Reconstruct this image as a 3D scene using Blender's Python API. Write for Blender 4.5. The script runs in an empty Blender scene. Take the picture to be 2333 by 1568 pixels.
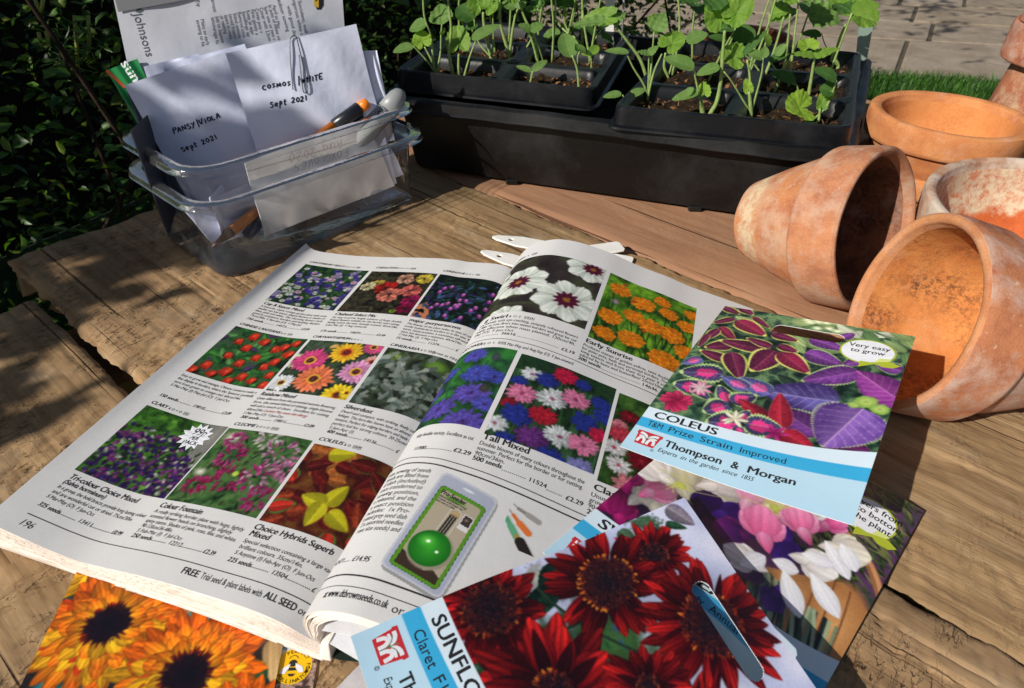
import bpy, bmesh, math, random
import numpy as np
from mathutils import Vector, Matrix, noise as mnoise

random.seed(7)
RNG = np.random.default_rng(11)
sc = bpy.context.scene
COL = sc.collection
PI = math.pi
R = math.radians

# ------------------------------------------------------------------ camera
CAM_H = .28
FOC = 1555.0                       # focal length in units of a 2333 px wide picture
PITCH, ROLL = R(37.5), R(1.5)
_fw = np.array([0, math.cos(PITCH), -math.sin(PITCH)])
_up0 = np.array([0, math.sin(PITCH), math.cos(PITCH)])
_ri0 = np.array([1., 0, 0])
_ri = math.cos(ROLL)*_ri0 + math.sin(ROLL)*_up0
_up = -math.sin(ROLL)*_ri0 + math.cos(ROLL)*_up0
CAMP = np.array([0, 0, CAM_H])


def at(x, y, z=0.):
    """world point at height z seen at (x, y) of the 2333x1568 survey picture"""
    d = _fw + _ri*(x-1166.5)/FOC - _up*(y-784)/FOC
    return CAMP + d*((z-CAM_H)/d[2])


def atY(x, y, Y):
    d = _fw + _ri*(x-1166.5)/FOC - _up*(y-784)/FOC
    return CAMP + d*(Y/d[1])


cam = bpy.data.cameras.new('camera')
camo = bpy.data.objects.new('camera', cam)
COL.objects.link(camo)
M = Matrix(((_ri[0], _up[0], -_fw[0], 0), (_ri[1], _up[1], -_fw[1], 0), (_ri[2], _up[2], -_fw[2], CAM_H), (0, 0, 0, 1)))
camo.matrix_world = M
cam.sensor_width = 36
cam.lens = 36*FOC/2333
cam.clip_start = .01
cam.clip_end = 200
cam.dof.use_dof = True
cam.dof.focus_distance = .44
cam.dof.aperture_fstop = 24
sc.camera = camo

# ------------------------------------------------------------------ light
SUN_AZ, SUN_EL = R(39), R(33)       # azimuth the light travels towards (from +x), elevation
sun = bpy.data.lights.new('sun', 'SUN')
sun.energy = 5.0
sun.angle = R(.5)
sun.color = (1, .955, .89)
so = bpy.data.objects.new('sun', sun)
COL.objects.link(so)
ld = Vector((math.cos(SUN_AZ)*math.cos(SUN_EL), math.sin(SUN_AZ)*math.cos(SUN_EL), -math.sin(SUN_EL)))
so.rotation_euler = ld.to_track_quat('-Z', 'Y').to_euler()
LD = np.array(ld)
w = bpy.data.worlds.new('World')
sc.world = w
w.use_nodes = True
nt = w.node_tree
sky = nt.nodes.new('ShaderNodeTexSky')
sky.sky_type = 'NISHITA'
sky.sun_disc = False
sky.sun_elevation = SUN_EL
sky.sun_rotation = math.atan2(-ld.x, -ld.y)
bg = nt.nodes['Background']
bg.inputs[1].default_value = .055
nt.links.new(sky.outputs[0], bg.inputs[0])
sc.view_settings.view_transform = 'Standard'
sc.view_settings.look = 'None'
sc.view_settings.exposure = 0
sc.view_settings.gamma = 1
sc.cycles.max_bounces = 8
sc.cycles.transparent_max_bounces = 24
sc.cycles.transmission_bounces = 8
sc.cycles.use_denoising = True


# ------------------------------------------------------------------ objects
def tag(o, label=None, cat=None, group=None, kind=None):
    if label: o['label'] = label
    if cat: o['category'] = cat
    if group: o['group'] = group
    if kind: o['kind'] = kind
    return o


def empty(name, loc=(0, 0, 0), label=None, cat=None, group=None, rz=0):
    o = bpy.data.objects.new(name, None)
    o.location = loc
    o.rotation_euler = (0, 0, rz)
    o.empty_display_size = .01
    COL.objects.link(o)
    return tag(o, label, cat, group)


def put(name, me, mats, parent=None):
    o = bpy.data.objects.new(name, me)
    for m in (mats if isinstance(mats, (list, tuple)) else [mats]):
        me.materials.append(m)
    COL.objects.link(o)
    if parent is not None:
        o.parent = parent
        # geometry is given in world space: bake the parent's place out
        pm = parent_world(parent)
        if pm is not None:
            me.transform(pm.inverted())
    return o


def parent_world(p):
    m = Matrix.Identity(4)
    while p is not None:
        m = (Matrix.Translation(p.location) @ p.rotation_euler.to_matrix().to_4x4()) @ m
        p = p.parent
    return m


def mesh(name, V, F, smooth=True):
    me = bpy.data.meshes.new(name)
    me.from_pydata([tuple(map(float, v)) for v in V], [], [tuple(map(int, f)) for f in F])
    me.update()
    if smooth:
        me.polygons.foreach_set('use_smooth', [True]*len(me.polygons))
    return me


def grid_mesh(name, P, mask=None, col=None, smooth=True):
    """P: (ny, nx, 3) points; mask (ny-1, nx-1) of faces kept; col (ny, nx, 3) sRGB"""
    ny, nx = P.shape[:2]
    idx = np.arange(ny*nx).reshape(ny, nx)
    q = np.stack([idx[:-1, :-1], idx[:-1, 1:], idx[1:, 1:], idx[1:, :-1]], -1)
    q = q[mask] if mask is not None else q.reshape(-1, 4)
    me = bpy.data.meshes.new(name)
    me.vertices.add(ny*nx)
    me.vertices.foreach_set('co', P.reshape(-1).astype(np.float32))
    n = len(q)
    me.loops.add(n*4)
    me.loops.foreach_set('vertex_index', q.reshape(-1).astype(np.int32))
    me.polygons.add(n)
    me.polygons.foreach_set('loop_start', np.arange(0, n*4, 4, dtype=np.int32))
    me.polygons.foreach_set('loop_total', np.full(n, 4, dtype=np.int32))
    if smooth:
        me.polygons.foreach_set('use_smooth', np.ones(n, dtype=bool))
    me.update(calc_edges=True)
    if col is not None:
        c = np.clip(col, 0, 1).reshape(-1, 3)
        lin = np.where(c <= .04045, c/12.92, ((c+.055)/1.055)**2.4)
        ca = me.color_attributes.new('Col', 'FLOAT_COLOR', 'POINT')
        ca.data.foreach_set('color', np.c_[lin, np.ones(len(lin))].astype(np.float32).reshape(-1))
    return me


def solidify(o, t, off=-1):
    m = o.modifiers.new('thickness', 'SOLIDIFY')
    m.thickness = t
    m.offset = off
    return o


def bevel(o, wd, seg=2):
    m = o.modifiers.new('bevel', 'BEVEL')
    m.width = wd
    m.segments = seg
    m.limit_method = 'ANGLE'
    return o


def tube(pts, r, n=8, cap=True):
    """verts, faces of a tube through pts; r a number or list"""
    pts = [Vector(p) for p in pts]
    if not hasattr(r, '__len__'): r = [r]*len(pts)
    V, F = [], []
    prev = None
    for i, p in enumerate(pts):
        t = (pts[min(i+1, len(pts)-1)]-pts[max(i-1, 0)]).normalized()
        a = prev if prev is not None else (Vector((0, 0, 1)) if abs(t.z) < .9 else Vector((1, 0, 0)))
        a = (a - t*a.dot(t)).normalized()
        b = t.cross(a)
        prev = a
        for k in range(n):
            an = 2*PI*k/n
            V.append(p+(a*math.cos(an)+b*math.sin(an))*r[i])
    for i in range(len(pts)-1):
        for k in range(n):
            F.append((i*n+k, i*n+(k+1) % n, (i+1)*n+(k+1) % n, (i+1)*n+k))
    if cap:
        F.append(tuple(range(n))[::-1])
        F.append(tuple((len(pts)-1)*n+k for k in range(n)))
    return V, F


class MB:
    def __init__(self): self.V = []; self.F = []; self.C = []
    def add(self, V, F, c=None):
        o = len(self.V)
        self.V += [tuple(v) for v in V]
        self.F += [tuple(i+o for i in f) for f in F]
        if c is not None: self.C += [c]*len(V)
        return self
    def box(self, lo, hi):
        x0, y0, z0 = lo; x1, y1, z1 = hi
        V = [(x0, y0, z0), (x1, y0, z0), (x1, y1, z0), (x0, y1, z0), (x0, y0, z1), (x1, y0, z1), (x1, y1, z1), (x0, y1, z1)]
        return self.add(V, [(3, 2, 1, 0), (4, 5, 6, 7), (0, 1, 5, 4), (1, 2, 6, 5), (2, 3, 7, 6), (3, 0, 4, 7)])
    def obj(self, name, mats, parent=None, smooth=True):
        me = mesh(name, self.V, self.F, smooth)
        if self.C and len(self.C) == len(self.V):
            c = np.clip(np.array(self.C, float), 0, 1)
            ca = me.color_attributes.new('Col', 'FLOAT_COLOR', 'POINT')
            ca.data.foreach_set('color', np.c_[c, np.ones(len(c))].astype(np.float32).reshape(-1))
        return put(name, me, mats, parent)


def catmull(P, n):
    """resample control points (k, d) to n points evenly by arc length"""
    P = np.asarray(P, float)
    Q = np.vstack([2*P[0]-P[1], P, 2*P[-1]-P[-2]])
    out = []
    for i in range(1, len(Q)-2):
        t = np.linspace(0, 1, 24, endpoint=False)[:, None]
        a, b, c, d = Q[i-1], Q[i], Q[i+1], Q[i+2]
        out.append(.5*((2*b)+(-a+c)*t+(2*a-5*b+4*c-d)*t**2+(-a+3*b-3*c+d)*t**3))
    out = np.vstack(out+[Q[-2][None]])
    s = np.r_[0, np.cumsum(np.linalg.norm(np.diff(out, axis=0), axis=1))]
    u = np.linspace(0, s[-1], n)
    return np.stack([np.interp(u, s, out[:, k]) for k in range(out.shape[1])], 1), s[-1]


# ------------------------------------------------------------------ materials
def newmat(name):
    m = bpy.data.materials.new(name)
    m.use_nodes = True
    n = m.node_tree.nodes
    return m, n, m.node_tree.links, n['Principled BSDF']


def nd(n, t, **kw):
    x = n.new(t)
    for k, v in kw.items(): setattr(x, k, v)
    return x


def noise(n, l, scale, detail=5, rough=.6, vec=None, dist=0):
    x = nd(n, 'ShaderNodeTexNoise')
    x.inputs['Scale'].default_value = scale
    x.inputs['Detail'].default_value = detail
    x.inputs['Roughness'].default_value = rough
    x.inputs['Distortion'].default_value = dist
    if vec is not None: l.new(vec, x.inputs['Vector'])
    return x


def ramp(n, l, fac, stops):
    x = nd(n, 'ShaderNodeValToRGB')
    e = x.color_ramp.elements
    while len(e) > 1: e.remove(e[-1])
    e[0].position = stops[0][0]; e[0].color = (*stops[0][1], 1) if len(stops[0][1]) == 3 else stops[0][1]
    for p, c in stops[1:]:
        k = e.new(p); k.color = (*c, 1)
    l.new(fac, x.inputs[0])
    return x


def mix(n, l, fac, a, b, mode='MIX'):
    x = nd(n, 'ShaderNodeMix', data_type='RGBA', blend_type=mode)
    for s, v in ((0, fac), (6, a), (7, b)):
        if isinstance(v, (int, float)): x.inputs[s].default_value = v
        elif isinstance(v, tuple): x.inputs[s].default_value = (*v, 1)
        else: l.new(v, x.inputs[s])
    return x.outputs[2]


def coords(n, l, scale=(1, 1, 1), rot=(0, 0, 0), loc=(0, 0, 0), kind='Object'):
    tc = nd(n, 'ShaderNodeTexCoord')
    mp = nd(n, 'ShaderNodeMapping')
    mp.inputs['Scale'].default_value = scale
    mp.inputs['Rotation'].default_value = rot
    mp.inputs['Location'].default_value = loc
    l.new(tc.outputs[kind], mp.inputs[0])
    return mp.outputs[0]


def bump(n, l, h, strength, dist, b, prev=None):
    x = nd(n, 'ShaderNodeBump')
    x.inputs['Strength'].default_value = strength
    x.inputs['Distance'].default_value = dist
    l.new(h, x.inputs['Height'])
    if prev is not None: l.new(prev, x.inputs['Normal'])
    if b is not None: l.new(x.outputs[0], b.inputs['Normal'])
    return x.outputs[0]


def simple(name, col, rough=.5, spec=.5, nz=0, scale=400, bs=0, coat=0, metal=0):
    m, n, l, b = newmat(name)
    b.inputs['Roughness'].default_value = rough
    b.inputs['Specular IOR Level'].default_value = spec
    b.inputs['Metallic'].default_value = metal
    b.inputs['Coat Weight'].default_value = coat
    b.inputs['Base Color'].default_value = (*col, 1)
    v = coords(n, l)
    t = noise(n, l, scale, vec=v)
    if nz:
        c = ramp(n, l, t.outputs[0], [(.3, tuple(x*(1-nz) for x in col)), (.7, tuple(min(1, x*(1+nz)) for x in col))])
        l.new(c.outputs[0], b.inputs['Base Color'])
    if bs: bump(n, l, t.outputs[0], bs, .001, b)
    return m


def printed(name, rough=.5, spec=.4, coat=0, grain=.06, bs=.05, trans=0):
    """paper or film carrying a printed picture held in the mesh's colours"""
    m, n, l, b = newmat(name)
    at_ = nd(n, 'ShaderNodeAttribute', attribute_name='Col')
    v = coords(n, l)
    t = noise(n, l, 2500, 2, vec=v)
    g = ramp(n, l, t.outputs[0], [(.35, (1-grain,)*3), (.65, (1,)*3)])
    c = mix(n, l, 1., at_.outputs[0], g.outputs[0], 'MULTIPLY')
    l.new(c, b.inputs['Base Color'])
    b.inputs['Roughness'].default_value = rough
    b.inputs['Specular IOR Level'].default_value = spec
    b.inputs['Coat Weight'].default_value = coat
    b.inputs['Coat Roughness'].default_value = .25
    t2 = noise(n, l, 28, 3, .5, vec=v)
    a = nd(n, 'ShaderNodeMath', operation='ADD')
    l.new(t.outputs[0], a.inputs[0]); l.new(t2.outputs[0], a.inputs[1])
    bump(n, l, t2.outputs[0], bs, .004, b)
    return m


M_ink = simple('ink_black', (.025, .023, .025), .7, .2)
M_inkred = simple('ink_red', (.45, .06, .03), .7, .2)
M_pageprint = printed('page_print', .75, .15, 0, .10, .03)
M_packprint = printed('packet_print', .36, .5, .4, .03, .14)


def paper_mat(name, col, rough=.8, bs=.15, sc_=55):
    m, n, l, b = newmat(name)
    v = coords(n, l)
    t = noise(n, l, 1500, 3, vec=v)
    t2 = noise(n, l, sc_, 3, .5, vec=v)
    c = ramp(n, l, t.outputs[0], [(.3, tuple(x*.93 for x in col)), (.7, col)])
    l.new(c.outputs[0], b.inputs['Base Color'])
    b.inputs['Roughness'].default_value = rough
    b.inputs['Specular IOR Level'].default_value = .2
    a = bump(n, l, t2.outputs[0], bs, .003, None)
    bump(n, l, t.outputs[0], .15, .0003, b, a)
    return m


M_page = paper_mat('newsprint_page', (.68, .665, .65), .85, .08)
M_white = paper_mat('white_paper', (.82, .83, .86), .6, .35)
M_env = paper_mat('envelope_paper', (.70, .73, .88), .7, .5, 38)
M_edge = paper_mat('page_edges', (.88, .80, .72), .9, .1)
M_plabel = simple('label_plastic', (.86, .84, .78), .35, .5, .05, 90)
# ------------------------------------------------------------------ catalogue page surfaces
def _dir(a): return np.array([math.cos(R(a)), math.sin(R(a)), 0])
B0 = np.array([-.2420, .1962, 0]); BD = _dir(-17.05)
T0 = np.array([-.1650, .4745, 0]); TD = _dir(-14.5)
# (along, height) in millimetres of the top sheet, left page, at the foot and at the head of the page
LB = [(0, 19), (9.8, 17.5), (23.8, 14.8), (37.6, 12.4), (52, 11.6), (67.8, 14), (83.4, 17), (102.4, 19.5), (119, 20.5), (141.8, 21.5), (157.8, 19), (168.7, 14.1), (174.5, 12)]
LT = [(0, 11), (4, 7), (11, 5.5), (28, 6), (47.5, 7.5), (73, 11), (85, 13), (109, 16.5), (124.5, 18), (136, 18), (155, 20), (166, 19), (172, 15)]
RB = [(174.5, 12), (172.3, 13.5), (170.1, 16.8), (169.0, 23.7), (170.9, 30.8), (176.8, 37.1), (183.2, 41.1), (192.9, 44.0), (203, 44.2), (225, 42.5), (255, 37), (290, 29), (330, 18), (343, 14.5)]
RT = [(172, 15), (170.8, 18), (171, 23), (173.5, 28), (177.4, 34.2), (182.1, 39.5), (190, 44.2), (199, 47.5), (206.7, 48.5), (218, 48), (229, 46), (240, 43.5), (252, 39.5), (263, 36), (280, 32), (296, 27), (312, 23.5), (330, 19.5), (341, 17)]


def _prof(P, base, d, n=160):
    c, L = catmull(P, n)
    return base + np.outer(c[:, 0]/1000, d) + np.outer(c[:, 1]/1000, [0, 0, 1]), L


_lb, LBL = _prof(LB, B0, BD); _lt, LTL = _prof(LT, T0, TD)
_rb, RBL = _prof(RB, B0, BD); _rt, RTL = _prof(RT, T0, TD)
PW, PH = 188.0, 292.0          # page size, millimetres


def _ruled(cb, ct, x, y, off=0.):
    u = np.clip(np.asarray(x, float)/PW, 0, 1); v = np.asarray(y, float)/PH
    k = u*(len(cb)-1); i = np.clip(k.astype(int), 0, len(cb)-2); f = (k-i)[..., None]
    b0 = cb[i]*(1-f)+cb[i+1]*f; t0 = ct[i]*(1-f)+ct[i+1]*f
    P = b0*(1-v[..., None])+t0*v[..., None]
    if np.any(off):
        j0 = np.clip(i-1, 0, len(cb)-1); j1 = np.clip(i+2, 0, len(cb)-1)
        tu = (cb[j1]-cb[j0])*(1-v[..., None])+(ct[j1]-ct[j0])*v[..., None]
        N = np.cross(tu, t0-b0); N /= np.linalg.norm(N, axis=-1)[..., None]
        P = P+N*np.asarray(off)[..., None] if hasattr(off, '__len__') else P+N*off
    return P


def left_page(x, y, off=0.):      # x from the outer edge to the spine, y up the page
    return _ruled(_lb, _lt, x, y, off)


def right_page(x, y, off=0.):     # x from the spine outwards
    return _ruled(_rb, _rt, x, y, off)
# ------------------------------------------------------------------ painting printed pictures into vertex colours
def vnoise(h, w, s, seed=0, octv=1):
    r = np.random.default_rng(seed)
    out = np.zeros((h, w)); amp = 1; tot = 0
    for o in range(octv):
        gh, gw = max(2, int(h/s)+2), max(2, int(w/s)+2)
        g = r.random((gh+1, gw+1))
        y = np.linspace(0, gh-1.001, h); x = np.linspace(0, gw-1.001, w)
        yi, xi = y.astype(int), x.astype(int); fy, fx = (y-yi)[:, None], (x-xi)[None]
        fy = fy*fy*(3-2*fy); fx = fx*fx*(3-2*fx)
        a = g[yi][:, xi]; b = g[yi][:, xi+1]; c = g[yi+1][:, xi]; d = g[yi+1][:, xi+1]
        out += amp*((a*(1-fx)+b*fx)*(1-fy)+(c*(1-fx)+d*fx)*fy)
        tot += amp; amp *= .55; s = max(1.5, s/2)
    return out/tot


def c3(c): return np.array(c, float)/255.


class Pic:
    """a picture w x h millimetres, y up, painted at `res` points per mm"""
    def __init__(s, w, h, res, bgc=(20, 30, 18), seed=1):
        s.w, s.h, s.res = w, h, res; s.blur = 1
        s.nx, s.ny = int(w*res)+1, int(h*res)+1
        s.a = np.ones((s.ny, s.nx, 3))*c3(bgc)
        s.X, s.Y = np.meshgrid(np.linspace(0, w, s.nx), np.linspace(0, h, s.ny))
        s.r = np.random.default_rng(seed); s.seed = seed

    def mottle(s, cols, size=4, octv=4, contrast=1.6):
        n = vnoise(s.ny, s.nx, size*s.res, s.seed+5, octv)
        n = np.clip((n-.5)*contrast+.5, 0, 1)*(len(cols)-1)
        i = np.clip(n.astype(int), 0, len(cols)-2); f = (n-i)[..., None]
        C = np.array([c3(c) for c in cols])
        s.a = C[i]*(1-f)+C[i+1]*f
        return s

    def win(s, cx, cy, r):
        x0 = int(max(0, (cx-r)*s.res)); x1 = int(min(s.nx, (cx+r)*s.res+2))
        y0 = int(max(0, (cy-r)*s.res)); y1 = int(min(s.ny, (cy+r)*s.res+2))
        if x1 <= x0 or y1 <= y0: return None
        return slice(y0, y1), slice(x0, x1)

    def comp(s, sl, al, col):
        al = np.clip(al, 0, 1)[..., None]
        s.a[sl] = s.a[sl]*(1-al)+col*al

    def petal(s, x, y, ang, L, W, c0, c1, p=.75, dark=.35, streak=.12, sy=1., tip=0., notch=0, rim=None, jit=0.):
        """petal rooted at x,y pointing at ang; c0 root colour, c1 tip colour"""
        ca, sa = math.cos(ang), math.sin(ang)*sy
        nrm = math.hypot(ca, sa) or 1
        L = L*nrm; ca, sa = ca/nrm, sa/nrm
        sl = s.win(x+ca*L/2, y+sa*L/2, L/2+W)
        if sl is None: return
        dx, dy = s.X[sl]-x, s.Y[sl]-y
        t = (dx*ca+dy*sa)/L; q = -dx*sa+dy*ca
        if jit: q = q+jit*W*np.sin(t*9+x*3)
        tt = np.clip(t, 0, 1)
        wd = W/2*np.sin(PI*np.clip(tt**p, 0, 1))**.75
        if notch: wd = wd*(1+notch*np.sin(tt*40+x))
        al = (wd-np.abs(q))*s.res+.5
        al = np.where((t > 0) & (t < 1), al, 0)
        sv = np.clip(np.abs(q)/(wd+1e-6), 0, 1)
        col = c3(c0)*(1-tt[..., None]**1.1)+c3(c1)*tt[..., None]**1.1
        sh = 1-dark*sv**2.2-dark*.5*(q > 0)*(1-sv)*.6+streak*np.sin(q/W*26+x*7)*(.4+.6*tt)
        col = col*sh[..., None]
        if tip: col = col*(1-np.clip(tip*(tt-.8)*5, 0, 1))[..., None]+np.clip(tip*(tt-.8)*5, 0, 1)[..., None]*c3((255, 250, 235))
        if rim is not None:
            k = np.clip((sv-.72)/.2, 0, 1)[..., None]; k = np.maximum(k, np.clip((tt-.9)/.07, 0, 1)[..., None]); col = col*(1-k)+c3(rim)*k
        s.comp(sl, al, col)

    def blob(s, x, y, rx, ry, c0, c1, ang=0, soft=.15, rough=.0, lobes=0, la=.1, speck=0, specc=(0, 0, 0)):
        sl = s.win(x, y, max(rx, ry)*1.4)
        if sl is None: return
        dx, dy = s.X[sl]-x, s.Y[sl]-y
        ca, sa = math.cos(ang), math.sin(ang)
        a = (dx*ca+dy*sa)/rx; b = (-dx*sa+dy*ca)/ry
        r = np.hypot(a, b); th = np.arctan2(b, a)
        if lobes: r = r/(1+la*np.cos(th*lobes+x))
        if rough: r = r*(1+rough*(vnoise(*r.shape, max(2, min(rx, ry)*s.res*.25), int(x*97+y*13) & 1023)-.5))
        al = (1-r)/soft
        k = np.clip(r, 0, 1)[..., None]
        col = c3(c0)*(1-k)+c3(c1)*k
        if speck:
            n = s.r.random(r.shape)
            m = (n < speck)[..., None]
            col = np.where(m, c3(specc), col)
        s.comp(sl, al, col)

    def line(s, pts, wd, col, soft=1.):
        pts = np.asarray(pts, float)
        for (x0, y0), (x1, y1) in zip(pts[:-1], pts[1:]):
            L = math.hypot(x1-x0, y1-y0)+1e-6
            sl = s.win((x0+x1)/2, (y0+y1)/2, L/2+wd*2)
            if sl is None: continue
            dx, dy = s.X[sl]-x0, s.Y[sl]-y0
            t = np.clip((dx*(x1-x0)+dy*(y1-y0))/L/L, 0, 1)
            d = np.hypot(dx-t*(x1-x0), dy-t*(y1-y0))
            s.comp(sl, (wd/2-d)*s.res*soft+.5, np.ones(d.shape+(3,))*c3(col))

    def curve(s, P, wd, col, n=14):
        t = np.linspace(0, 1, n)[:, None]; P = np.array(P, float)
        if len(P) == 3: Q = (1-t)**2*P[0]+2*t*(1-t)*P[1]+t*t*P[2]
        else: Q = catmull(P, n*2)[0]
        s.line(Q, wd, col)

    def poly(s, pts, col):
        pts = np.array(pts, float)
        x0, y0 = pts.min(0); x1, y1 = pts.max(0)
        sl = s.win((x0+x1)/2, (y0+y1)/2, max(x1-x0, y1-y0)/2+1)
        if sl is None: return
        X, Y = s.X[sl], s.Y[sl]; ins = np.zeros(X.shape, bool)
        j = len(pts)-1
        for i in range(len(pts)):
            (xi, yi), (xj, yj) = pts[i], pts[j]
            c = ((yi > Y) != (yj > Y)) & (X < (xj-xi)*(Y-yi)/((yj-yi) or 1e-9)+xi)
            ins ^= c; j = i
        s.comp(sl, ins*1., np.ones(X.shape+(3,))*c3(col))

    def leaf(s, x, y, ang, L, W, inner, edge, ew=.14, serr=.07, ns=16, vein=None, inner2=None, p=.6, vw=.1, blot=None):
        """ovate leaf with toothed, coloured margin and side veins"""
        ca, sa = math.cos(ang), math.sin(ang)
        sl = s.win(x+ca*L/2, y+sa*L/2, L/2+W*.7)
        if sl is None: return
        dx, dy = s.X[sl]-x, s.Y[sl]-y
        t = (dx*ca+dy*sa)/L; q = -dx*sa+dy*ca
        tt = np.clip(t, 0, 1)
        wd = W/2*np.sin(PI*tt**p)**.7*(1+serr*np.abs(np.sin(tt*ns*PI/1.))-serr*.5)
        al = np.where((t > 0) & (t < 1), (wd-np.abs(q))*s.res+.5, 0)
        sv = np.abs(q)/(wd+1e-6)
        inn = c3(inner); in2 = c3(inner2) if inner2 is not None else inn*.62
        nz = vnoise(*t.shape, max(3, W*s.res*.13), int(x*31+y*17) & 1023, 2)
        k = np.clip(sv*.8+(nz-.5)*.9, 0, 1)[..., None]
        col = inn*(1-k)+in2*k
        if blot is not None:
            b = np.clip((.55-np.hypot((tt-.38)*2.0, sv*.95)+(nz-.5)*.5)*9, 0, 1)[..., None]
            col = col*(1-b)+c3(blot)*b
        if vein is not None:
            v = np.clip(1-np.abs(q)/(W*.018+.1), 0, 1)
            ph = np.mod(tt*8-sv*1.7, 1); v = np.maximum(v, .65*np.clip(1-np.minimum(ph, 1-ph)/vw, 0, 1)*(sv < .85))
            v = v[..., None]*.8; col = col*(1-v)+c3(vein)*v
        sh = 1-.22*(q < 0)+.0*tt
        col = col*sh[..., None]
        e = np.clip((sv-(1-ew))/.06, 0, 1)
        e = np.maximum(e, np.clip((tt-(1-ew*.5))/.03, 0, 1))[..., None]
        ec = c3(edge)*(.82+.3*nz[..., None])
        col = col*(1-e)+ec*e
        s.comp(sl, al, col)

    def dark_under(s, x, y, r, k=.55, ang=0, sy=1):
        sl = s.win(x, y, r)
        if sl is None: return
        d = np.hypot(s.X[sl]-x, (s.Y[sl]-y)/sy)/r
        f = 1-k*np.clip(1-d, 0, 1)
        s.a[sl] *= f[..., None]

    def flower(s, x, y, r, n, W, c0, c1, cr=0, cc=(40, 20, 15), cc2=(80, 40, 20), sy=1., rings=1, p=.75, jit=.12, dark=.35, streak=.12, tip=0, notch=0, speck=.25, specc=(150, 90, 30), rim=None):
        for k in range(rings):
            f = 1-k*.62/rings
            a0 = s.r.random()*6
            order = s.r.permutation(n)
            for i in order:
                a = a0+2*PI*(i+s.r.normal()*jit)/n
                b = .86+.26*s.r.random()
                s.petal(x, y, a, r*f*(1+s.r.normal()*.06), W*(.9+.2*s.r.random()), np.array(c0)*b, np.array(c1)*b, p, dark, streak, sy, tip, notch, rim)
        if cr: s.blob(x, y, cr, cr*sy, cc, cc2, soft=.3, rough=.35, speck=speck, specc=specc)

    def foliage(s, n, Lr, Wr, cols, seed=0):
        for i in range(n):
            c = np.array(cols[s.r.integers(len(cols))])*(.7+.5*s.r.random())
            L = s.r.uniform(*Lr)
            s.petal(s.r.uniform(-2, s.w), s.r.uniform(-2, s.h), s.r.uniform(0, 6.28), L, s.r.uniform(*Wr), c*.7, c, .8, .3, .1)

    def tone(s, g=1.0, k=1.0):
        for _ in range(s.blur):
            for ax in (0, 1):
                q = np.concatenate([s.a.take([0], ax), s.a, s.a.take([-1], ax)], ax); m_ = s.a.shape[ax]
                s.a = .25*q.take(range(m_), ax)+.5*q.take(range(1, m_+1), ax)+.25*q.take(range(2, m_+2), ax)
        s.a = np.clip(((s.a-.5)*k+.5), 0, 1)**g
        n = vnoise(s.ny, s.nx, 1.6, s.seed+77)-.5
        s.a = np.clip(s.a+n[..., None]*.05, 0, 1)
        return s


# ------------------------------------------------------------------ printed words
_ftmp = {}


def glyphs(txt, bold=0.):
    """flat outline mesh of a line of words, cap height about .7: (verts (n,2), faces, width)"""
    k = (txt, bold)
    if k in _ftmp: return _ftmp[k]
    cu = bpy.data.curves.new('t', 'FONT')
    cu.body = txt; cu.size = 1; cu.resolution_u = 3; cu.fill_mode = 'FRONT'; cu.offset = bold
    o = bpy.data.objects.new('t', cu); COL.objects.link(o)
    dg = bpy.context.evaluated_depsgraph_get()
    e = o.evaluated_get(dg); me = e.to_mesh()
    V = np.array([v.co[:2] for v in me.vertices]).reshape(-1, 2); F = [tuple(p.vertices) for p in me.polygons]
    e.to_mesh_clear()
    bpy.data.objects.remove(o); bpy.data.curves.remove(cu)
    wd = V[:, 0].max() if len(V) else .3
    _ftmp[k] = (V, F, wd)
    return _ftmp[k]


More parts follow.
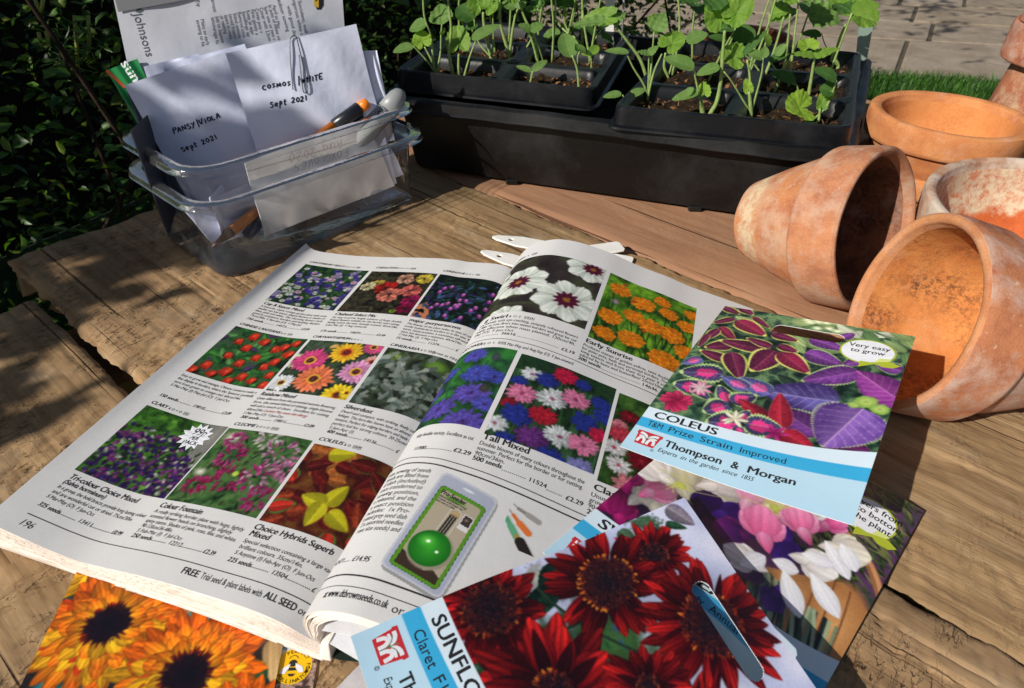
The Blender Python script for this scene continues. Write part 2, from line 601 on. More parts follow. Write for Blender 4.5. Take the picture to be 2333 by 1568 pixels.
class Words:
    def __init__(s): s.V = []; s.F = []; s.n = 0
    def poly(s, P, F):
        s.V.append(np.asarray(P, float)); s.F += [tuple(i+s.n for i in f) for f in F]; s.n += len(P)
    def text(s, txt, x, y, size, fit=None, shear=0., bold=0., rot=0., align='l', space=1.):
        """x, y baseline start, size = em height in mm, fit = width in mm"""
        V, F, wd = glyphs(txt)
        if not len(V): return s
        V = V.copy(); f = (fit/(wd*size)) if fit else 1.
        if bold > .008:                 # heavier letters: a second strike beside the first
            n0 = len(V); V = np.vstack([V, V+[bold*1.5, 0], V+[bold*.75, bold*.5]]); F = F+[tuple(i+n0 for i in q) for q in F]+[tuple(i+2*n0 for i in q) for q in F]
        V[:, 0] = (V[:, 0]+shear*V[:, 1])*size*f*space; V[:, 1] *= size
        W = wd*size*f*space
        V[:, 0] -= {'l': 0, 'c': W/2, 'r': W}[align]
        c, q = math.cos(rot), math.sin(rot)
        s.poly(np.c_[x+V[:, 0]*c-V[:, 1]*q, y+V[:, 0]*q+V[:, 1]*c], F)
        return s
    def rule(s, x0, y0, x1, y1, wd, n=24):
        d = np.array([x1-x0, y1-y0]); d = d/np.linalg.norm(d); nn = np.array([-d[1], d[0]])*wd/2
        t = np.linspace(0, 1, n+1)[:, None]; P = np.array([x0, y0])+t*np.array([x1-x0, y1-y0])
        s.poly(np.vstack([P-nn, P+nn]), [(i, i+1, n+1+i+1, n+1+i) for i in range(n)])
        return s
    def dots(s, x0, x1, y, pitch=.95, r=.22):
        x = x0
        while x < x1:
            s.poly([(x-r, y-r), (x+r, y-r), (x+r, y+r), (x-r, y+r)], [(0, 1, 2, 3)]); x += pitch
        return s
    def path(s, pts, wd):
        """pen stroke through points"""
        P = np.asarray(pts, float)
        if len(P) > 2: P = catmull(P, len(P)*4)[0]
        T = np.gradient(P, axis=0); T /= np.linalg.norm(T, axis=1)[:, None]+1e-9
        N = np.c_[-T[:, 1], T[:, 0]]*wd/2; n = len(P)
        s.poly(np.vstack([P-N, P+N]), [(i, i+1, n+i+1, n+i) for i in range(n-1)])
        return s
    def ring(s, x, y, r, wd, n=20, a0=0, a1=2*PI, sy=1):
        a = np.linspace(a0, a1, n+1)
        I = np.c_[x+(r-wd/2)*np.cos(a), y+(r-wd/2)*np.sin(a)*sy]; O = np.c_[x+(r+wd/2)*np.cos(a), y+(r+wd/2)*np.sin(a)*sy]
        s.poly(np.vstack([I, O]), [(i, i+1, n+1+i+1, n+1+i) for i in range(n)])
        return s
    def fan(s, pts):
        P = np.asarray(pts, float); s.poly(P, [tuple(range(len(P)))]); return s
    def obj(s, name, surf, mat, parent, off=.00012):
        if not s.V: return None
        P = np.vstack(s.V)
        W3 = surf(P[:, 0], P[:, 1], off)
        return put(name, mesh(name, W3, s.F, False), mat, parent)


def picture(name, surf, pic, x, y, mat, parent, off=.00006, label=None, key=None):
    """lay a painted picture on a page with its lower left corner at x, y (mm)"""
    P = surf(pic.X+x, pic.Y+y, off)
    mask = None
    if key is not None:
        d = np.abs(pic.a-c3(key)).max(-1) > .012
        mask = d[:-1, :-1] | d[1:, 1:] | d[1:, :-1] | d[:-1, 1:]
    o = put(name, grid_mesh(name, P, mask, pic.a), mat, parent)
    return tag(o, label)
# ------------------------------------------------------------------ the seed catalogue
cata = empty('seed_catalogue', tuple(left_page(np.array(PW), np.array(0.))*[1, 1, 0]), 'thick open seed catalogue with rows of small flower photographs on grey pages', 'catalogue')


def sheet(name, surf, off, parent, mat, nx=120, ny=30, x0=0., x1=PW, y0=0., y1=PH, th=.00011):
    X, Y = np.meshgrid(np.linspace(x0, x1, nx), np.linspace(y0, y1, ny))
    return solidify(put(name, grid_mesh(name, surf(X, Y, off)), mat, parent), th, -1)


lp = sheet('left_page', left_page, 0., cata, M_page)
rp = sheet('right_page', right_page, 0., cata, M_page)
tag(lp, 'left page with nine flower photographs in three rows')
tag(rp, 'right page arching up from the spine in a roll')


def block_left():
    """the pages under the left page: every few sheets a real one, squeezed between page and table"""
    b = MB(); r = random.Random(3)
    n = 26
    xs = np.linspace(0, PW, 70)
    for k in range(1, n+1):
        f = k/n; jx, jy = r.gauss(0, .25), r.gauss(0, .22)-f*.9
        rows = []
        for y in (0., PH):
            x = np.clip(xs, 0, PW)
            P = left_page(x, np.full_like(x, y))
            base = .0012+.0035*np.sin(np.clip((x-60)/120, 0, 1)*PI)
            z = P[:, 2]*(1-f)+base*f
            P = P.copy(); P[:, 2] = z-.0001
            P[:, :2] += (BD*jx/1000)[:2]*(1-x/PW)[:, None]
            P[:, 0] += .25*jy/1000*(1 if y == 0 else -1); P[:, 1] += .97*jy/1000*(1 if y == 0 else -1)
            rows.append(P)
        V = np.vstack(rows); m = len(xs)
        b.add(V, [(i, i+1, m+i+1, m+i) for i in range(m-1)])
    # body of the block between the sheets, a hair inside their edges
    rows = []
    for y, sgn in ((.5, 1), (PH-.5, -1)):
        x = np.linspace(.6, PW, 70)
        P = left_page(x, np.full_like(x, y)); base = .0012+.0035*np.sin(np.clip((x-60)/120, 0, 1)*PI)
        Q = P.copy(); Q[:, 2] = base; Q[:, 1] -= .0012*sgn; P = P.copy(); P[:, 2] -= .0003
        rows += [P, Q]
    V = np.vstack(rows); m = 70
    F = []
    for i in range(m-1):
        F += [(m+i, m+i+1, i+1, i), (2*m+i, 2*m+i+1, 3*m+i+1, 3*m+i), (m+i, m+i+1, 3*m+i+1, 3*m+i)]
    F += [(0, m, 3*m, 2*m), (m-1, 2*m-1, 4*m-1, 3*m-1)]
    b.add(V, F)
    return b


m, n, l, bb = newmat('page_edge_stack')
v = coords(n, l, (1, 1, 1))
t = noise(n, l, 1, 3, .7, coords(n, l, (12, 12, 2600)))
c = ramp(n, l, t.outputs[0], [(.28, (.55, .45, .37)), (.5, (.86, .78, .70)), (.8, (.93, .87, .80))])
l.new(c.outputs[0], bb.inputs['Base Color']); bb.inputs['Roughness'].default_value = .9
bb.inputs['Specular IOR Level'].default_value = .1
bump(n, l, t.outputs[0], .4, .0004, bb)
M_stack = m
block_left().obj('page_block', M_stack, cata, False)
b = MB()
for k in range(1, 17):                          # sheets rolled under the right page
    jit = random.gauss(0, .05)
    X = np.linspace(0, PW-1.6*random.random(), 90)
    gap = .33*k+jit+(.5 if k > 3 else 0)*0
    loose = .55*np.exp(-((X-22)/14)**2)*(k > 2)+.9*np.exp(-((X-20)/12)**2)*(k > 6)      # fanned where the roll is tightest
    rows = []
    for y in (.0+random.gauss(0, .2), PH+random.gauss(0, .2)):
        rows.append(right_page(X, np.full_like(X, y), -(gap+loose*np.clip(X/10, 0, 1))*np.clip(.12+X/9, 0, 1)/1000))
    V = np.vstack(rows); q = len(X)
    b.add(V, [(i, i+1, q+i+1, q+i) for i in range(q-1)])
o = b.obj('page_block', M_edge, cata)
solidify(o, .00022, 0)
# spine and back cover
b = MB()
P0 = left_page(np.array([PW-.2, PW-.2]), np.array([0., PH])); D0 = BD*.0042
b.add([P0[0]*[1, 1, 0]+[-.001, -.0012, .0016], P0[0]*[1, 1, 0]+D0+[0, -.001, .0022], P0[0]+[.0045, -.0014, .0028], P0[0]+[.0005, 0, .0008],
       P0[1]*[1, 1, 0]+[-.001, 0, .0016], P0[1]*[1, 1, 0]+D0+[0, 0, .0022], P0[1]+[.0045, -.001, .0028], P0[1]+[.0005, 0, .0008]],
      [(0, 1, 2, 3), (7, 6, 5, 4), (1, 5, 6, 2), (0, 4, 5, 1), (3, 2, 6, 7), (0, 3, 7, 4)])
o = b.obj('spine', M_stack, cata, False)
bevel(o, .0006)
X, Y = np.meshgrid(np.linspace(2, PW+2, 60), np.linspace(0, PH, 12))
Pc = right_page(np.clip(X, 0, PW), Y, 0.)
fx = np.clip((X-2)/60, 0, 1)
lowz = .004+.010*np.clip((X-8)/25, 0, 1)*np.exp(-np.clip(X-30, 0, 400)/60)
base = left_page(np.full_like(X, PW), Y)
dirn = BD[None, None]
Pc2 = base+dirn*(X[..., None]*.90/1000); Pc2[..., 2] = np.minimum(lowz, Pc[..., 2]-.0065)
o = put('back_cover', grid_mesh('back_cover', Pc2), simple('cover_dark', (.012, .02, .016), .35, .5), cata)
solidify(o, .0003)

# --------------------------------------------------------------- photographs on the pages
GR = [(18, 40, 16), (40, 80, 26), (70, 120, 40), (25, 55, 30)]


def pic(w, h, seed, res=2.4, bgc=(22, 30, 20)): return Pic(w, h, res, bgc, seed)


def p_bells():
    p = pic(57, 56, 1).mottle([(10, 26, 14), (30, 60, 36), (60, 96, 50)], 5); p.foliage(110, (4, 9), (1.5, 3), [(45, 80, 40), (30, 62, 48), (90, 120, 60)])
    r = p.r
    for i in range(190):
        x, y = r.uniform(0, 57), r.uniform(2, 54)
        z = (x-28)/28+r.normal()*.35
        c = [(232, 236, 222), (176, 160, 206), (84, 74, 168), (70, 58, 150), (222, 178, 204), (215, 222, 200)][r.choice(6, p=[.26, .15, .27, .16, .06, .1])]
        if y > 46 and r.random() < .6: continue
        s = r.uniform(1.8, 3.4); p.blob(x, y-.8, s, s*.9, (16, 18, 34), (24, 28, 44), 0, .5)
        p.flower(x, y, s, 5, s*1.1, np.array(c)*.72, c, .45*s, np.array(c)*.5, np.array(c)*.72, sy=.8, p=.9, speck=0)
    return p.tone(1.0, 1.05)


def ruffle(p, x, y, r, c, n=46):
    p.dark_under(x, y-r*.3, r*1.4, .6)
    q = p.r
    for k in range(n):
        f = math.sqrt(1-k/n); a = q.uniform(0, 6.28); b = .62+.5*q.random()
        p.petal(x+math.cos(a)*r*f*.42, y+math.sin(a)*r*f*.36, a+q.normal()*.3, r*.62, r*.42, np.array(c)*b*.8, np.minimum(255, np.array(c)*b*1.1), .95, .45, .2, notch=.1)


def p_carn():
    p = pic(56.5, 56, 2).mottle([(14, 10, 10), (36, 30, 22), (60, 60, 40), (24, 20, 18)], 5, contrast=2.2)
    p.foliage(90, (5, 12), (.7, 1.6), [(80, 92, 60), (50, 60, 40), (110, 60, 60), (30, 34, 26)])
    for x, y, r, c in ((14, 37, 7.5, (226, 196, 80)), (8, 34, 7, (238, 224, 170)), (34, 46, 8, (238, 170, 140)), (49, 48, 7.5, (246, 210, 70)), (24, 33, 10, (190, 34, 28)), (45, 31, 9, (236, 110, 100)), (52, 18, 9, (180, 24, 92)), (50, 8, 7, (130, 12, 60)), (31, 24, 10.5, (240, 130, 110)), (43, 4, 3, (140, 170, 40))):
        ruffle(p, x, y, r, c)
    return p.tone()


def p_cer():
    p = pic(56, 56, 3).mottle([(6, 12, 12), (16, 28, 26), (30, 52, 36)], 5)
    p.poly([(0, 0), (14, 0), (6, 20), (0, 14)], (190, 120, 84))
    r = p.r
    for i in range(150):
        c = [(38, 84, 74), (60, 92, 120), (84, 116, 170), (24, 54, 44), (70, 60, 130), (12, 16, 20)][r.integers(6)]
        p.petal(r.uniform(0, 56), r.uniform(0, 48), r.uniform(0, 6.28), r.uniform(4, 8), r.uniform(2, 4), np.array(c)*.6, c, .7, .4)
    for i in range(26):
        x, y = r.uniform(6, 54), r.uniform(6, 42); p.blob(x, y, 2.1, 2.8, (190, 90, 170), (96, 40, 110), r.uniform(-.5, .5), .3); p.blob(x, y+1.2, 1.2, .9, (235, 190, 220), (200, 110, 180), 0, .5)
    return p.tone(1.05)


def p_lan():
    p = pic(57.5, 52, 4).mottle([(12, 26, 16), (24, 56, 28), (50, 92, 46), (70, 56, 84)], 6)
    r = p.r
    for i in range(60):
        c = [(46, 110, 48), (70, 140, 62), (34, 84, 44), (96, 160, 84), (78, 60, 96)][r.choice(5, p=[.3, .25, .25, .12, .08])]
        p.leaf(r.uniform(-3, 56), r.uniform(0, 50), r.uniform(0, 6.28), r.uniform(6, 12), r.uniform(4, 7), c, np.array(c)*1.1, .06, .05, 8, np.minimum(255, np.array(c)*1.5), np.array(c)*.55)
    for x, y in ((8, 10), (17, 4), (26, 19), (14, 23), (36, 8), (24, 9), (33, 27), (43, 20), (53, 13), (49, 26), (55, 34), (40, 38), (30, 43), (21, 34), (12, 38), (53, 46), (45, 6), (4, 2), (19, 46), (47, 41), (30, 2), (55, 3)):
        s = r.uniform(3.4, 4.6); p.blob(x, y, s*1.1, s*1.15, (40, 8, 6), (30, 30, 10), 0, .4); a = -PI/2+r.normal()*.3
        for k in (-1, 0, 1): p.petal(x+k*.5, y+s*.9, a+k*.28, s*2, s*.95, (225, 70, 40), (190+20*k, 36, 22), .55, .4, .1)
        p.blob(x-.8, y+.8, s*.35, s*.5, (255, 120, 80), (222, 66, 40), 0, .9)
    return p.tone()


def daisy(p, x, y, r, c0, c1, n=19, cc=(52, 20, 20), ring=(210, 170, 60), sy=.95):
    p.dark_under(x, y-r*.2, r*1.3, .5)
    p.flower(x, y, r, n, r*.34, c0, c1, 0, sy=sy, rings=2, p=1.15, dark=.28, jit=.05)
    p.blob(x, y, r*.36, r*.36*sy, ring, ring, 0, .2, .25); p.blob(x, y, r*.27, r*.27*sy, cc, (90, 36, 30), 0, .3, .2, speck=.12, specc=(150, 90, 50)); p.blob(x, y, r*.1, r*.1*sy, (120, 70, 70), (60, 26, 26), 0, .5)


def p_rain():
    p = pic(56.5, 52.3, 5).mottle([(20, 24, 30), (40, 56, 44), (70, 90, 60), (60, 40, 60)], 5)
    p.foliage(60, (4, 9), (1, 2), [(60, 90, 60), (90, 120, 90)])
    for x, y, r, a, b, rg in ((50, 50, 8, (200, 60, 110), (220, 90, 140), (230, 190, 60)), (56, 36, 7, (200, 80, 60), (240, 200, 190), (200, 60, 40)), (2, 30, 8, (230, 222, 170), (244, 236, 200), (200, 190, 80)),
                          (34, 42, 11.5, (216, 120, 20), (250, 208, 50), (190, 40, 20)), (13, 31, 13, (180, 40, 90), (224, 80, 140), (226, 190, 60)), (50, 25, 12, (206, 90, 150), (236, 176, 214), (226, 190, 60)),
                          (6, 8, 9, (230, 230, 236), (248, 248, 250), (216, 196, 80)), (26, 14, 14, (220, 84, 30), (244, 140, 100), (226, 180, 60)), (49, 3, 11, (240, 190, 20), (252, 220, 50), (200, 120, 20)), (54, 6, 5, (250, 210, 30), (252, 220, 60), (220, 150, 30))):
        daisy(p, x, y, r, a, b, ring=rg)
    p.blob(22, 47, 4, 2.6, (222, 190, 120), (160, 120, 60), .5, .3, .3)
    return p.tone()


def p_silver():
    p = pic(55, 53, 6).mottle([(18, 22, 18), (50, 60, 46), (90, 104, 82)], 5)
    p.blob(38, 44, 12, 8, (110, 150, 50), (60, 90, 40), 0, .6); p.blob(8, 46, 8, 6, (150, 180, 40), (60, 90, 40), 0, .7)
    r = p.r
    for i in range(150):
        x, y, a = r.uniform(-2, 55), r.uniform(-2, 46), r.uniform(0, 6.28); L = r.uniform(5, 11); c = np.array([(176, 190, 178), (150, 168, 158), (206, 216, 204), (110, 130, 118)][r.integers(4)])*(.75+.3*r.random())
        p.petal(x, y, a, L, 1.1, c*.7, c, .8, .3)
        for k in range(1, 6):
            t = k/6
            for sg in (-1, 1): p.petal(x+math.cos(a)*L*t, y+math.sin(a)*L*t, a+sg*.85, L*.36*(1-t*.4), L*.13, c*.75, c, .6, .25)
    return p.tone(1.05)


def p_clary():
    p = pic(57, 53, 7).mottle([(16, 34, 16), (50, 96, 30), (96, 150, 50)], 5)
    p.poly([(40, 53), (57, 53), (57, 14), (48, 26)], (120, 118, 112)); p.foliage(90, (4, 8), (1.2, 2.4), [(60, 120, 36), (96, 150, 60), (34, 80, 30)])
    p.blob(52, 44, 9, 14, (142, 138, 130), (104, 104, 100), 0, .3, .5)
    r = p.r
    for i in range(420):
        x = r.uniform(-1, 57); y = r.uniform(0, 38-(x > 36)*(x-36)*.9)
        c = [(72, 40, 130), (56, 30, 104), (150, 60, 150), (186, 90, 170), (222, 226, 206), (92, 60, 160), (40, 70, 34)][r.choice(7, p=[.22, .2, .17, .12, .15, .07, .07])]
        p.petal(x, y, r.uniform(0, 6.28), r.uniform(2.6, 4.6), r.uniform(1.8, 3), np.array(c)*.5, c, .7, .45)
    return p.tone()


def p_cleo():
    p = pic(56.5, 52.5, 8).mottle([(20, 36, 18), (50, 86, 44), (80, 112, 60), (34, 40, 26)], 6)
    p.foliage(80, (5, 10), (1, 2), [(60, 110, 50), (90, 130, 70), (34, 70, 34)])
    r = p.r
    p.blob(8, 46, 9, 6, (230, 226, 210), (120, 110, 90), 0, .7, .4); p.blob(6, 20, 6, 4, (224, 220, 206), (110, 120, 90), 0, .7, .4)
    for cx, cy, s, cs in ((12, 44, 6, [(224, 90, 160), (200, 60, 130)]), (17, 33, 9, [(160, 20, 90), (196, 40, 120), (220, 80, 160)]), (30, 49, 8, [(240, 236, 220), (250, 214, 226)]), (44, 40, 11, [(238, 150, 200), (224, 100, 170), (246, 200, 224)]),
                         (26, 18, 10, [(170, 30, 90), (206, 50, 120)]), (42, 22, 10, [(196, 40, 130), (236, 170, 206), (220, 90, 160)]), (50, 10, 8, [(190, 40, 110), (210, 80, 150)]), (10, 12, 6, [(180, 30, 90), (210, 60, 130)]), (54, 30, 6, [(230, 120, 180), (240, 170, 210)])):
        for k in range(46):
            a = r.uniform(0, 6.28); d = s*math.sqrt(r.random())*.9; c = np.array(cs[r.integers(len(cs))])*(.75+.35*r.random())
            p.petal(cx+math.cos(a)*d, cy+math.sin(a)*d*.8, a+r.normal()*.5, r.uniform(2.6, 4.6), r.uniform(1.2, 2), c*.7, c, .65, .35)
    p.blob(28, 22, 2.4, 2.2, (190, 214, 90), (150, 180, 60), 0, .3, .4)
    return p.tone()


def p_coleus_small():
    p = pic(56, 51.5, 9).mottle([(40, 14, 12), (80, 34, 22), (110, 70, 30)], 6)
    r = p.r
    for i in range(20): p.leaf(r.uniform(-4, 30), r.uniform(30, 52), r.uniform(0, 6.28), r.uniform(9, 14), 7, (180, 104, 50), (110, 140, 50), .1, .08, 12, (220, 160, 60), (140, 60, 30))
    for i in range(26):
        p.leaf(r.uniform(-5, 54), r.uniform(0, 44), r.uniform(0, 6.28), r.uniform(10, 16), r.uniform(7, 10), [(112, 24, 22), (140, 40, 26), (90, 18, 22), (170, 70, 36)][r.integers(4)], (150, 70, 40), .05, .06, 16, (180, 80, 60), (60, 10, 14))
    for x, y, a in ((3, 26, 2.4), (0, 8, .4), (36, 4, 5), (46, 3, .5)): p.leaf(x, y, a, 14, 9, (200, 50, 40), (70, 120, 50), .28, .1, 10, (230, 110, 60), (160, 30, 30))
    for x, y, a in ((27, 17, 1.2), (27, 17, 3.0), (25, 18, 4.6), (30, 14, 5.9), (12, 46, .3)): p.leaf(x, y, a, 15, 10, (206, 196, 40), (190, 200, 60), .04, .05, 12, (150, 140, 20), (180, 170, 30))
    for x, y, a in ((52, 36, 2.6), (40, 46, 3.2)): p.leaf(x, y, a, 15, 10, (96, 20, 22), (80, 130, 50), .12, .1, 14, (180, 80, 60), (60, 10, 14))
    return p.tone(1.05)


def p_white_core():
    p = pic(79, 68, 10).mottle([(34, 28, 28), (50, 44, 42), (60, 66, 44), (40, 34, 36)], 14, 2)
    r = p.r
    def fl(x, y, R_, rot, sy=1.):
        for i in range(8):
            a = rot+2*PI*i/8+r.normal()*.08
            p.petal(x, y, a, R_*(.95+.1*r.random()), R_*.70, (170, 180, 168), (236, 240, 230), 1.5, .2, .06, sy, notch=.05)
            p.petal(x, y, a+.2, R_*.97, R_*.2, (206, 212, 200), (228, 234, 222), 1.2, .2, .03, sy)
        for i in range(11): p.petal(x, y, rot+2*PI*i/11, R_*.42, R_*.2, (70, 14, 40), (92, 20, 50), .6, .3, .05, sy)
        p.blob(x, y, R_*.15, R_*.15*sy, (150, 90, 40), (70, 30, 20), 0, .4, .5, speck=.3, specc=(200, 150, 60))
    fl(62.8, 21.6, 21, .3); fl(71, 62.5, 18, .7, .85); fl(28.5, 35, 20, .5, .95); fl(32, -5, 13, .2); fl(4, 52, 12, .1)
    return p.tone()


def ragged(p, x, y, r, c, n=26, sy=.85, cc=None, pp=1.0, W_=.3):
    c = np.array(c, float); p.dark_under(x, y-r*.3, r*1.3, .5)
    for k in range(3):
        f = 1-.3*k
        p.flower(x, y, r*f, n-5*k, r*W_, c*(.55+.12*k), np.minimum(255, c*(1+.06*k)), 0, sy=sy, p=pp, dark=.3, notch=.1, jit=.3)
    if cc is not None: p.blob(x, y, r*.25, r*.22, cc, c*.8, 0, .6, .6, speck=.3, specc=np.array(cc)*.6)


def p_orange():
    p = pic(60, 72, 12).mottle([(24, 50, 14), (60, 104, 24), (120, 170, 40), (40, 76, 20)], 9, 3)
    for i in range(60):
        x = p.r.uniform(0, 60); p.curve([(x, 0), (x+p.r.normal()*4, 20), (x+p.r.normal()*8, p.r.uniform(30, 60))], .7, [(50, 96, 24), (100, 150, 50), (20, 44, 12)][p.r.integers(3)])
    p.blob(9, 44, 3.5, 4, (170, 130, 180), (90, 100, 60), 0, .7)
    for x, y, r in ((37.4, 63, 7), (9.8, 58, 8.5), (42.7, 53, 8), (25.7, 53, 9.5), (56, 48, 8), (22.3, 37, 8.5), (33, 33, 9.5), (8.4, 27, 9.5), (47, 33, 10.5), (24, 14, 10), (8, 9.5, 8.5), (57, 22, 9), (45, 7, 12), (58, 62, 7), (59, 4, 8)):
        ragged(p, x, y, r*.86, (252, 140, 22), 20, .85, None, 1.7, .42); p.blob(x, y, r*.22, r*.2, (200, 84, 10), (240, 120, 16), 0, .6, .5)
    for x, y in ((20, 52), (30, 26), (12, 66)): p.blob(x, y, 2, 1.8, (180, 80, 20), (120, 60, 10), 0, .3)
    return p.tone()


def p_cblue():
    p = pic(50, 62.5, 13).mottle([(30, 80, 34), (50, 120, 50), (24, 56, 40), (60, 140, 60)], 14, 2)
    for i in range(16):
        x = p.r.uniform(0, 50); p.curve([(x, 0), (x+3, 20), (x+p.r.normal()*8, 50)], 1.1, (40, 84, 46))
    for x, y, r in ((27.6, 56, 8), (14, 44, 8), (45, 38, 7), (35, 39, 10), (10, 28, 9), (37.3, 23, 11), (47, 17, 7), (23.5, 12, 10.5), (41, 2, 12), (6, 8, 9)):
        ragged(p, x, y, r, [(84, 84, 190), (96, 80, 180), (70, 80, 180)][p.r.integers(3)], 24, .8, (70, 40, 110))
    p.blob(40.6, 54, 2.6, 4, (60, 70, 90), (50, 56, 50), .1, .25, .3); p.blob(43, 28, 3, 3.4, (70, 70, 60), (50, 40, 40), 0, .3, .3)
    return p.tone()


def p_mixed(w=53, seed=14):
    p = pic(w, 62.5, seed).mottle([(14, 30, 18), (30, 60, 30), (24, 44, 34)], 6)
    for i in range(50):
        x = p.r.uniform(0, w); p.curve([(x, 0), (x+2, 20), (x+p.r.normal()*5, 50)], .8, [(44, 90, 46), (70, 110, 70)][p.r.integers(2)])
    W_, P_, K, B_, C_, V = (232, 236, 236), (236, 130, 170), (206, 30, 70), (40, 54, 150), (190, 30, 50), (110, 50, 130)
    L = [(9.6, 49, 6.5, W_), (18, 48.5, 7, B_), (26, 56, 7.5, K), (36, 55, 5, B_), (47, 47, 6, B_), (51, 39, 7, B_), (5, 41, 5, B_), (5, 24, 5, C_), (8.5, 33, 8.5, P_), (23.5, 36.5, 8.5, W_), (34.5, 42.5, 8, P_), (10.7, 18, 9, B_), (22.3, 23, 8, C_), (42, 29.5, 8, B_), (51, 25, 6, K),
         (2.4, 8, 7, W_), (21, 7, 9, V), (33, 14, 8.5, W_), (44.7, 15, 8.5, P_), (10, -1, 7, B_), (32, -1, 8, B_), (46, 1, 7, (140, 140, 206))]
    for x, y, r, c in L:
        ragged(p, x, y, r, c, 22, .85, (150, 50, 90) if c in (W_, P_) else None)
    return p.tone()


def p_classic():
    p = pic(55, 63, 15).mottle([(14, 34, 14), (50, 84, 30), (90, 120, 50)], 7)
    for x, y, r in ((8, 48, 6), (16, 44, 6), (4, 40, 5), (6, 34, 7), (14, 32, 6), (22, 50, 6), (4, 24, 7), (18, 22, 8), (28, 30, 7), (8, 14, 7), (24, 12, 8), (36, 20, 8), (14, 4, 8), (30, 3, 8), (46, 10, 8)):
        ragged(p, x, y, r, [(230, 226, 226), (206, 60, 80), (220, 130, 140), (120, 16, 30)][p.r.integers(4)], 20, .85, (190, 40, 70))
    return p.tone()


for nm, fn, x, y, lab in (('bells', p_bells, 14, 214, 'white, lilac and blue bell flowers'), ('carn', p_carn, 74, 213.5, 'yellow, red and coral carnations'), ('cer', p_cer, 132.5, 213.5, 'dark blue leaves with purple bells'),
                          ('lan', p_lan, 13.8, 127.2, 'orange-red lantern pods among green leaves'), ('rain', p_rain, 73.6, 126.4, 'daisies in pink, yellow and orange'), ('sil', p_silver, 132.8, 125.4, 'silver fern-like leaves'),
                          ('cla', p_clary, 13.8, 40.7, 'purple and white flower spikes with a starburst'), ('cle', p_cleo, 71.8, 40.5, 'pink spidery flowers'), ('col', p_coleus_small, 130.4, 40, 'dark red and lime leaves')):
    pp = fn(); keep = pp.X[0]+x <= PW-.2
    pp.X = pp.X[:, keep]; pp.Y = pp.Y[:, keep]; pp.a = pp.a[:, keep]
    picture('flower_photo', left_page, pp, x, y, M_pageprint, lp, label=lab)
for fn, x, y, lab in ((p_white_core, 8, 202, 'white flowers with maroon centres'), (p_orange, 90, 197, 'orange ragged flowers'), (p_cblue, 7.6, 103.6, 'blue cornflowers'), (p_mixed, 60.3, 102, 'red, white, pink and blue cornflowers'), (p_classic, 115.3, 99.5, 'pink and white cornflowers')):
    picture('flower_photo', right_page, fn(), x, y, M_pageprint, rp, label=lab)


def p_seeder():
    p = Pic(47, 66, 3, (168, 165, 160), 21)
    a = math.atan2(6.1, 27)         # the pack is printed slightly turned
    ca, sa = math.cos(-a), math.sin(-a)
    def T(pts): return [(9+x*.982+y*.122, 9.7-x*.226+y*.948) for x, y in pts]
    def rr(x0, y0, x1, y1, r):
        o = []
        for cx, cy, s in ((x1-r, y1-r, 0), (x0+r, y1-r, 1), (x0+r, y0+r, 2), (x1-r, y0+r, 3)):
            for k in range(6): t = (s+k/5)*PI/2; o.append((cx+r*math.cos(t), cy+r*math.sin(t)))
        return T(o)
    p.a[:] = c3((205, 203, 199))
    p.poly(rr(.8, -1.4, 28, 53.5, 3), (150, 148, 146)); p.poly(rr(0, 0, 27.2, 54.6, 3), (188, 190, 200)); p.poly(rr(.9, .9, 26.3, 53.6, 2.5), (166, 170, 186))
    p.poly(rr(2.6, 2.4, 24.6, 47.6, 2), (40, 44, 30)); p.poly(rr(2.8, 2.6, 24.4, 47.4, 2), (84, 140, 36)); p.poly(rr(4.4, 4, 22.9, 45.6, 1), (172, 160, 138))
    p.poly(T([(4.4, 4), (22.9, 4), (22.9, 7.5), (19, 9.4), (16, 7), (12, 9), (9, 8), (6, 10.5), (4.4, 11)]), (58, 44, 36))
    x, y = T([(13.4, 17)])[0]; p.blob(x+.6, y-.8, 9.6, 9.6, (130, 122, 106), (150, 140, 120), 0, .12); p.blob(x, y, 8.6, 8.6, (56, 160, 44), (22, 100, 26), 0, .06)
    p.blob(x-2, y+3, 5, 4, (110, 210, 80), (60, 170, 46), 0, .9); p.blob(x-1.6, y+2.8, 1.1, .9, (255, 255, 250), (220, 250, 210), 0, .4); p.blob(x+3.2, y-.8, .9, .8, (250, 255, 245), (200, 240, 190), 0, .4)
    for k in (-1.2, 0, 1.2): p.line(T([(14+k, 26), (14.6+k, 36)]), .85, (26, 26, 28)); p.line(T([(14.6+k, 36), (14.8+k, 38.2)]), .5, (190, 140, 60))
    for k in (-2.4, 2.9): p.line(T([(14+k, 26), (14.4+k, 38), (14.6, 40)]), .25, (210, 206, 196))
    p.blob(*T([(11.5, 43)])[0], 6.5, 1.3, (80, 130, 50), (110, 150, 70), -.2, .5, .6)
    p.poly(rr(18, 31.5, 22.6, 39.5, .2), (216, 212, 206)); p.poly(rr(18.4, 34, 22.2, 39.1, .1), (60, 54, 50)); p.blob(*T([(20, 37)])[0], 1.3, 1, (150, 110, 100), (70, 80, 50), 0, .5)
    p.blob(*T([(14, 51)])[0], 3.4, .8, (225, 226, 230), (200, 202, 210), -.2, .3)
    return p


def cut(p, f):
    return p


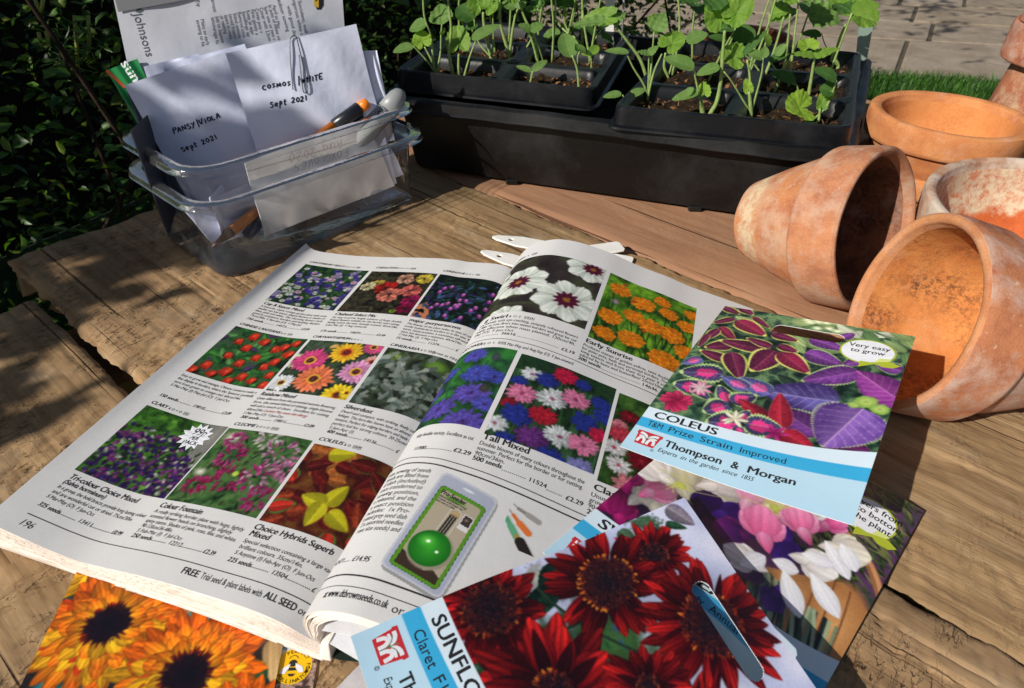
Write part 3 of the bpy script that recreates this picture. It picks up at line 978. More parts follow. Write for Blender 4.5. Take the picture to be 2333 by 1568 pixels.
picture('seeder_photo', right_page, p_seeder(), 36, 12.5, M_pageprint, rp, .00005, 'seeding tool with a green bulb in a clear pack', (205, 203, 199))
p = Pic(22, 22, 3.2, (205, 203, 199), 22); p.a[:] = c3((205, 203, 199))
p.line([(1, 20.5), (3.5, 19.2)], .35, (120, 120, 120)); p.line([(3.5, 19.2), (7, 18.3), (12, 17)], 1.6, (140, 132, 126)); p.line([(8, 18), (13, 16.7)], 2.6, (160, 154, 148))
p.line([(0, 17), (2.4, 15.2)], .35, (130, 110, 100)); p.line([(2.4, 15.2), (6.5, 12)], 1.6, (214, 110, 50)); p.line([(6, 12.4), (10.5, 9.5)], 3, (224, 116, 52))
p.line([(-2, 15), (0, 13)], .3, (120, 120, 120)); p.line([(.2, 12.6), (4.5, 7.8)], 2.2, (90, 160, 120)); p.line([(3, 9.5), (6.5, 5.6)], 3, (96, 168, 126)); p.line([(6.5, 6), (9, 3.6)], 2.2, (170, 140, 70)); p.line([(8.6, 4), (15, -3)], 4.6, (40, 36, 34))
picture('needle_photo', right_page, p, 83.5, 48.5, M_pageprint, rp, .00005, 'three coloured needles', (205, 203, 199))

# --------------------------------------------------------------- words on the pages
IT = .2


def icons(W, x, y, s=1.5, hp='HA', n=4):
    for k in range(n):
        cx = x+k*s*1.45
        if k % 2: W.ring(cx, y+s*.5, s*.42, .25)
        elif k == 2: W.rule(cx-s*.4, y+s*.45, cx+s*.4, y+s*.55, .25, 2).rule(cx, y, cx, y+s, .2, 2)
        else: W.rule(cx, y, cx+.1, y+s, .5, 2).rule(cx-s*.35, y+s*.1, cx+s*.35, y+s*.1, .25, 2).rule(cx-s*.3, y+s*.5, cx+s*.3, y+s*.5, .2, 2)
    cx = x+n*s*1.45; w_ = s*.9*len(hp)
    for a in ((cx, y-.2, cx+w_, y-.2), (cx, y+s+.2, cx+w_, y+s+.2), (cx, y-.2, cx, y+s+.2), (cx+w_, y-.2, cx+w_, y+s+.2)): W.rule(*a, .18, 2)
    W.text(hp, cx+.35, y+.15, s*1.3, fit=w_-.7)


def body(W, x, y, lines, pitch=3.15, size=3.0, full=55., k=.39, shear=IT):
    for i, t in enumerate(lines):
        if t: W.text(t, x, y-i*pitch, size, fit=min(full, len(t)*size*k), shear=shear, bold=.004)


def price(W, x, y, a, b, c, w_=50., shear=IT):
    W.text(a, x, y, 3.3, fit=len(a)*1.42, shear=shear, bold=.03)
    x1 = x+len(a)*1.42+.6; W.dots(x1, x+w_*.47-1, y+.3)
    W.text(b, x+w_*.47, y, 3.2, fit=len(b)*1.55, shear=shear, bold=.012); W.dots(x+w_*.47+len(b)*1.55+.6, x+w_-6.5, y+.3)
    W.text(c, x+w_-6, y, 3.3, fit=6.2 if len(c) > 2 else 1.6, shear=shear, bold=.03)


W = Words()
for t, x, y, wd, hp, ni in (('CANTERBURY BELLS', 14.8, 273.2, 31, 'HB', 4), ('CARNATION', 74.2, 274, 19, 'HHP', 4), ('CERINTHE', 132.6, 273.6, 18, 'HA', 3), ('CHINESE LANTERNS', 14.4, 181.6, 32, 'HP', 2), ('CHRYSANTHEMUM', 73, 181.4, 29, '', 3), ('CINERARIA', 132.6, 180.4, 21, 'HHP', 2),
                           ('CLARY', 14.2, 95.8, 11, 'HA', 4), ('CLEOME', 72.4, 95.6, 15, 'HHA', 4), ('COLEUS', 130.6, 94.2, 15, 'HHP', 2)):
    W.text(t, x, y, 3.5, fit=wd, shear=IT, bold=.035)
    icons(W, x+wd+1.8, y, 1.7, hp, ni) if hp else icons(W, x+wd+1.8, y, 1.7, '', ni)
W.text('(treat as HHA)', 163, 180.2, 3.2, fit=20, shear=IT)
for t, x, y, wd in (('Cup & Saucer Mixed', 15, 209.2, 33), ('Chabaud Select Mix', 74.6, 208.6, 33), ('major purpurascens', 133.6, 208.4, 38), ('Rainbow Mixed', 72.4, 121.8, 25), ('Silverdust', 132, 120.4, 18),
                    ('Tri-colour Choice Mixed', 15, 35.2, 42), ('Colour Fountain', 71.8, 35.6, 27), ('Choice Hybrids Superb', 130.2, 35, 43), ('Mixed', 130.2, 31.2, 11)):
    W.text(t, x, y, 4.5, fit=wd, shear=IT, bold=.035)
W.text('(Salvia horminum)', 14.8, 31.8, 3.8, fit=25, shear=IT, bold=.03)
body(W, 15, 205.6, ['A favourite, classic cottage garden plant with semi-', 'double cup and saucer shaped flowers in shades of', 'blue, pink and white. The charming flowers look', 'good in containers, borders and bedding displays.', '75cm/30in. S Apr-Jun (O)  F May-Jul'])
body(W, 74.6, 205, ['An easy to grow, bright mixture of large double', 'fringed flowers suitable for the border and cutting,', 'lasting well in the vase. Sweetly scented. 45cm/18in.', 'S Jan-Mar (I)  F Aug onwards'])
body(W, 133.6, 204.6, ['The beauty of the plant belies its ease of cultivat', 'Looks wonderful in borders or in the vase. Best i', 'warm, sunny position, it sometimes self-seeds, bu', 'does not become a nuisance. 60cm/24in.', 'S Feb-Mar (I)  F May-Oct'], full=52)
price(W, 15, 188.8, '750 seeds', '14573', '£2.09'); price(W, 74.6, 188.4, '175 seeds', '10039', '£2.49'); price(W, 133.2, 188.2, '15 seeds', '11374', '£', 49)
body(W, 14, 122.6, ['Easy to grow and manage, Chinese Lanterns make a', "fine display in borders, where the 'lanterns' gradually", 'turn from green to orange-red. 60cm/24in.', 'S Mar-May (I) May-Jul (O)  F Jul-Oct'], 3.3)
body(W, 72.4, 118.2, ['Quite different from the perennial autumn flowering', 'form, this annual blend of shining, single blooms', 'will add a touch of cheer.  Excellent for cutting.', '60cm/24in.', 'S Mar-May (O)  F Jun-Oct'], 3.3)
body(W, 132, 116.8, ['Dwarf and compact, with striking, finely cut silver', 'foliage. The fern-like leaves have an almost woolly', 'texture. Perfect for edging borders and beds and is a', 'perfect foil for strong colours. 20-25cm/8-10in.', 'S Jan-Apr (I)'], 3.3, full=54)
price(W, 14, 102.8, '150 seeds', '19810', '£2.09'); price(W, 72.6, 101.6, '300 seeds', '19811', '£2.09'); price(W, 132, 100.4, '400 seeds', '14136', '£', 49)
body(W, 14.6, 28.4, ['In a group, the bold bracts provide long lasting colour', 'and are wonderful cut or dried. 75cm/30in.', 'S Mar-May (O)  F Jun-Oct'], 3.3)
body(W, 71.6, 32.2, ['A really striking border plant with huge, lightly', 'scented flower heads on branching, slightly', 'spiny stems. Shades of pink, rose, lilac and white.', '90-120cm/36-48in.', 'S Feb-Mar (I)  F Jul-Oct'], 2.95)
body(W, 130, 27.4, ['Special selection containing a large variety of', 'brilliant colours. 35cm/14in.', 'S Anytime (I) Feb-Apr (O)  F Jun-Oct'], 3.3)
price(W, 14.6, 16.6, '325 seeds', '13411', '£0.99'); price(W, 71, 17.2, '250 seeds', '12212', '£2.39'); price(W, 129, 16.8, '225 seeds', '13504', '£', 50)
W.rule(14.6, 11.2, 180, 11.8, .4, 80)
W.text('196', 15, 4.9, 5.0, fit=7.5, shear=.25)
W.text('FREE', 112, 5.8, 4.6, fit=9, bold=.035); W.text('Trial seed & plant labels with', 122.6, 5.9, 4.4, fit=32); W.text('ALL SEED', 155.8, 6.2, 4.6, fit=15.5, bold=.035); W.text('or', 172.6, 6.3, 4.4)
W.obj('printed_words', left_page, M_ink, lp)
W = Words(); W.text('Caution: May cause skin allergy', 84.5, 108.3, 3.0, fit=30, shear=IT)
W.obj('printed_words', left_page, M_inkred, lp)
# starburst
W = Words(); cx, cy = 56, 83
st = [(cx+(10.4 if k % 2 == 0 else 7.2)*math.cos(k*PI/13), cy+(10.4 if k % 2 == 0 else 7.2)*math.sin(k*PI/13)) for k in range(26)]
W.poly([(cx, cy)]+[(cx+(x-cx)*1.03, cy+(y-cy)*1.03) for x, y in st], [(0, 1+k, 1+(k+1) % 26) for k in range(26)])
W.obj('starburst_edge', left_page, M_ink, lp, .00012)
W = Words(); W.poly([(cx, cy)]+st, [(0, 1+k, 1+(k+1) % 26) for k in range(26)])
W.obj('starburst', left_page, M_white, lp, .00018)
W = Words(); W.text('99p', cx, cy+1.0, 7.5, fit=9.5, shear=.3, bold=.01, align='c'); W.text('PER', cx, cy-2.6, 3.8, bold=.04, align='c'); W.text('PACK', cx, cy-6, 3.8, bold=.04, align='c')
W.obj('printed_words', left_page, M_ink, lp, .00026)
# right page
W = Words()
W.text('g Swirl', 27, 195.4, 5.2, fit=15, bold=.035); icons(W, 44, 195.6, 2, 'HHA', 3); icons(W, 26, 273.4, 2, 'HP', 3); W.text('COREOPSIS', 10, 273.4, 3.5, bold=.035)
body(W, 25, 191.6, ['ow annuals with eye-catching, uniquely coloured flowers', ' a filler to sow direct into mixed borders and great for cut', 'imply effective when mass planted. 120cm/4ft.', 'May (O)  F Jun-Oct'], 3.4, 3.5, full=60, k=.40, shear=0)
W.dots(28, 43, 178.4); W.text('36616', 44, 178.1, 3.4, bold=.015); W.dots(54, 77.5, 178.2); W.text('£2.19', 78.6, 177.2, 3.6, fit=7.5, bold=.03)
W.text('Early Sunrise', 89.4, 191.8, 5.2, fit=28, bold=.035)
body(W, 89, 187.9, ['Produces masses of golden-yellow, semi double flowers', 'for patio pots, beds and perennial borders. These have a', 'long season and from their first year if sown early,', 'adored by bees and butterflies! 25cm/10in. S Jan-Apr'], 3.1, 3.3, full=60, k=.40, shear=0)
W.text('200 seeds', 88.8, 175.2, 3.7, fit=13, bold=.035); W.dots(102.5, 124.5, 175.3); W.text('14646', 125.4, 175, 3.4, fit=9, bold=.015); W.dots(135, 142, 175)
W.rule(14, 174.9, 186, 170.6, .45, 60)
W.text('CORNFLOWER', 12, 169, 3.8, fit=24, bold=.035, shear=IT); icons(W, 37.2, 169.2, 1.9, 'HA', 3); W.text('S Mar-May and Aug-Sep (O)  F Jun-onward', 49, 168.7, 3.5, fit=38.5)
W.text('Tall Mixed', 60.4, 98.2, 5.4, fit=22, bold=.035)
body(W, 60.2, 94.4, ['Double blooms of many colours throughout the', 'summer. Perfect for the border or for cutting.', '90cm/36in.'], 3.3, 3.5, full=50, k=.40, shear=0)
W.text('500 seeds', 60.2, 84.6, 3.8, fit=13.5, bold=.035); W.dots(74.5, 85.5, 84.2); W.text('11524', 86.4, 83.6, 3.4, fit=8.5, bold=.015); W.dots(95.5, 103, 83); W.text('£2.29', 104, 82.2, 3.6, fit=8, bold=.03)
W.text('fully double variety. Excellent as cut', 27, 95.6, 3.5, fit=30, shear=0); W.text('11900', 30.6, 85.8, 3.4, fit=6.6, bold=.015); W.dots(37.6, 50, 86); W.text('£2.29', 50.7, 86.2, 3.6, fit=8, bold=.03)
W.text('Classic', 114.4, 93.6, 5.4, fit=17, bold=.035); body(W, 114.2, 89.6, ['Unusual rich', 'growing', '90cm/36in.'], 3.3, 3.5, k=.4, shear=0); W.text('200 seeds', 114.2, 79.6, 3.8, bold=.035)
W.rule(8, 81.6, 186, 75.4, .45, 60); W.rule(8, 78, 186, 71.6, .75, 60)
W.text('er', 18, 75.4, 5.2, bold=.03, shear=IT)
body(W, 22, 71.3, ['sion sowing of seeds', ' seeds are lifted from', ' d dish (included)', ' once transferred to', ' sowing position,', ' e released, and the', ' e exact position', ' ncludes:  1x Pro-', ' trated grey seed dish', '  3 x assorted needles', '  rent size seeds) and'], 3.32, 3.5, full=24, k=.41, shear=IT)
W.text('42471......', 20, 22.6, 3.4, fit=11, shear=IT); W.text('£14.95', 32, 22.4, 3.7, fit=8, shear=IT, bold=.03)
W.rule(8, 16.4, 186, 13.4, .75, 80); W.rule(8, 11.2, 186, 9, .35, 80)
W.text('at www.dtbrownseeds.co.uk', 27.5, 6, 4.8, fit=28, bold=.02); W.text('or', 57.2, 5.4, 4.8)
W.obj('printed_words', right_page, M_ink, rp)
W = Words(); a = -math.atan2(6.1, 27)
W.text('Pro-Seeder', 54.2, 62.2, 3.2, fit=12, rot=a, bold=.03)
W.text('Allows the individual sowing', 54.4, 60.4, 1.5, fit=13, rot=a); W.text('of seeds of all shapes and', 54.1, 59.1, 1.5, fit=12, rot=a); W.text('sizes one at a time', 53.8, 57.8, 1.5, fit=9, rot=a)
W.obj('printed_words', right_page, M_ink, rp, .0002)
# ------------------------------------------------------------------ seed packets
class Quad:
    """a sheet w x h mm given by its four world corners, sagging a little"""
    def __init__(s, bl, br, tr, tl, w, h, bulge=.0, f=None):
        s.c = [np.array(v, float) for v in (bl, br, tr, tl)]; s.w, s.h, s.b, s.f = w, h, bulge, f
    def __call__(s, x, y, off=0.):
        u = np.asarray(x, float)/s.w; v = np.asarray(y, float)/s.h
        U, V = u[..., None], v[..., None]
        bl, br, tr, tl = s.c
        P = (bl*(1-U)+br*U)*(1-V)+(tl*(1-U)+tr*U)*V
        N = np.cross(br-bl, tl-bl); N /= np.linalg.norm(N)
        d = s.b*np.sin(PI*np.clip(u, 0, 1))*np.sin(PI*np.clip(v, 0, 1))
        if s.f is not None: d = d+s.f(u, v)
        return P+N*(d+off)[..., None]


PKW, PKH = 105., 148.
coleus_s = Quad(at(1412, 1016.7, .037), at(1943, 1196.5, .055), at(2086, 767, .060), at(1652.5, 697, .034), PKW, PKH, 0, lambda u, v: .0012*np.sin(u*5+v*3)*np.sin(PI*v)-.0015*np.sin(PI*u)*(1-v))
_A, _B = at(798.5, 1449.6, .047), at(1559.5, 1133.7, .033)
_x = at(843, 1567, .045)-_A; _x2 = at(1842.5, 1568, .028)-_B
_xa = _x/np.linalg.norm(_x); _xb = _x2/np.linalg.norm(_x2)
_xx = (_xa+_xb)/2; _xx[2] = -.10; _xx /= np.linalg.norm(_xx)
sunf_s = Quad(_A, _A+(_xa+_xx)/2*PKW/1000*[1, 1, 1], _B+(_xb+_xx)/2*PKW/1000, _B, PKW, PKH, .002, lambda u, v: .0015*np.sin(v*7+u*2)*np.sin(PI*v))
_C = at(2105.7, 1164.8, .004); _t = at(2039.6, 1124.3, .004)-_C; _t /= np.linalg.norm(_t)
_d = at(1879, 1568, .004)-_C; _d /= np.linalg.norm(_d)


_bl = at(1237, 1259, .0375)
sweet_s = Quad(_bl, _C+_d*.160, _C, _bl*[1, 1, 0]+np.array([.108, .116, .024]), PKW, PKH, 0, lambda u, v: .0012*np.sin(u*6)*np.sin(PI*v)*(1-u)+.011*np.exp(-((u-.52)/.24)**2-((v-.02)/.34)**2))
_m0, _m1 = at(171, 1310, .0025), at(44, 1568, .0025); _n0, _n1 = at(645, 1462, .0025), at(627, 1568, .0025)
_mu = (_m0-_m1)/np.linalg.norm(_m0-_m1); _mr = np.array([_mu[1], -_mu[0], 0])
_mtl = _m0+_mu*.052
mari_s = Quad(_mtl-_mu*.148, _mtl-_mu*.148+_mr*.1003, _mtl+_mr*.1003, _mtl, 100., 148., .0006)
_e0, _e1 = at(723, 1502, .0010), at(712.6, 1568, .0010); _eu = (_e0-_e1)/np.linalg.norm(_e0-_e1); _er = np.array([_eu[1], -_eu[0], 0])
_etr = _e0+_eu*.030
bee_s = Quad(_etr-_er*.105-_eu*.148, _etr-_eu*.148, _etr, _etr-_er*.105, 105., 148., 0)


def uvq(q, px, py):
    """millimetre place on a flat quad for a point of the survey picture"""
    x, y = q.w/2, q.h/2
    def pr(P):
        d = np.asarray(P)-CAMP; w_ = d@_fw; return np.array([1166.5+FOC*(d@_ri)/w_, 784-FOC*(d@_up)/w_])
    for _ in range(12):
        e = pr(q(np.array(x), np.array(y)))-[px, py]; h = .5
        J = np.stack([(pr(q(np.array(x+h), np.array(y)))-pr(q(np.array(x-h), np.array(y))))/(2*h), (pr(q(np.array(x), np.array(y+h)))-pr(q(np.array(x), np.array(y-h))))/(2*h)], 1)
        s = np.linalg.solve(J, -e); x += s[0]; y += s[1]
    return float(x), float(y)




def bands(p):
    x = p.X/105
    t = 33.5+14*x**2.3; bt = 25+11.3*x**1.7; bb = 18+9*x**1.9
    def st(m, c):
        p.a = p.a*(1-m[..., None])+c3(c)*m[..., None]
    e = lambda y: np.clip((y-p.Y)*p.res+.5, 0, 1)
    st(e(t), (222, 238, 248)); st(e(bt), (62, 176, 224)); st(e(bb), (186, 222, 240))
    g = np.clip((p.Y-0)/18, 0, 1)[..., None]*e(bb)[..., None]
    p.a = p.a*(1-.25*g)+.25*g*c3((214, 236, 248))
    return p


def packet(name, label, surf, p, slot=None, group='seed packets'):
    """a sealed packet: printed front in relief, thin body, hanging slot"""
    t = empty(name, tuple(surf.c[0]), label, 'seed packet', group)
    mask = None
    if slot:
        cx, cy, L, H = slot
        fx = (p.X[:-1, :-1]+p.X[1:, 1:])/2; fy = (p.Y[:-1, :-1]+p.Y[1:, 1:])/2
        d = np.hypot(np.maximum(np.abs(fx-cx)-(L-H)/2, 0), fy-cy)
        mask = d > H/2
    o = put('front', grid_mesh('front', surf(p.X, p.Y, 0.), mask, p.a), [M_packprint, M_white], t)
    sm = solidify(o, .00028, -1)
    m = o.modifiers['thickness']; m.material_offset = 1; m.material_offset_rim = 1
    return t, o


def slant(W, txt, x0, y0, x1, y1, size, bold=.01, shear=0, mid=0.):
    """words following the band's curve: placed letter group by letter group"""
    ws = txt.split(' '); tot = len(txt); x = 0
    for w_ in ws:
        a, b = x/tot, (x+len(w_))/tot
        f = lambda k: y0+(y1-y0)*k**1.6
        W.text(w_, x0+(x1-x0)*a, f(a), size, fit=(x1-x0)*(b-a)*.97, rot=math.atan2(f(b)-f(a), (x1-x0)*(b-a)), bold=bold, shear=shear)
        x += len(w_)+1


M_logo = simple('logo_red', (.58, .03, .04), .4, .5)
M_leafink = simple('leaf_ink', (.10, .22, .10), .5)
M_lime = simple('lime_ink', (.42, .48, .03), .45)
M_lime2 = simple('pale_lime_ink', (.66, .72, .22), .45)


def logo(t, surf):
    x0, y0 = 9.6, 10.6
    W = Words(); W.fan([(x0-5, y0-4.6), (x0+5, y0-4.6), (x0+6, y0+2.6), (x0+6.6, y0+2.9), (x0+6.4, y0+4.8), (x0-6.4, y0+4.8), (x0-6.6, y0+2.9), (x0-6, y0+2.6)])
    o = W.obj('pot_emblem', surf, M_logo, t, .00008)
    W = Words()
    for s in (-1, 1):
        W.path([(x0+s*.9, y0-3.6), (x0+s*1.1, y0-1.2), (x0+s*2.2, y0+.2), (x0+s*3.7, y0-.5), (x0+s*4.2, y0-3.2)], 1.5)
        W.path([(x0+s*.7, y0+.4), (x0+s*1.4, y0+2.1), (x0+s*3, y0+3), (x0+s*4.8, y0+3.1)], 1.5)
        W.path([(x0+s*1.2, y0+1.1), (x0+s*3, y0+1.2), (x0+s*4.6, y0+1)], 1.)
    W.obj('emblem_leaves', surf, M_white, o, .00014)
    W = Words(); W.path([(x0, y0-3.8), (x0-.1, y0), (x0+.2, y0+3.4)], .35); W.path([(x0, y0), (x0+2, y0+1.7), (x0+4, y0+2)], .3); W.path([(x0, y0-.6), (x0-2, y0+1.5), (x0-4, y0+2)], .3)
    W.obj('emblem_stem', surf, M_leafink, o, .0002)
    W = Words(); W.ring(x0+5.2, y0-6, .7, .18, 12); W.text('R', x0+4.85, y0-6.4, 1.1); W.obj('printed_words', surf, M_ink, t, .0001)


def bubble(t, surf, lines, cx=86, cy=125):
    W = Words(); n = 40
    P = [(cx+13.6*math.cos(2*PI*k/n), cy+11.6*math.sin(2*PI*k/n)) for k in range(n)]
    W.fan(P); W.fan([(cx-2, cy-10), (cx-1.5, cy-15), (cx+3, cy-10.8)]); o = W.obj('badge_edge', surf, M_lime, t, .00007)
    W = Words(); W.fan([(cx+12.7*math.cos(2*PI*k/n), cy+10.7*math.sin(2*PI*k/n)) for k in range(n)]); W.obj('badge', surf, M_white, t, .00012)
    W = Words(); W.fan([(cx-1.8, cy-9.6), (cx-1.4, cy-15.2), (cx+4, cy-11.6), (cx+9, cy-8.8), (cx+9, cy-7.6), (cx+3, cy-9.6)])
    W.fan([(cx+5, cy-10), (cx+8, cy-7.2), (cx+12, cy-6.8), (cx+17, cy-9), (cx+14, cy-12), (cx+9, cy-12.4)]); W.obj('badge_leaf', surf, M_lime, t, .00016)
    W = Words(); W.fan([(cx+5, cy-8.8), (cx+6.5, cy-5), (cx+11, cy-4.2), (cx+12.4, cy-5.4), (cx+11, cy-7)]); W.obj('badge_leaf', surf, M_lime2, t, .0002)
    W = Words()
    for i, (s_, dx) in enumerate(lines): W.text(s_, cx+dx, cy+3.0-i*4.9+(.0 if len(lines) == 2 else 2), 5.1, bold=.02, align='c')
    W.obj('printed_words', surf, M_ink, t, .0002)


# ---- coleus
def leafy(p, seq):
    for a in seq: p.leaf(*a[0], **a[1])


def paint_coleus():
    p = Pic(PKW, PKH, 3.0, (30, 44, 34), 31); p.mottle([(20, 34, 28), (50, 78, 56), (110, 140, 90), (40, 60, 50)], 8, 4, 2.4)
    r = p.r
    for i in range(34):                       # pale leaves, out of focus at the head
        x = r.uniform(20, 108); y = r.uniform(128, 152)
        c = [(210, 222, 160), (150, 180, 110), (236, 240, 206), (110, 150, 90), (180, 204, 130)][r.integers(5)]
        p.petal(x, y, r.uniform(0, 6.28), r.uniform(10, 20), r.uniform(6, 11), np.array(c)*.75, c, .7, .25)
    for i in range(10): p.blob(r.uniform(45, 70), r.uniform(140, 150), 4, 3, (250, 250, 220), (210, 220, 150), 0, .8)
    for i in range(26):
        p.leaf(r.uniform(0, 90), r.uniform(60, 120), r.uniform(0, 6.28), 12, 7, (50, 70, 50), (110, 150, 90), .1, .1, 12, None, (30, 44, 34))
    Y = (222, 226, 110); LG = (176, 208, 130); B = (110, 26, 66); Bd = (60, 12, 40); PU = (104, 62, 148); PUd = (56, 34, 96); V1 = (200, 90, 150)
    def L(x, y, a, l, w_, inn, edge, in2, vein=V1, ew=.13, serr=.07, ns=16, blot=None): 
        x0, y0 = x-math.cos(a)*l/2, y-math.sin(a)*l/2
        p.dark_under(x-1, y-2.5, l*.62, .45); p.leaf(x0, y0, a, l, w_, inn, edge, ew, serr, ns, vein, in2, .6, .09, blot)
    def K(r0, t0, wpx, kind):
        a_ = uvq(coleus_s, 1367+r0[0]*.3524, 655+r0[1]*.3524); e_ = uvq(coleus_s, 1367+t0[0]*.3524, 655+t0[1]*.3524)
        ix, iy = t0[0]-r0[0], t0[1]-r0[1]; il = math.hypot(ix, iy); k = abs(ix)/il*8.2+abs(iy)/il*13.5
        l_ = math.hypot(e_[0]-a_[0], e_[1]-a_[1])*1.12; w_ = min(wpx/k*1.55, l_*1.15); an = math.atan2(e_[1]-a_[1], e_[0]-a_[0])
        inn, edge, in2, vein, ew, serr, ns, blot = kind
        p.dark_under((a_[0]+e_[0])/2-1, (a_[1]+e_[1])/2-2.5, l_*.6, .4); p.leaf(a_[0], a_[1], an, l_, w_, inn, edge, ew, serr, ns, vein, in2, .6, .09, blot)
    KB = ((116, 30, 70), Y, Bd, (190, 110, 110), .22, .10, 15, None); KB2 = ((150, 34, 70), Y, (110, 20, 50), (200, 110, 110), .20, .10, 15, None)
    KP = ((128, 62, 150), LG, (74, 36, 96), (190, 130, 190), .15, .12, 18, None); KU = ((98, 88, 160), (120, 130, 160), PUd, (200, 180, 220), .03, .06, 22, None); KM = ((150, 60, 146), (150, 120, 150), (100, 36, 106), (224, 160, 214), .03, .05, 18, None)
    KL = ((134, 94, 176), (200, 222, 150), (84, 50, 130), (220, 176, 224), .08, .12, 26, None); KR = ((186, 36, 52), (220, 120, 110), (120, 16, 38), (214, 84, 94), .07, .12, 16, None); KV = ((74, 52, 112), (190, 218, 136), (46, 64, 74), (150, 170, 130), .24, .2, 12, (242, 54, 134)); KT = ((104, 100, 172), (150, 196, 156), (60, 60, 112), (180, 180, 210), .12, .14, 14, (238, 90, 160))
    for q_ in (((1360, 330), (1560, 400), 90, KP), ((1330, 420), (1550, 500), 110, KP), ((1560, 330), (1640, 300), 60, KP), ((1950, 540), (1800, 500), 80, KP), ((1680, 470), (1580, 500), 60, KP), ((1340, 640), (1560, 610), 60, KP),
               ((800, 130), (895, 170), 60, KB), ((905, 130), (985, 175), 70, KB), ((870, 200), (740, 228), 48, KB), ((990, 190), (1090, 260), 50, KB), ((780, 255), (865, 340), 80, KB2), ((765, 270), (680, 335), 70, KB), ((700, 300), (640, 380), 50, KB), ((850, 370), (690, 385), 70, KB), ((1060, 400), (795, 345), 85, KB),
               ((1110, 385), (960, 330), 60, KB), ((820, 470), (660, 410), 80, KB), ((850, 420), (900, 580), 140, KB), ((1130, 410), (990, 530), 170, KB), ((1165, 420), (1335, 545), 130, KB2), ((1150, 375), (1270, 415), 60, KB), ((1110, 300), (1270, 345), 60, KB), ((885, 215), (1055, 305), 120, KB2), ((1110, 290), (1180, 250), 40, KB),
               ((1670, 545), (1335, 600), 110, KP), ((1545, 740), (1080, 670), 170, KU), ((1980, 760), (1690, 560), 210, KM), ((1420, 950), (1165, 790), 190, KP), ((1440, 1000), (1725, 1065), 130, ((96, 34, 88), LG, (56, 18, 56), (150, 80, 140), .10, .14, 20, None)), ((1850, 900), (1900, 1000), 90, KU), ((1780, 860), (1700, 830), 80, KR),
               ((800, 560), (540, 545), 100, KV), ((660, 460), (540, 490), 60, KT), ((1100, 690), (925, 590), 120, KT), ((960, 660), (800, 580), 90, KT), ((660, 660), (490, 620), 110, KV), ((600, 640), (700, 720), 80, KV), ((830, 750), (775, 640), 100, KV), ((850, 740), (1000, 700), 90, KV), ((830, 760), (680, 800), 110, KV),
               ((1110, 880), (915, 735), 100, KR), ((1170, 910), (1165, 705), 100, KR), ((1170, 930), (1365, 1045), 110, KR), ((900, 880), (700, 870), 120, KV), ((900, 870), (960, 800), 80, KV), ((940, 880), (1165, 920), 120, KV), ((880, 900), (920, 960), 70, KV), ((1700, 785), (1465, 1005), 330, KL)): K(*q_)
    def A2(x, y): return uvq(coleus_s, 1367+x*.3524, 655+y*.3524)
    for cx_, cy_, n_, cs in ((490, 735, 12, ((150, 20, 60), (226, 60, 104))), (1130, 940, 6, ((150, 20, 90), (226, 60, 150))), (650, 650, 9, ((250, 230, 220), (240, 120, 170))), (870, 850, 7, ((250, 236, 200), (250, 250, 220)))):
        x, y = A2(cx_, cy_)
        for k in range(n_): p.petal(x, y, 6.28*k/n_+r.normal()*.2, 9 if n_ > 9 else 7, 6 if n_ > 9 else 2.6, np.array(cs[0])*(.8+.3*r.random()), cs[1], .9, .4)
    for cx_, cy_, rr_ in ((1720, 740, 6), (1810, 790, 5), (1640, 760, 3)):
        x, y = A2(cx_, cy_); p.blob(x, y, rr_, rr_*.9, (180, 200, 100), (110, 150, 60), 0, .25, .3); p.blob(x, y, rr_*.5, rr_*.4, (130, 160, 70), (190, 206, 110), 0, .5, .3)
    p.tone(.88, 1.08)
    return bands(p)


p = paint_coleus()
ct, cf = packet('seed_packet', 'seed packet of burgundy and purple yellow-edged leaves, nearest the tipped clay pot', coleus_s, p, (53.7, 133, 38.5, 8.6))
W = Words(); slant(W, 'COLEUS', 4.9, 26.6, 38.6, 28.2, 7.2, .03); slant(W, 'T&M Prize Strain Improved', 4.9, 19.8, 72.5, 24.0, 5.6, .003)
slant(W, 'Thompson & Morgan', 18.1, 9.8, 79.5, 12.4, 6.6, .035); slant(W, 'Experts in the garden since 1855', 17, 5.4, 62.5, 6.9, 3.9, 0, .22)
W.obj('printed_words', coleus_s, M_ink, ct); logo(ct, coleus_s); bubble(ct, coleus_s, [('Very easy', 0), ('to grow', 0)])


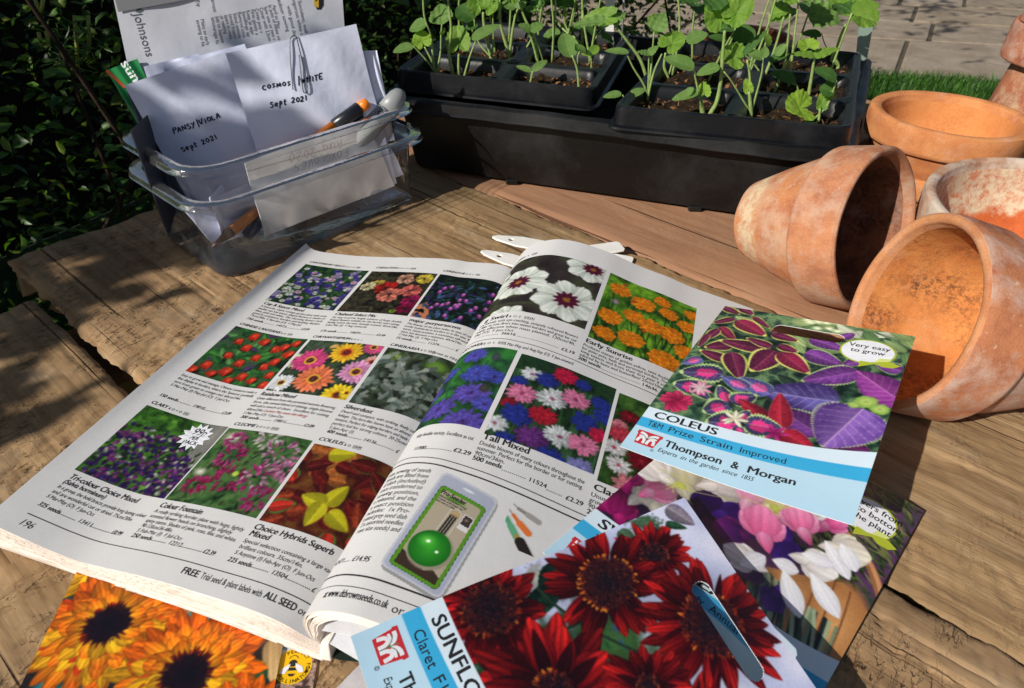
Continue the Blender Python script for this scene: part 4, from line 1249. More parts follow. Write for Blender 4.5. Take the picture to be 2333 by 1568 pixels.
# ---- sunflower
def sunflower(p, x, y, r, cr, cy=1., n=20, a0=0., seed=0, glow=.5, W_=.26):
    q = p.r
    p.dark_under(x, y-2, r*1.1, .4)
    for k in range(2):
        for i in range(n):
            a = a0+2*PI*(i+.5*k)/n+q.normal()*.12; b = .42+.75*q.random(); L_ = (r*(1-.10*k))*(1+q.normal()*.08)
            p.petal(x+math.cos(a)*cr*.6, y+math.sin(a)*cr*.6*cy, a+q.normal()*.12, L_-cr*.5, r*W_, np.array((70, 6, 12))*b, np.array((214, 40, 34))*b, .85, .5, .2, 1.)
            if q.random() < .75: p.petal(x+math.cos(a)*cr*.6, y+math.sin(a)*cr*.6*cy, a+q.normal()*.1, (L_-cr*.5)*q.uniform(.5, .9), r*W_*.45, (30, 4, 10), (66, 8, 16), .7, .3)
    for i in range(46):
        a = q.uniform(0, 6.28); p.petal(x+math.cos(a)*cr*.85, y+math.sin(a)*cr*.85*cy, a+q.normal()*.3, cr*.3, cr*.11, (190, 60, 20), (240, 170, 60) if q.random() < glow else (90, 30, 16), .6, .2)
    p.blob(x, y, cr, cr*cy, (30, 20, 26), (64, 24, 22), 0, .12, .2)
    for i in range(int(420*cr/10)):
        a = q.uniform(0, 6.28); d = cr*math.sqrt(q.random())*.97; f = d/cr
        c = np.array([(30, 22, 34), (96, 40, 34), (150, 70, 40), (60, 26, 40)][q.choice(4, p=[.35, .3, .15, .2])])*(.7+.5*q.random())*(.45+.55*min(1, f*1.3))+(1-min(1, f*1.6))*np.array((16, 20, 30))
        p.petal(x+math.cos(a)*d, y+math.sin(a)*d*cy, a+q.normal()*.6, .8+.9*f, .55, c*.6, c*1.15, .8, .2)


def paint_sun():
    p = Pic(PKW, PKH, 3.0, (200, 205, 232), 41); p.mottle([(206, 210, 236), (190, 196, 228), (222, 222, 240)], 30, 3)
    r = p.r
    for x, y, rx, ry, c in ((42, 84, 16, 20, (70, 110, 60)), (34, 66, 14, 12, (60, 96, 60)), (60, 62, 18, 14, (150, 170, 110)), (30, 40, 10, 12, (50, 90, 50)), (8, 70, 7, 6, (190, 190, 180)), (55, 40, 20, 10, (60, 110, 60)), (80, 60, 20, 16, (90, 130, 80)), (20, 108, 10, 8, (60, 90, 60)), (4, 124, 8, 5, (80, 110, 80))):
        p.blob(x, y, rx, ry, c, np.array(c)*.6, r.uniform(0, 3), .5, .9)
    for i in range(20): p.blob(r.uniform(28, 70), r.uniform(50, 95), r.uniform(1, 4), r.uniform(1, 3), [(190, 214, 140), (60, 90, 140), (220, 220, 230), (40, 80, 40)][r.integers(4)], (60, 100, 60), 0, .8)
    for x, y, a, l, w_, c in ((5, 80, 5.6, 22, 12, (34, 66, 48)), (14, 74, 5.0, 20, 9, (28, 54, 40)), (36, 46, .8, 20, 12, (50, 100, 50)), (28, 100, 1.4, 24, 8, (26, 50, 36)), (40, 38, 2.2, 18, 9, (60, 110, 56)), (66, 50, 1.0, 22, 14, (50, 96, 60)), (70, 78, 2.0, 20, 9, (34, 70, 44)), (2, 112, .2, 12, 7, (90, 120, 90)), (10, 128, 5.0, 10, 6, (40, 80, 60))):
        p.leaf(x, y, a, l, w_, c, np.array(c)*1.3, .06, .05, 10, np.array(c)*1.5, np.array(c)*.6)
    p.curve([(12, 68), (30, 72), (60, 100)], 1.2, (40, 60, 44)); p.curve([(30, 60), (34, 90), (22, 110)], 1, (34, 54, 40))
    sunflower(p, 19, 119, 17, 5.6, 1.1, 14, .4, glow=.3); sunflower(p, 84, 92, 24, 9, 1, 16)
    sunflower(p, 12, 48, 21, 10.4, 1.05, 13, .1, glow=.12, W_=.34); sunflower(p, 21, 95, 25, 11.5, 1.0, 14, .2, glow=.9, W_=.27); sunflower(p, 54, 124, 28, 12.5, 1.0, 19, .1, glow=.1, W_=.24)
    sunflower(p, 50, 56, 29, 8.5, .9, 10, .3, glow=.8, W_=.40); sunflower(p, 62, 88, 17, 4, 1, 9, .8, glow=.5, W_=.36)
    p.leaf(1, 137, .5, 15, 9, (150, 140, 150), (180, 170, 176), .05, .05, 10, (196, 186, 190), (110, 100, 120)); p.leaf(8, 132, .9, 10, 4, (50, 90, 60), (60, 100, 70), .05)
    p.tone(.95, 1.1)
    return bands(p)


st_, sf = packet('seed_packet', 'seed packet of dark red sunflowers turned sideways over the foot of the catalogue', sunf_s, paint_sun(), (58, 128.5, 42, 8.6))
W = Words(); slant(W, 'SUNFLOWER', 6, 26.6, 60, 29.4, 7.4, .03); slant(W, 'Claret F1 Hybrid', 8, 19.3, 50, 21.6, 5.6, .003)
slant(W, 'Thompson & Morgan', 20.6, 9.8, 80, 12.4, 6.6, .035); slant(W, 'Experts in the garden since 1855', 19, 5.4, 62.5, 6.9, 3.9, 0, .22)
W.obj('printed_words', sunf_s, M_ink, st_); logo(st_, sunf_s)


# ---- sweet pea
def paint_sweet():
    p = Pic(PKW, PKH, 3.0, (90, 100, 60), 51); p.mottle([(60, 40, 70), (90, 50, 90), (60, 60, 60)], 14)
    r = p.r
    for i in range(420):                       # grass behind the basket
        x = r.uniform(72, 106); y = r.uniform(80, 150); c = [(120, 140, 70), (80, 100, 50), (150, 150, 90), (50, 66, 34)][r.integers(4)]
        p.petal(x, y, r.uniform(2.0, 3.4), r.uniform(6, 14), r.uniform(.8, 1.8), np.array(c)*.6, c, .8, .2)
    p.poly([(64, 20), (106, 30), (106, 76), (92, 82), (60, 60)], (176, 120, 70)); p.blob(97, 60, 15, 26, (206, 150, 92), (150, 96, 52), .1, .2)
    for x in (86, 93, 100): p.curve([(x, 28), (x+2, 50), (x-4, 80)], .7, (110, 66, 36))
    p.curve([(80, 108), (96, 104), (106, 88)], 4.4, (150, 96, 60)); p.curve([(80, 109), (96, 105), (106, 89)], 2, (196, 140, 96))
    for i in range(46):                       # stems in shade
        x = r.uniform(64, 100); p.curve([(x, 26), (x+r.normal()*2, 40), (x-6+r.normal()*4, 60)], r.uniform(1.0, 2.2), [(150, 164, 130), (110, 130, 100), (60, 70, 56), (30, 34, 30)][r.integers(4)])
    W_ = (246, 242, 236); Wd = (214, 204, 200); PK = (244, 150, 196); PKd = (222, 84, 140); VI = (70, 34, 140); VId = (40, 14, 90); MG = (196, 40, 120); MGd = (120, 14, 80); CR = (240, 232, 206)
    def bloom(x, y, a, s, c, cd):
        p.dark_under(x, y-2, s*1.2, .35)
        for d, l, w_ in ((-.9, .9, .8), (.9, .9, .8), (0, 1.05, 1.1)):
            p.petal(x-math.cos(a+d)*s*.35, y-math.sin(a+d)*s*.35, a+d, s*l*1.3, s*w_, cd, c, 1.25, .18, .05, notch=.02)
        p.petal(x, y, a+PI+.3, s*.7, s*.5, c, cd, .6, .3, .05)
    def C2(x, y): return uvq(sweet_s, (2600+x*.6413)*.56958, (1750+y*.6413)*.56958)
    def D2_(x, y): return uvq(sweet_s, (1300+x*.6)*.56958, (1813+y*.6)*.56958)
    for (cx_, cy_), a_, s_, c_, cd_ in ((D2_(1890, 330), 1, 13, MG, MGd), (D2_(1960, 400), 2, 11, MG, MGd), (D2_(2060, 230), 2.4, 12, (190, 60, 150), MGd), (D2_(2110, 280), 1.2, 13, W_, Wd), (D2_(2200, 330), 2, 13, CR, Wd), (C2(-160, 260), 2, 13, MG, MGd), (C2(20, 330), 1.0, 12, (230, 170, 200), PKd), (C2(200, 280), 2.2, 19, CR, (214, 206, 170)), (C2(60, 230), 2.9, 13, W_, Wd), (C2(420, 300), .6, 15, W_, Wd), (C2(330, 440), 1.4, 12, VId, (20, 8, 50)),
            (C2(480, 480), .6, 12, VI, VId), (C2(560, 600), 3.6, 12, (120, 30, 110), VId), (C2(620, 390), 1.4, 14, (246, 196, 216), PK), (C2(760, 430), .8, 11, CR, (210, 190, 120)), (C2(1100, 530), 1.2, 12, PK, (220, 60, 130)), (C2(1000, 470), 1.6, 10, W_, Wd), (C2(940, 560), 2.2, 14, (246, 170, 206), PKd), (C2(1180, 690), .4, 14, CR, Wd), (C2(850, 650), 4.8, 13, VI, VId), (C2(700, 590), 2.0, 16, PK, PKd),
            (C2(660, 820), 4.2, 10, (130, 30, 110), VId), (C2(780, 990), 4.6, 9, (110, 40, 140), VId), (C2(620, 780), 3.2, 12, W_, Wd), (C2(990, 770), .2, 13, W_, Wd)): bloom(cx_, cy_, a_, s_, c_, cd_)
    for r0, t0, w_ in (((760, 760), (930, 840), 8), ((830, 820), (935, 1130), 10), ((1000, 840), (1180, 1130), 10), ((1090, 640), (1245, 890), 9), ((1190, 660), (1285, 840), 10), ((940, 720), (1150, 800), 8), ((560, 800), (720, 740), 9)):
        a_, e_ = C2(*r0), C2(*t0); p.petal(a_[0], a_[1], math.atan2(e_[1]-a_[1], e_[0]-a_[0]), math.hypot(e_[0]-a_[0], e_[1]-a_[1]), w_, (250, 250, 250), (228, 226, 234), 1.2, .14, .03)
    for x, y in (C2(190, 300), C2(780, 440)):
        p.blob(x, y, 3, 2.6, (190, 200, 80), (150, 160, 70), 0, .3)
        for k in range(8): p.curve([(x, y), (x+r.normal()*4, y+r.normal()*4), (x+r.normal()*8, y+r.normal()*8)], .4, (190, 190, 100))
    p.tone(.92, 1.08)
    return bands(p)


wt, wf = packet('seed_packet', 'seed packet of pink, white and purple sweet peas, lying under two other packets', sweet_s, paint_sweet())
W = Words(); slant(W, 'SWEET PEA', 5, 26.6, 60, 29.4, 7.4, .03); slant(W, 'Tall Mixed', 8, 19.3, 34, 20.6, 5.6, .003)
slant(W, 'Hardy Annual', 43, 20.9, 70, 23.2, 5.2, .0)
W.obj('printed_words', sweet_s, M_ink, wt); logo(wt, sweet_s); bubble(wt, sweet_s, [('Flowers from', 0), ('top to bottom', 0), ('of the plant', 0)])


# ---- marigold, under the catalogue
def paint_mari():
    p = Pic(100, 148, 3.0, (60, 120, 130), 61); p.mottle([(60, 130, 140), (40, 90, 90), (30, 40, 40), (40, 30, 30)], 16, 3, 2)
    r = p.r
    for x, y, a, l, w_, c in ((64, 92, 3.6, 22, 9, (244, 214, 180)), (74, 92, 4.2, 22, 10, (250, 236, 216)), (84, 90, 4.6, 20, 10, (240, 200, 160)), (92, 70, 4.4, 20, 10, (190, 110, 70)), (96, 60, 4.9, 22, 10, (230, 190, 130)), (60, 82, 4.0, 20, 8, (236, 180, 130)), (88, 84, 5.4, 14, 8, (46, 110, 60)), (96, 46, 3.5, 20, 10, (40, 110, 70))):
        p.petal(x, y, a, l, w_, np.array(c)*.7, c, .6, .3)
    p.petal(76, 84, 4.5, 24, 8, (230, 216, 180), (244, 236, 214), .5, .2)
    def mg(x, y, R_, cr, hot):
        q = r
        for ring in range(5):
            f = 1-ring*.15; n = 24-ring*2
            for i in range(n):
                a = 2*PI*(i+q.random()*.5)/n+ring*.4; b = .72+.4*q.random()
                up = math.sin(a)
                t1 = np.array((244, 110, 20)) if up > .1 or q.random() < hot else np.array((250, 170, 30))
                t0 = np.array((250, 200, 40)) if up < .2 or ring > 1 else np.array((220, 90, 20))
                p.petal(x+math.cos(a)*cr*.55, y+math.sin(a)*cr*.55, a+q.normal()*.12, (R_-cr*.5)*f*(1+q.normal()*.05), R_*.25, t0*b, t1*b, 1.45, .42, .10)
                if q.random() < .4: p.petal(x+math.cos(a)*R_*f*.55, y+math.sin(a)*R_*f*.55, a+q.normal()*.3, R_*.3*f, R_*.12, (190, 50, 16), (216, 70, 20), 1., .3)
        for i in range(40):
            a = q.uniform(0, 6.28); p.petal(x+math.cos(a)*cr*.7, y+math.sin(a)*cr*.7, a, cr*.5, cr*.12, (60, 20, 16), (130, 40, 16), .6, .2)
        p.blob(x, y, cr, cr*.95, (14, 12, 24), (34, 14, 18), 0, .2, .3)
        for i in range(160):
            a = q.uniform(0, 6.28); d = cr*math.sqrt(q.random())*.95; p.petal(x+math.cos(a)*d, y+math.sin(a)*d, a, 1.4, .4, (14, 12, 26), (60, 36, 50), .8, .2)
    mg(14, 104, 24, 9, .3); p.blob(14, 106, 11, 7, (70, 22, 20), (50, 20, 16), 0, .3, .3)
    for i in range(90): p.blob(14+r.normal()*5, 104+r.normal()*3, .6, .5, (190, 100, 70), (120, 50, 40), 0, .5)
    mg(24, 70, 32, 9.5, .55); mg(64, 46, 31, 10, .15); mg(90, 18, 26, 9, .3); mg(20, 18, 28, 9, .3)
    return p.tone(.92, 1.12)


mt, mf = packet('seed_packet', 'seed packet with orange and yellow marigolds, pushed under the foot of the catalogue', mari_s, paint_mari())


def paint_bark():
    p = Pic(105, 148, 2.2, (150, 120, 110), 71); p.mottle([(70, 50, 46), (150, 120, 106), (196, 168, 150), (110, 84, 76), (170, 140, 126)], 2.6, 3, 3)
    p.poly([(60, 114), (96, 114), (96, 148), (60, 148)], (200, 214, 220))
    return p


et, ef = packet('seed_packet', 'bark-brown seed packet with a round yellow bee badge, showing beside the marigold packet', bee_s, paint_bark())
bc = at(668, 1518, .001); _v = bc-bee_s.c[0]; bx, by = float(_v@_er*1000), float(_v@_eu*1000)
M_yel = simple('badge_yellow', (.85, .50, .0), .45)
W = Words(); W.fan([(bx+7.6*math.cos(k*PI/20), by+7.6*math.sin(k*PI/20)) for k in range(40)]); o = W.obj('bee_badge', bee_s, M_yel, et, .00008)
W = Words(); W.ring(bx-.2, by+2.6, 1.9, .3, 16, .3, PI-.3); W.fan([(bx-.2+1.7*math.cos(k*PI/10), by+1.2+1.5*math.sin(k*PI/10)) for k in range(20)])
W.fan([(bx-2.2, by-.6), (bx+1.9, by-.6), (bx+1.9, by-1.9), (bx-2.2, by-1.9)]); W.fan([(bx-1.8, by-3.2), (bx+1.5, by-3.2), (bx+.6, by-4.3), (bx-.9, by-4.3)])
for k, ch in enumerate('PERFECT FOR'):
    if ch != ' ':
        a = 2.05-k*.245; W.text(ch, bx+5.5*math.cos(a), by+5.5*math.sin(a), 2.2, rot=a-PI/2, align='c', bold=.02)
for k, ch in enumerate('POLLINATORS'):
    a = 3.75+k*.235; W.text(ch, bx+7.1*math.cos(a), by+7.1*math.sin(a), 2.2, rot=a+PI/2, align='c', bold=.02)
W.obj('printed_words', bee_s, M_ink, o, .00014)
W = Words(); W.fan([(bx-1.2, by+1), (bx-4.6, by-1), (bx-5, by-3), (bx-3, by-3.2), (bx-1.6, by-1)]); W.fan([(bx+.8, by+1.2), (bx+3.8, by-.4), (bx+4.6, by-2.6), (bx+2.8, by-3), (bx+1.2, by-1)])
W.obj('bee_wings', bee_s, M_white, o, .0002)
# pale leaflet under the sunflower packet
q0, q1 = at(766, 1568, .001), at(822, 1511, .001); du = (q1-q0)/np.linalg.norm(q1-q0); dv = np.array([du[1], -du[0], 0])
leafl = Quad(q0-du*.03, q0-du*.03+dv*.09, q1+du*.012+dv*.09, q1+du*.012, 90, 60)
p = Pic(90, 60, 1.5, (205, 200, 200), 81); p.mottle([(196, 190, 192), (216, 212, 212)], 8)
o = put('paper_leaflet', grid_mesh('leaflet', leafl(p.X, p.Y), None, p.a), M_pageprint); solidify(o, .0002)
tag(o, 'pale grey paper leaflet poking out below the sunflower packet', 'leaflet')
# folded white sheet tucked under the rolled pages
d0 = BD; pts = []
sp = left_page(np.array(PW), np.array(0.))
def W3(x, y, z): return sp*[1, 1, 0]+BD*(x/1000)+np.array([-BD[1], BD[0], 0])*(y/1000)+np.array([0, 0, z/1000])
b = MB(); b.add([W3(2.5, 1, 14), W3(52, -9, 17), W3(80, 60, 12), W3(6, 60, 14), W3(3, 0, 24), W3(60, 6, 30), W3(84, 70, 22), W3(10, 60, 24)], [(0, 1, 2, 3), (4, 5, 6, 7)])
o = b.obj('folded_paper', M_white); solidify(o, .0002)
tag(o, 'white folded paper sheet tucked inside the rolled pages above the catalogue cover', 'paper')
# ------------------------------------------------------------------ table of rough planks
PA = R(-40)
PD = np.array([math.cos(PA), math.sin(PA), 0]); PN = np.array([-PD[1], PD[0], 0])
table = empty('wooden_table', (0, 0, -.72), 'weathered plank table with rough-sawn grey-brown boards and a ragged gap', 'table')


def wood(name, c_lo, c_mid, c_hi, fleck=1., grain=1., stain=1., seed=0.):
    m, n, l, b = newmat(name)
    def uv(sx, sy, o=0):
        tc = nd(n, 'ShaderNodeTexCoord'); mp = nd(n, 'ShaderNodeMapping')
        mp.inputs['Scale'].default_value = (sx, sy, 1); mp.inputs['Location'].default_value = (seed+o, seed*2+o, seed)
        l.new(tc.outputs['UV'], mp.inputs[0]); return mp.outputs[0]
    g1 = noise(n, l, 1, 6, .65, uv(9, 110)); g2 = noise(n, l, 1, 4, .6, uv(30, 700, 3)); st = noise(n, l, 1, 5, .6, uv(7, 11, 5), .6)
    wv = nd(n, 'ShaderNodeTexWave', bands_direction='Y'); wv.inputs['Scale'].default_value = 1; wv.inputs['Distortion'].default_value = 7; wv.inputs['Detail'].default_value = 4; wv.inputs['Detail Scale'].default_value = 1.6
    l.new(uv(2.2, 26, 1), wv.inputs[0])
    c = ramp(n, l, g1.outputs[0], [(.25, c_lo), (.5, c_mid), (.78, c_hi)]).outputs[0]
    c = mix(n, l, .12*grain, c, ramp(n, l, wv.outputs[0], [(0, tuple(x*.55 for x in c_mid)), (.6, (1, .95, .85))]).outputs[0], 'MULTIPLY')
    c = mix(n, l, .38*grain, c, ramp(n, l, g2.outputs[0], [(.35, (.55, .5, .45)), (.6, (1, 1, 1))]).outputs[0], 'MULTIPLY')
    sf_ = ramp(n, l, st.outputs[0], [(.45, (0, 0, 0)), (.7, (1, 1, 1))])
    sm = nd(n, 'ShaderNodeMath', operation='MULTIPLY'); sm.inputs[1].default_value = .75*stain; l.new(sf_.outputs[0], sm.inputs[0])
    c = mix(n, l, sm.outputs[0], c, tuple(x*.72 for x in (c_lo[0]*1.15, c_lo[1]*1.25, c_lo[2]*1.4)))
    s3 = noise(n, l, 1, 4, .6, uv(16, 22, 9)); c = mix(n, l, ramp(n, l, s3.outputs[0], [(.58, (0, 0, 0)), (.72, (.5*stain,)*3)]).outputs[0], c, (.42, .34, .23))
    # torn fibres: short nicks lying across the board
    fl = noise(n, l, 1, 3, .55, uv(380, 120, 2), .2); fl2 = noise(n, l, 1, 2, .5, uv(45, 30, 4))
    fm = nd(n, 'ShaderNodeMath', operation='MULTIPLY'); 
    fr = ramp(n, l, fl.outputs[0], [(.34, (0, 0, 0)), (.50, (1, 1, 1))])
    fr2 = ramp(n, l, fl2.outputs[0], [(.46, (1, 1, 1)), (.66, (0, 0, 0))])      # where fibres are torn
    mx = nd(n, 'ShaderNodeMath', operation='MAXIMUM'); l.new(fr.outputs[0], mx.inputs[0]); l.new(fr2.outputs[0], mx.inputs[1])
    c = mix(n, l, .6*min(1, fleck), c, ramp(n, l, mx.outputs[0], [(0, (.35, .28, .22)), (.8, (1, 1, 1))]).outputs[0], 'MULTIPLY')
    ck = noise(n, l, 1, 3, .5, uv(2.6, 210, 12), .15); cr_ = ramp(n, l, ck.outputs[0], [(.655, (1, 1, 1)), (.69, (.22, .18, .15))]); c = mix(n, l, .85, c, cr_.outputs[0], 'MULTIPLY')
    l.new(c, b.inputs['Base Color']); b.inputs['Roughness'].default_value = .82; b.inputs['Specular IOR Level'].default_value = .18
    h1 = bump(n, l, g2.outputs[0], .45*grain, .0010, None)
    h2 = bump(n, l, mx.outputs[0], .8*min(1.2, fleck), .0011, None, h1)
    h3 = bump(n, l, g1.outputs[0], .22, .0010, None, h2)
    h3 = bump(n, l, cr_.outputs[0], .8, .0012, None, h3)
    h4 = bump(n, l, st.outputs[0], .6, .005, b, h3)
    return m


def aniso(h, w_, sy, sx, seed):
    """noise with features sy by sx points, slanted a little along the board"""
    r = np.random.default_rng(seed); gh, gw = int(h/sy)+3, int(w_/sx)+3; g = r.random((gh+1, gw+int(h/sx)+4))
    y = np.arange(h)[:, None]/sy; x = np.arange(w_)[None]/sx+np.arange(h)[:, None]*.35/sx
    y = np.broadcast_to(y, x.shape); yi, xi = y.astype(int), x.astype(int); fy, fx = y-yi, x-xi; fy = fy*fy*(3-2*fy); fx = fx*fx*(3-2*fx)
    return (g[yi, xi]*(1-fx)+g[yi, xi+1]*fx)*(1-fy)+(g[yi+1, xi]*(1-fx)+g[yi+1, xi+1]*fx)*fy


def plank(s0, s1, t0, t1, z, mat, rough=.0006, ragged=.0016, crown=.0005, seed=0, th=.03, ends=.004, ds=.0035, knots=(), torn=0.):
    ns = int((s1-s0)/ds); ntt = max(8, int((t1-t0)/ds))
    S, T = np.meshgrid(np.linspace(0, 1, ns+1), np.linspace(0, 1, ntt+1))
    s = s0+(s1-s0)*S; t = t0+(t1-t0)*T
    e = lambda k, sc_, o=2: (vnoise(2, ns+1, sc_, seed*10+k, o)[0]-.5)*2
    ra = ragged*(e(1, 30)+.7*e(2, 5, 3)); rb = ragged*(e(3, 30)+.7*e(4, 5, 3))
    t = t+(1-T)**6*ra[None]+T**6*rb[None]
    en = (vnoise(2, ntt+1, 12, seed*10+7, 3)[0]-.5)*2
    s = s+((1-S)**(60)*ends*en[:, None])
    h = (vnoise(ntt+1, ns+1, 22, seed+3, 4)-.5)*2*rough+(vnoise(ntt+1, ns+1, 4, seed+9, 3)-.5)*rough*1.1
    d = np.minimum(np.minimum(T*(t1-t0), (1-T)*(t1-t0)), np.minimum(S*(s1-s0), (1-S)*(s1-s0)*9))
    wob = .5+vnoise(ntt+1, ns+1, 9, seed+21, 3)
    h = h-.0028*np.exp(-d/.0022)*wob-.0012*np.exp(-d/.010)*wob
    h += crown*np.sin(PI*T)
    for ks, kt, kr in knots:
        q = np.hypot((s-ks)/1.35, t-kt)/kr; h += .0012*np.exp(-(q-1)**2*7)-.0011*np.exp(-q*q*3)
    if torn:
        g = lambda sx, sy, sd: vnoise(ntt+1, ns+1, 1, sd, 1) if 0 else aniso(ntt+1, ns+1, sy, sx, sd)
        n1 = g(.0022/ds, .0065/ds, seed+31); n2 = g(.0045/ds, .014/ds, seed+32); mk = np.clip((vnoise(ntt+1, ns+1, .03/ds, seed+33, 3)-.40)*5, 0, 1)
        h = h-torn*mk*(.0007*np.clip((n1-.55)/.22, 0, 1)+.0011*np.clip((n2-.62)/.2, 0, 1))+torn*.0004*mk*(g(.0015/ds, .004/ds, seed+34)-.5)
        n3 = g(.09/ds, .0022/ds, seed+35); h = h-.0007*torn*np.clip((n3-.74)/.12, 0, 1)
    P = PD*s[..., None]+PN*t[..., None]; P[..., 2] = z+h
    me = grid_mesh('plank', P)
    uvl = me.uv_layers.new(name='UVMap')
    li = np.zeros(len(me.loops), np.int32); me.loops.foreach_get('vertex_index', li)
    uv = np.c_[s.reshape(-1), t.reshape(-1)][li]; uvl.data.foreach_set('uv', uv.astype(np.float32).reshape(-1))
    o = put('plank', me, mat, table)
    m = solidify(o, th, -1)
    return o


WA = wood('wood_rough', (.17, .10, .047), (.385, .243, .122), (.52, .355, .195), 1.1, .45, .8, 1.3)
WB = wood('wood_worn', (.17, .098, .048), (.375, .235, .12), (.52, .35, .195), 1.2, .35, 1.0, 4.1)
WC = wood('wood_grained', (.18, .108, .05), (.39, .25, .125), (.54, .37, .20), .45, 1.0, .7, 7.7)
WD = wood('wood_reddish', (.25, .125, .065), (.38, .20, .112), (.44, .25, .15), .15, .22, .35, 9.2)
plank(-.527, .80, -.20, .0865, .0000, WA, .0008, .0018, seed=1, ds=.0017, torn=1.)
plank(-.600, .90, .0940, .2600, .0004, WB, .0010, .0030, seed=2, ds=.0017, torn=1.1, knots=((.02, .17, .03),))
plank(-.585, 1.0, .2615, .4440, .0000, WC, .0006, .0034, seed=3, ds=.0017, torn=.55, knots=((.0, .36, .022),))
plank(-.640, 1.0, .4475, .6350, -.0030, WD, .0002, .0008, seed=4, ds=.006)
plank(-.630, 1.0, .6380, .8250, -.0025, WD, .0003, .0010, seed=5, ds=.008)
plank(-.600, 1.0, .8280, 1.010, -.0030, WC, .0004, .0012, seed=6, ds=.008)
plank(-.500, .70, -.39, -.2060, .0000, WA, .0006, .0018, seed=7, ds=.006)
for s_, t_ in ((-.45, -.3), (-.5, .9), (.6, -.3), (.9, .9)):
    b = MB(); P = PD*s_+PN*t_
    V = [P+PD*a*.04+PN*c*.04+np.array([0, 0, z_]) for z_ in (-.72, -.085) for a, c in ((-1, -1), (1, -1), (1, 1), (-1, 1))]
    b.add(V, [(3, 2, 1, 0), (4, 5, 6, 7), (0, 1, 5, 4), (1, 2, 6, 5), (2, 3, 7, 6), (3, 0, 4, 7)]); bevel(b.obj('leg', WC, table, False), .003)
for s_ in (-.48, .2, .85):
    b = MB()
    V = [PD*(s_+a*.045)+PN*t_+np.array([0, 0, z_]) for z_ in (-.082, -.036) for a, t_ in ((-1, -.37), (1, -.37), (1, .99), (-1, .99))]
    b.add(V, [(3, 2, 1, 0), (4, 5, 6, 7), (0, 1, 5, 4), (1, 2, 6, 5), (2, 3, 7, 6), (3, 0, 4, 7)]); b.obj('bearer', WC, table, False)


# ------------------------------------------------------------------ clay pots
def terracotta(name, base, dark, bloom=.5, bloomc=(.62, .50, .42), zb=(0, 0), zbc=(.66, .54, .36), inside=None, soil=0., seed=0, H=.1, white_in=0):
    """clay with lime bloom, a lime band between heights zb, stained inside"""
    m, n, l, b = newmat(name)
    v = coords(n, l, loc=(seed, seed*.7, seed*.3)); v0 = coords(n, l)
    a = noise(n, l, 48, 6, .62, v, 0); c = ramp(n, l, a.outputs[0], [(.38, dark), (.58, base)]).outputs[0]
    f = noise(n, l, 900, 3, .7, v); c = mix(n, l, .35, c, ramp(n, l, f.outputs[0], [(.3, (.55, .5, .45)), (.55, (1, 1, 1)), (.75, (1.15, 1.12, 1.05))]).outputs[0], 'MULTIPLY')
    a2 = noise(n, l, 38, 8, .66, v, .15); br = ramp(n, l, a2.outputs[0], [(.56-.2*bloom, (0, 0, 0)), (.70-.16*bloom, (min(1, bloom*1.3),)*3)])
    c = mix(n, l, br.outputs[0], c, bloomc)
    sp = noise(n, l, 320, 2, .5, v); sr = ramp(n, l, sp.outputs[0], [(.68, (0, 0, 0)), (.74, (.7*bloom,)*3)]); c = mix(n, l, sr.outputs[0], c, (.72, .60, .48))
    if zb[1] > zb[0]:
        sx = nd(n, 'ShaderNodeSeparateXYZ'); l.new(v0, sx.inputs[0])
        wn = noise(n, l, 70, 7, .75, v); ad = nd(n, 'ShaderNodeMath', operation='MULTIPLY_ADD'); ad.inputs[1].default_value = .030; l.new(wn.outputs[0], ad.inputs[0]); l.new(sx.outputs[2], ad.inputs[2])
        mr = nd(n, 'ShaderNodeMapRange'); mr.inputs[1].default_value = zb[0]+.012; mr.inputs[2].default_value = zb[0]+.018; l.new(ad.outputs[0], mr.inputs[0])
        m2 = nd(n, 'ShaderNodeMapRange'); m2.inputs[1].default_value = zb[1]+.010; m2.inputs[2].default_value = zb[1]+.020; m2.inputs[3].default_value = 1; m2.inputs[4].default_value = 0; l.new(ad.outputs[0], m2.inputs[0])
        ml = nd(n, 'ShaderNodeMath', operation='MULTIPLY'); l.new(mr.outputs[0], ml.inputs[0]); l.new(m2.outputs[0], ml.inputs[1])
        pt = ramp(n, l, noise(n, l, 150, 6, .75, v).outputs[0], [(.36, (.1,)*3), (.56, (.95,)*3)]); m3 = nd(n, 'ShaderNodeMath', operation='MULTIPLY'); l.new(ml.outputs[0], m3.inputs[0]); l.new(pt.outputs[0], m3.inputs[1])
        c = mix(n, l, m3.outputs[0], c, zbc)
        c = mix(n, l, ramp(n, l, noise(n, l, 85, 4, .8, v).outputs[0], [(.64, (0, 0, 0)), (.72, (.75,)*3)]).outputs[0], c, (.10, .06, .04))
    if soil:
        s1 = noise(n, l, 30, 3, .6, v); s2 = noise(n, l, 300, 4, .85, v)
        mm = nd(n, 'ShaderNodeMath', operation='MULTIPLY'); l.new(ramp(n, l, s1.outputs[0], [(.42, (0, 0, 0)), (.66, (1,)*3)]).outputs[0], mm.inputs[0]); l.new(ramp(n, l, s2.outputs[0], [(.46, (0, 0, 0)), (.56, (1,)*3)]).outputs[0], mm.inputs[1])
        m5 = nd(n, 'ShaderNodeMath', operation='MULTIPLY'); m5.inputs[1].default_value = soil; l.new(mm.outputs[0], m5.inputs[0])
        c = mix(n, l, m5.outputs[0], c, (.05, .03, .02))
    l.new(c, b.inputs['Base Color']); b.inputs['Roughness'].default_value = .86; b.inputs['Specular IOR Level'].default_value = .2
    h = bump(n, l, f.outputs[0], .4, .0008, None); h = bump(n, l, a2.outputs[0], .6, .0016, None, h); bump(n, l, a.outputs[0], .3, .002, b, h)
    return m


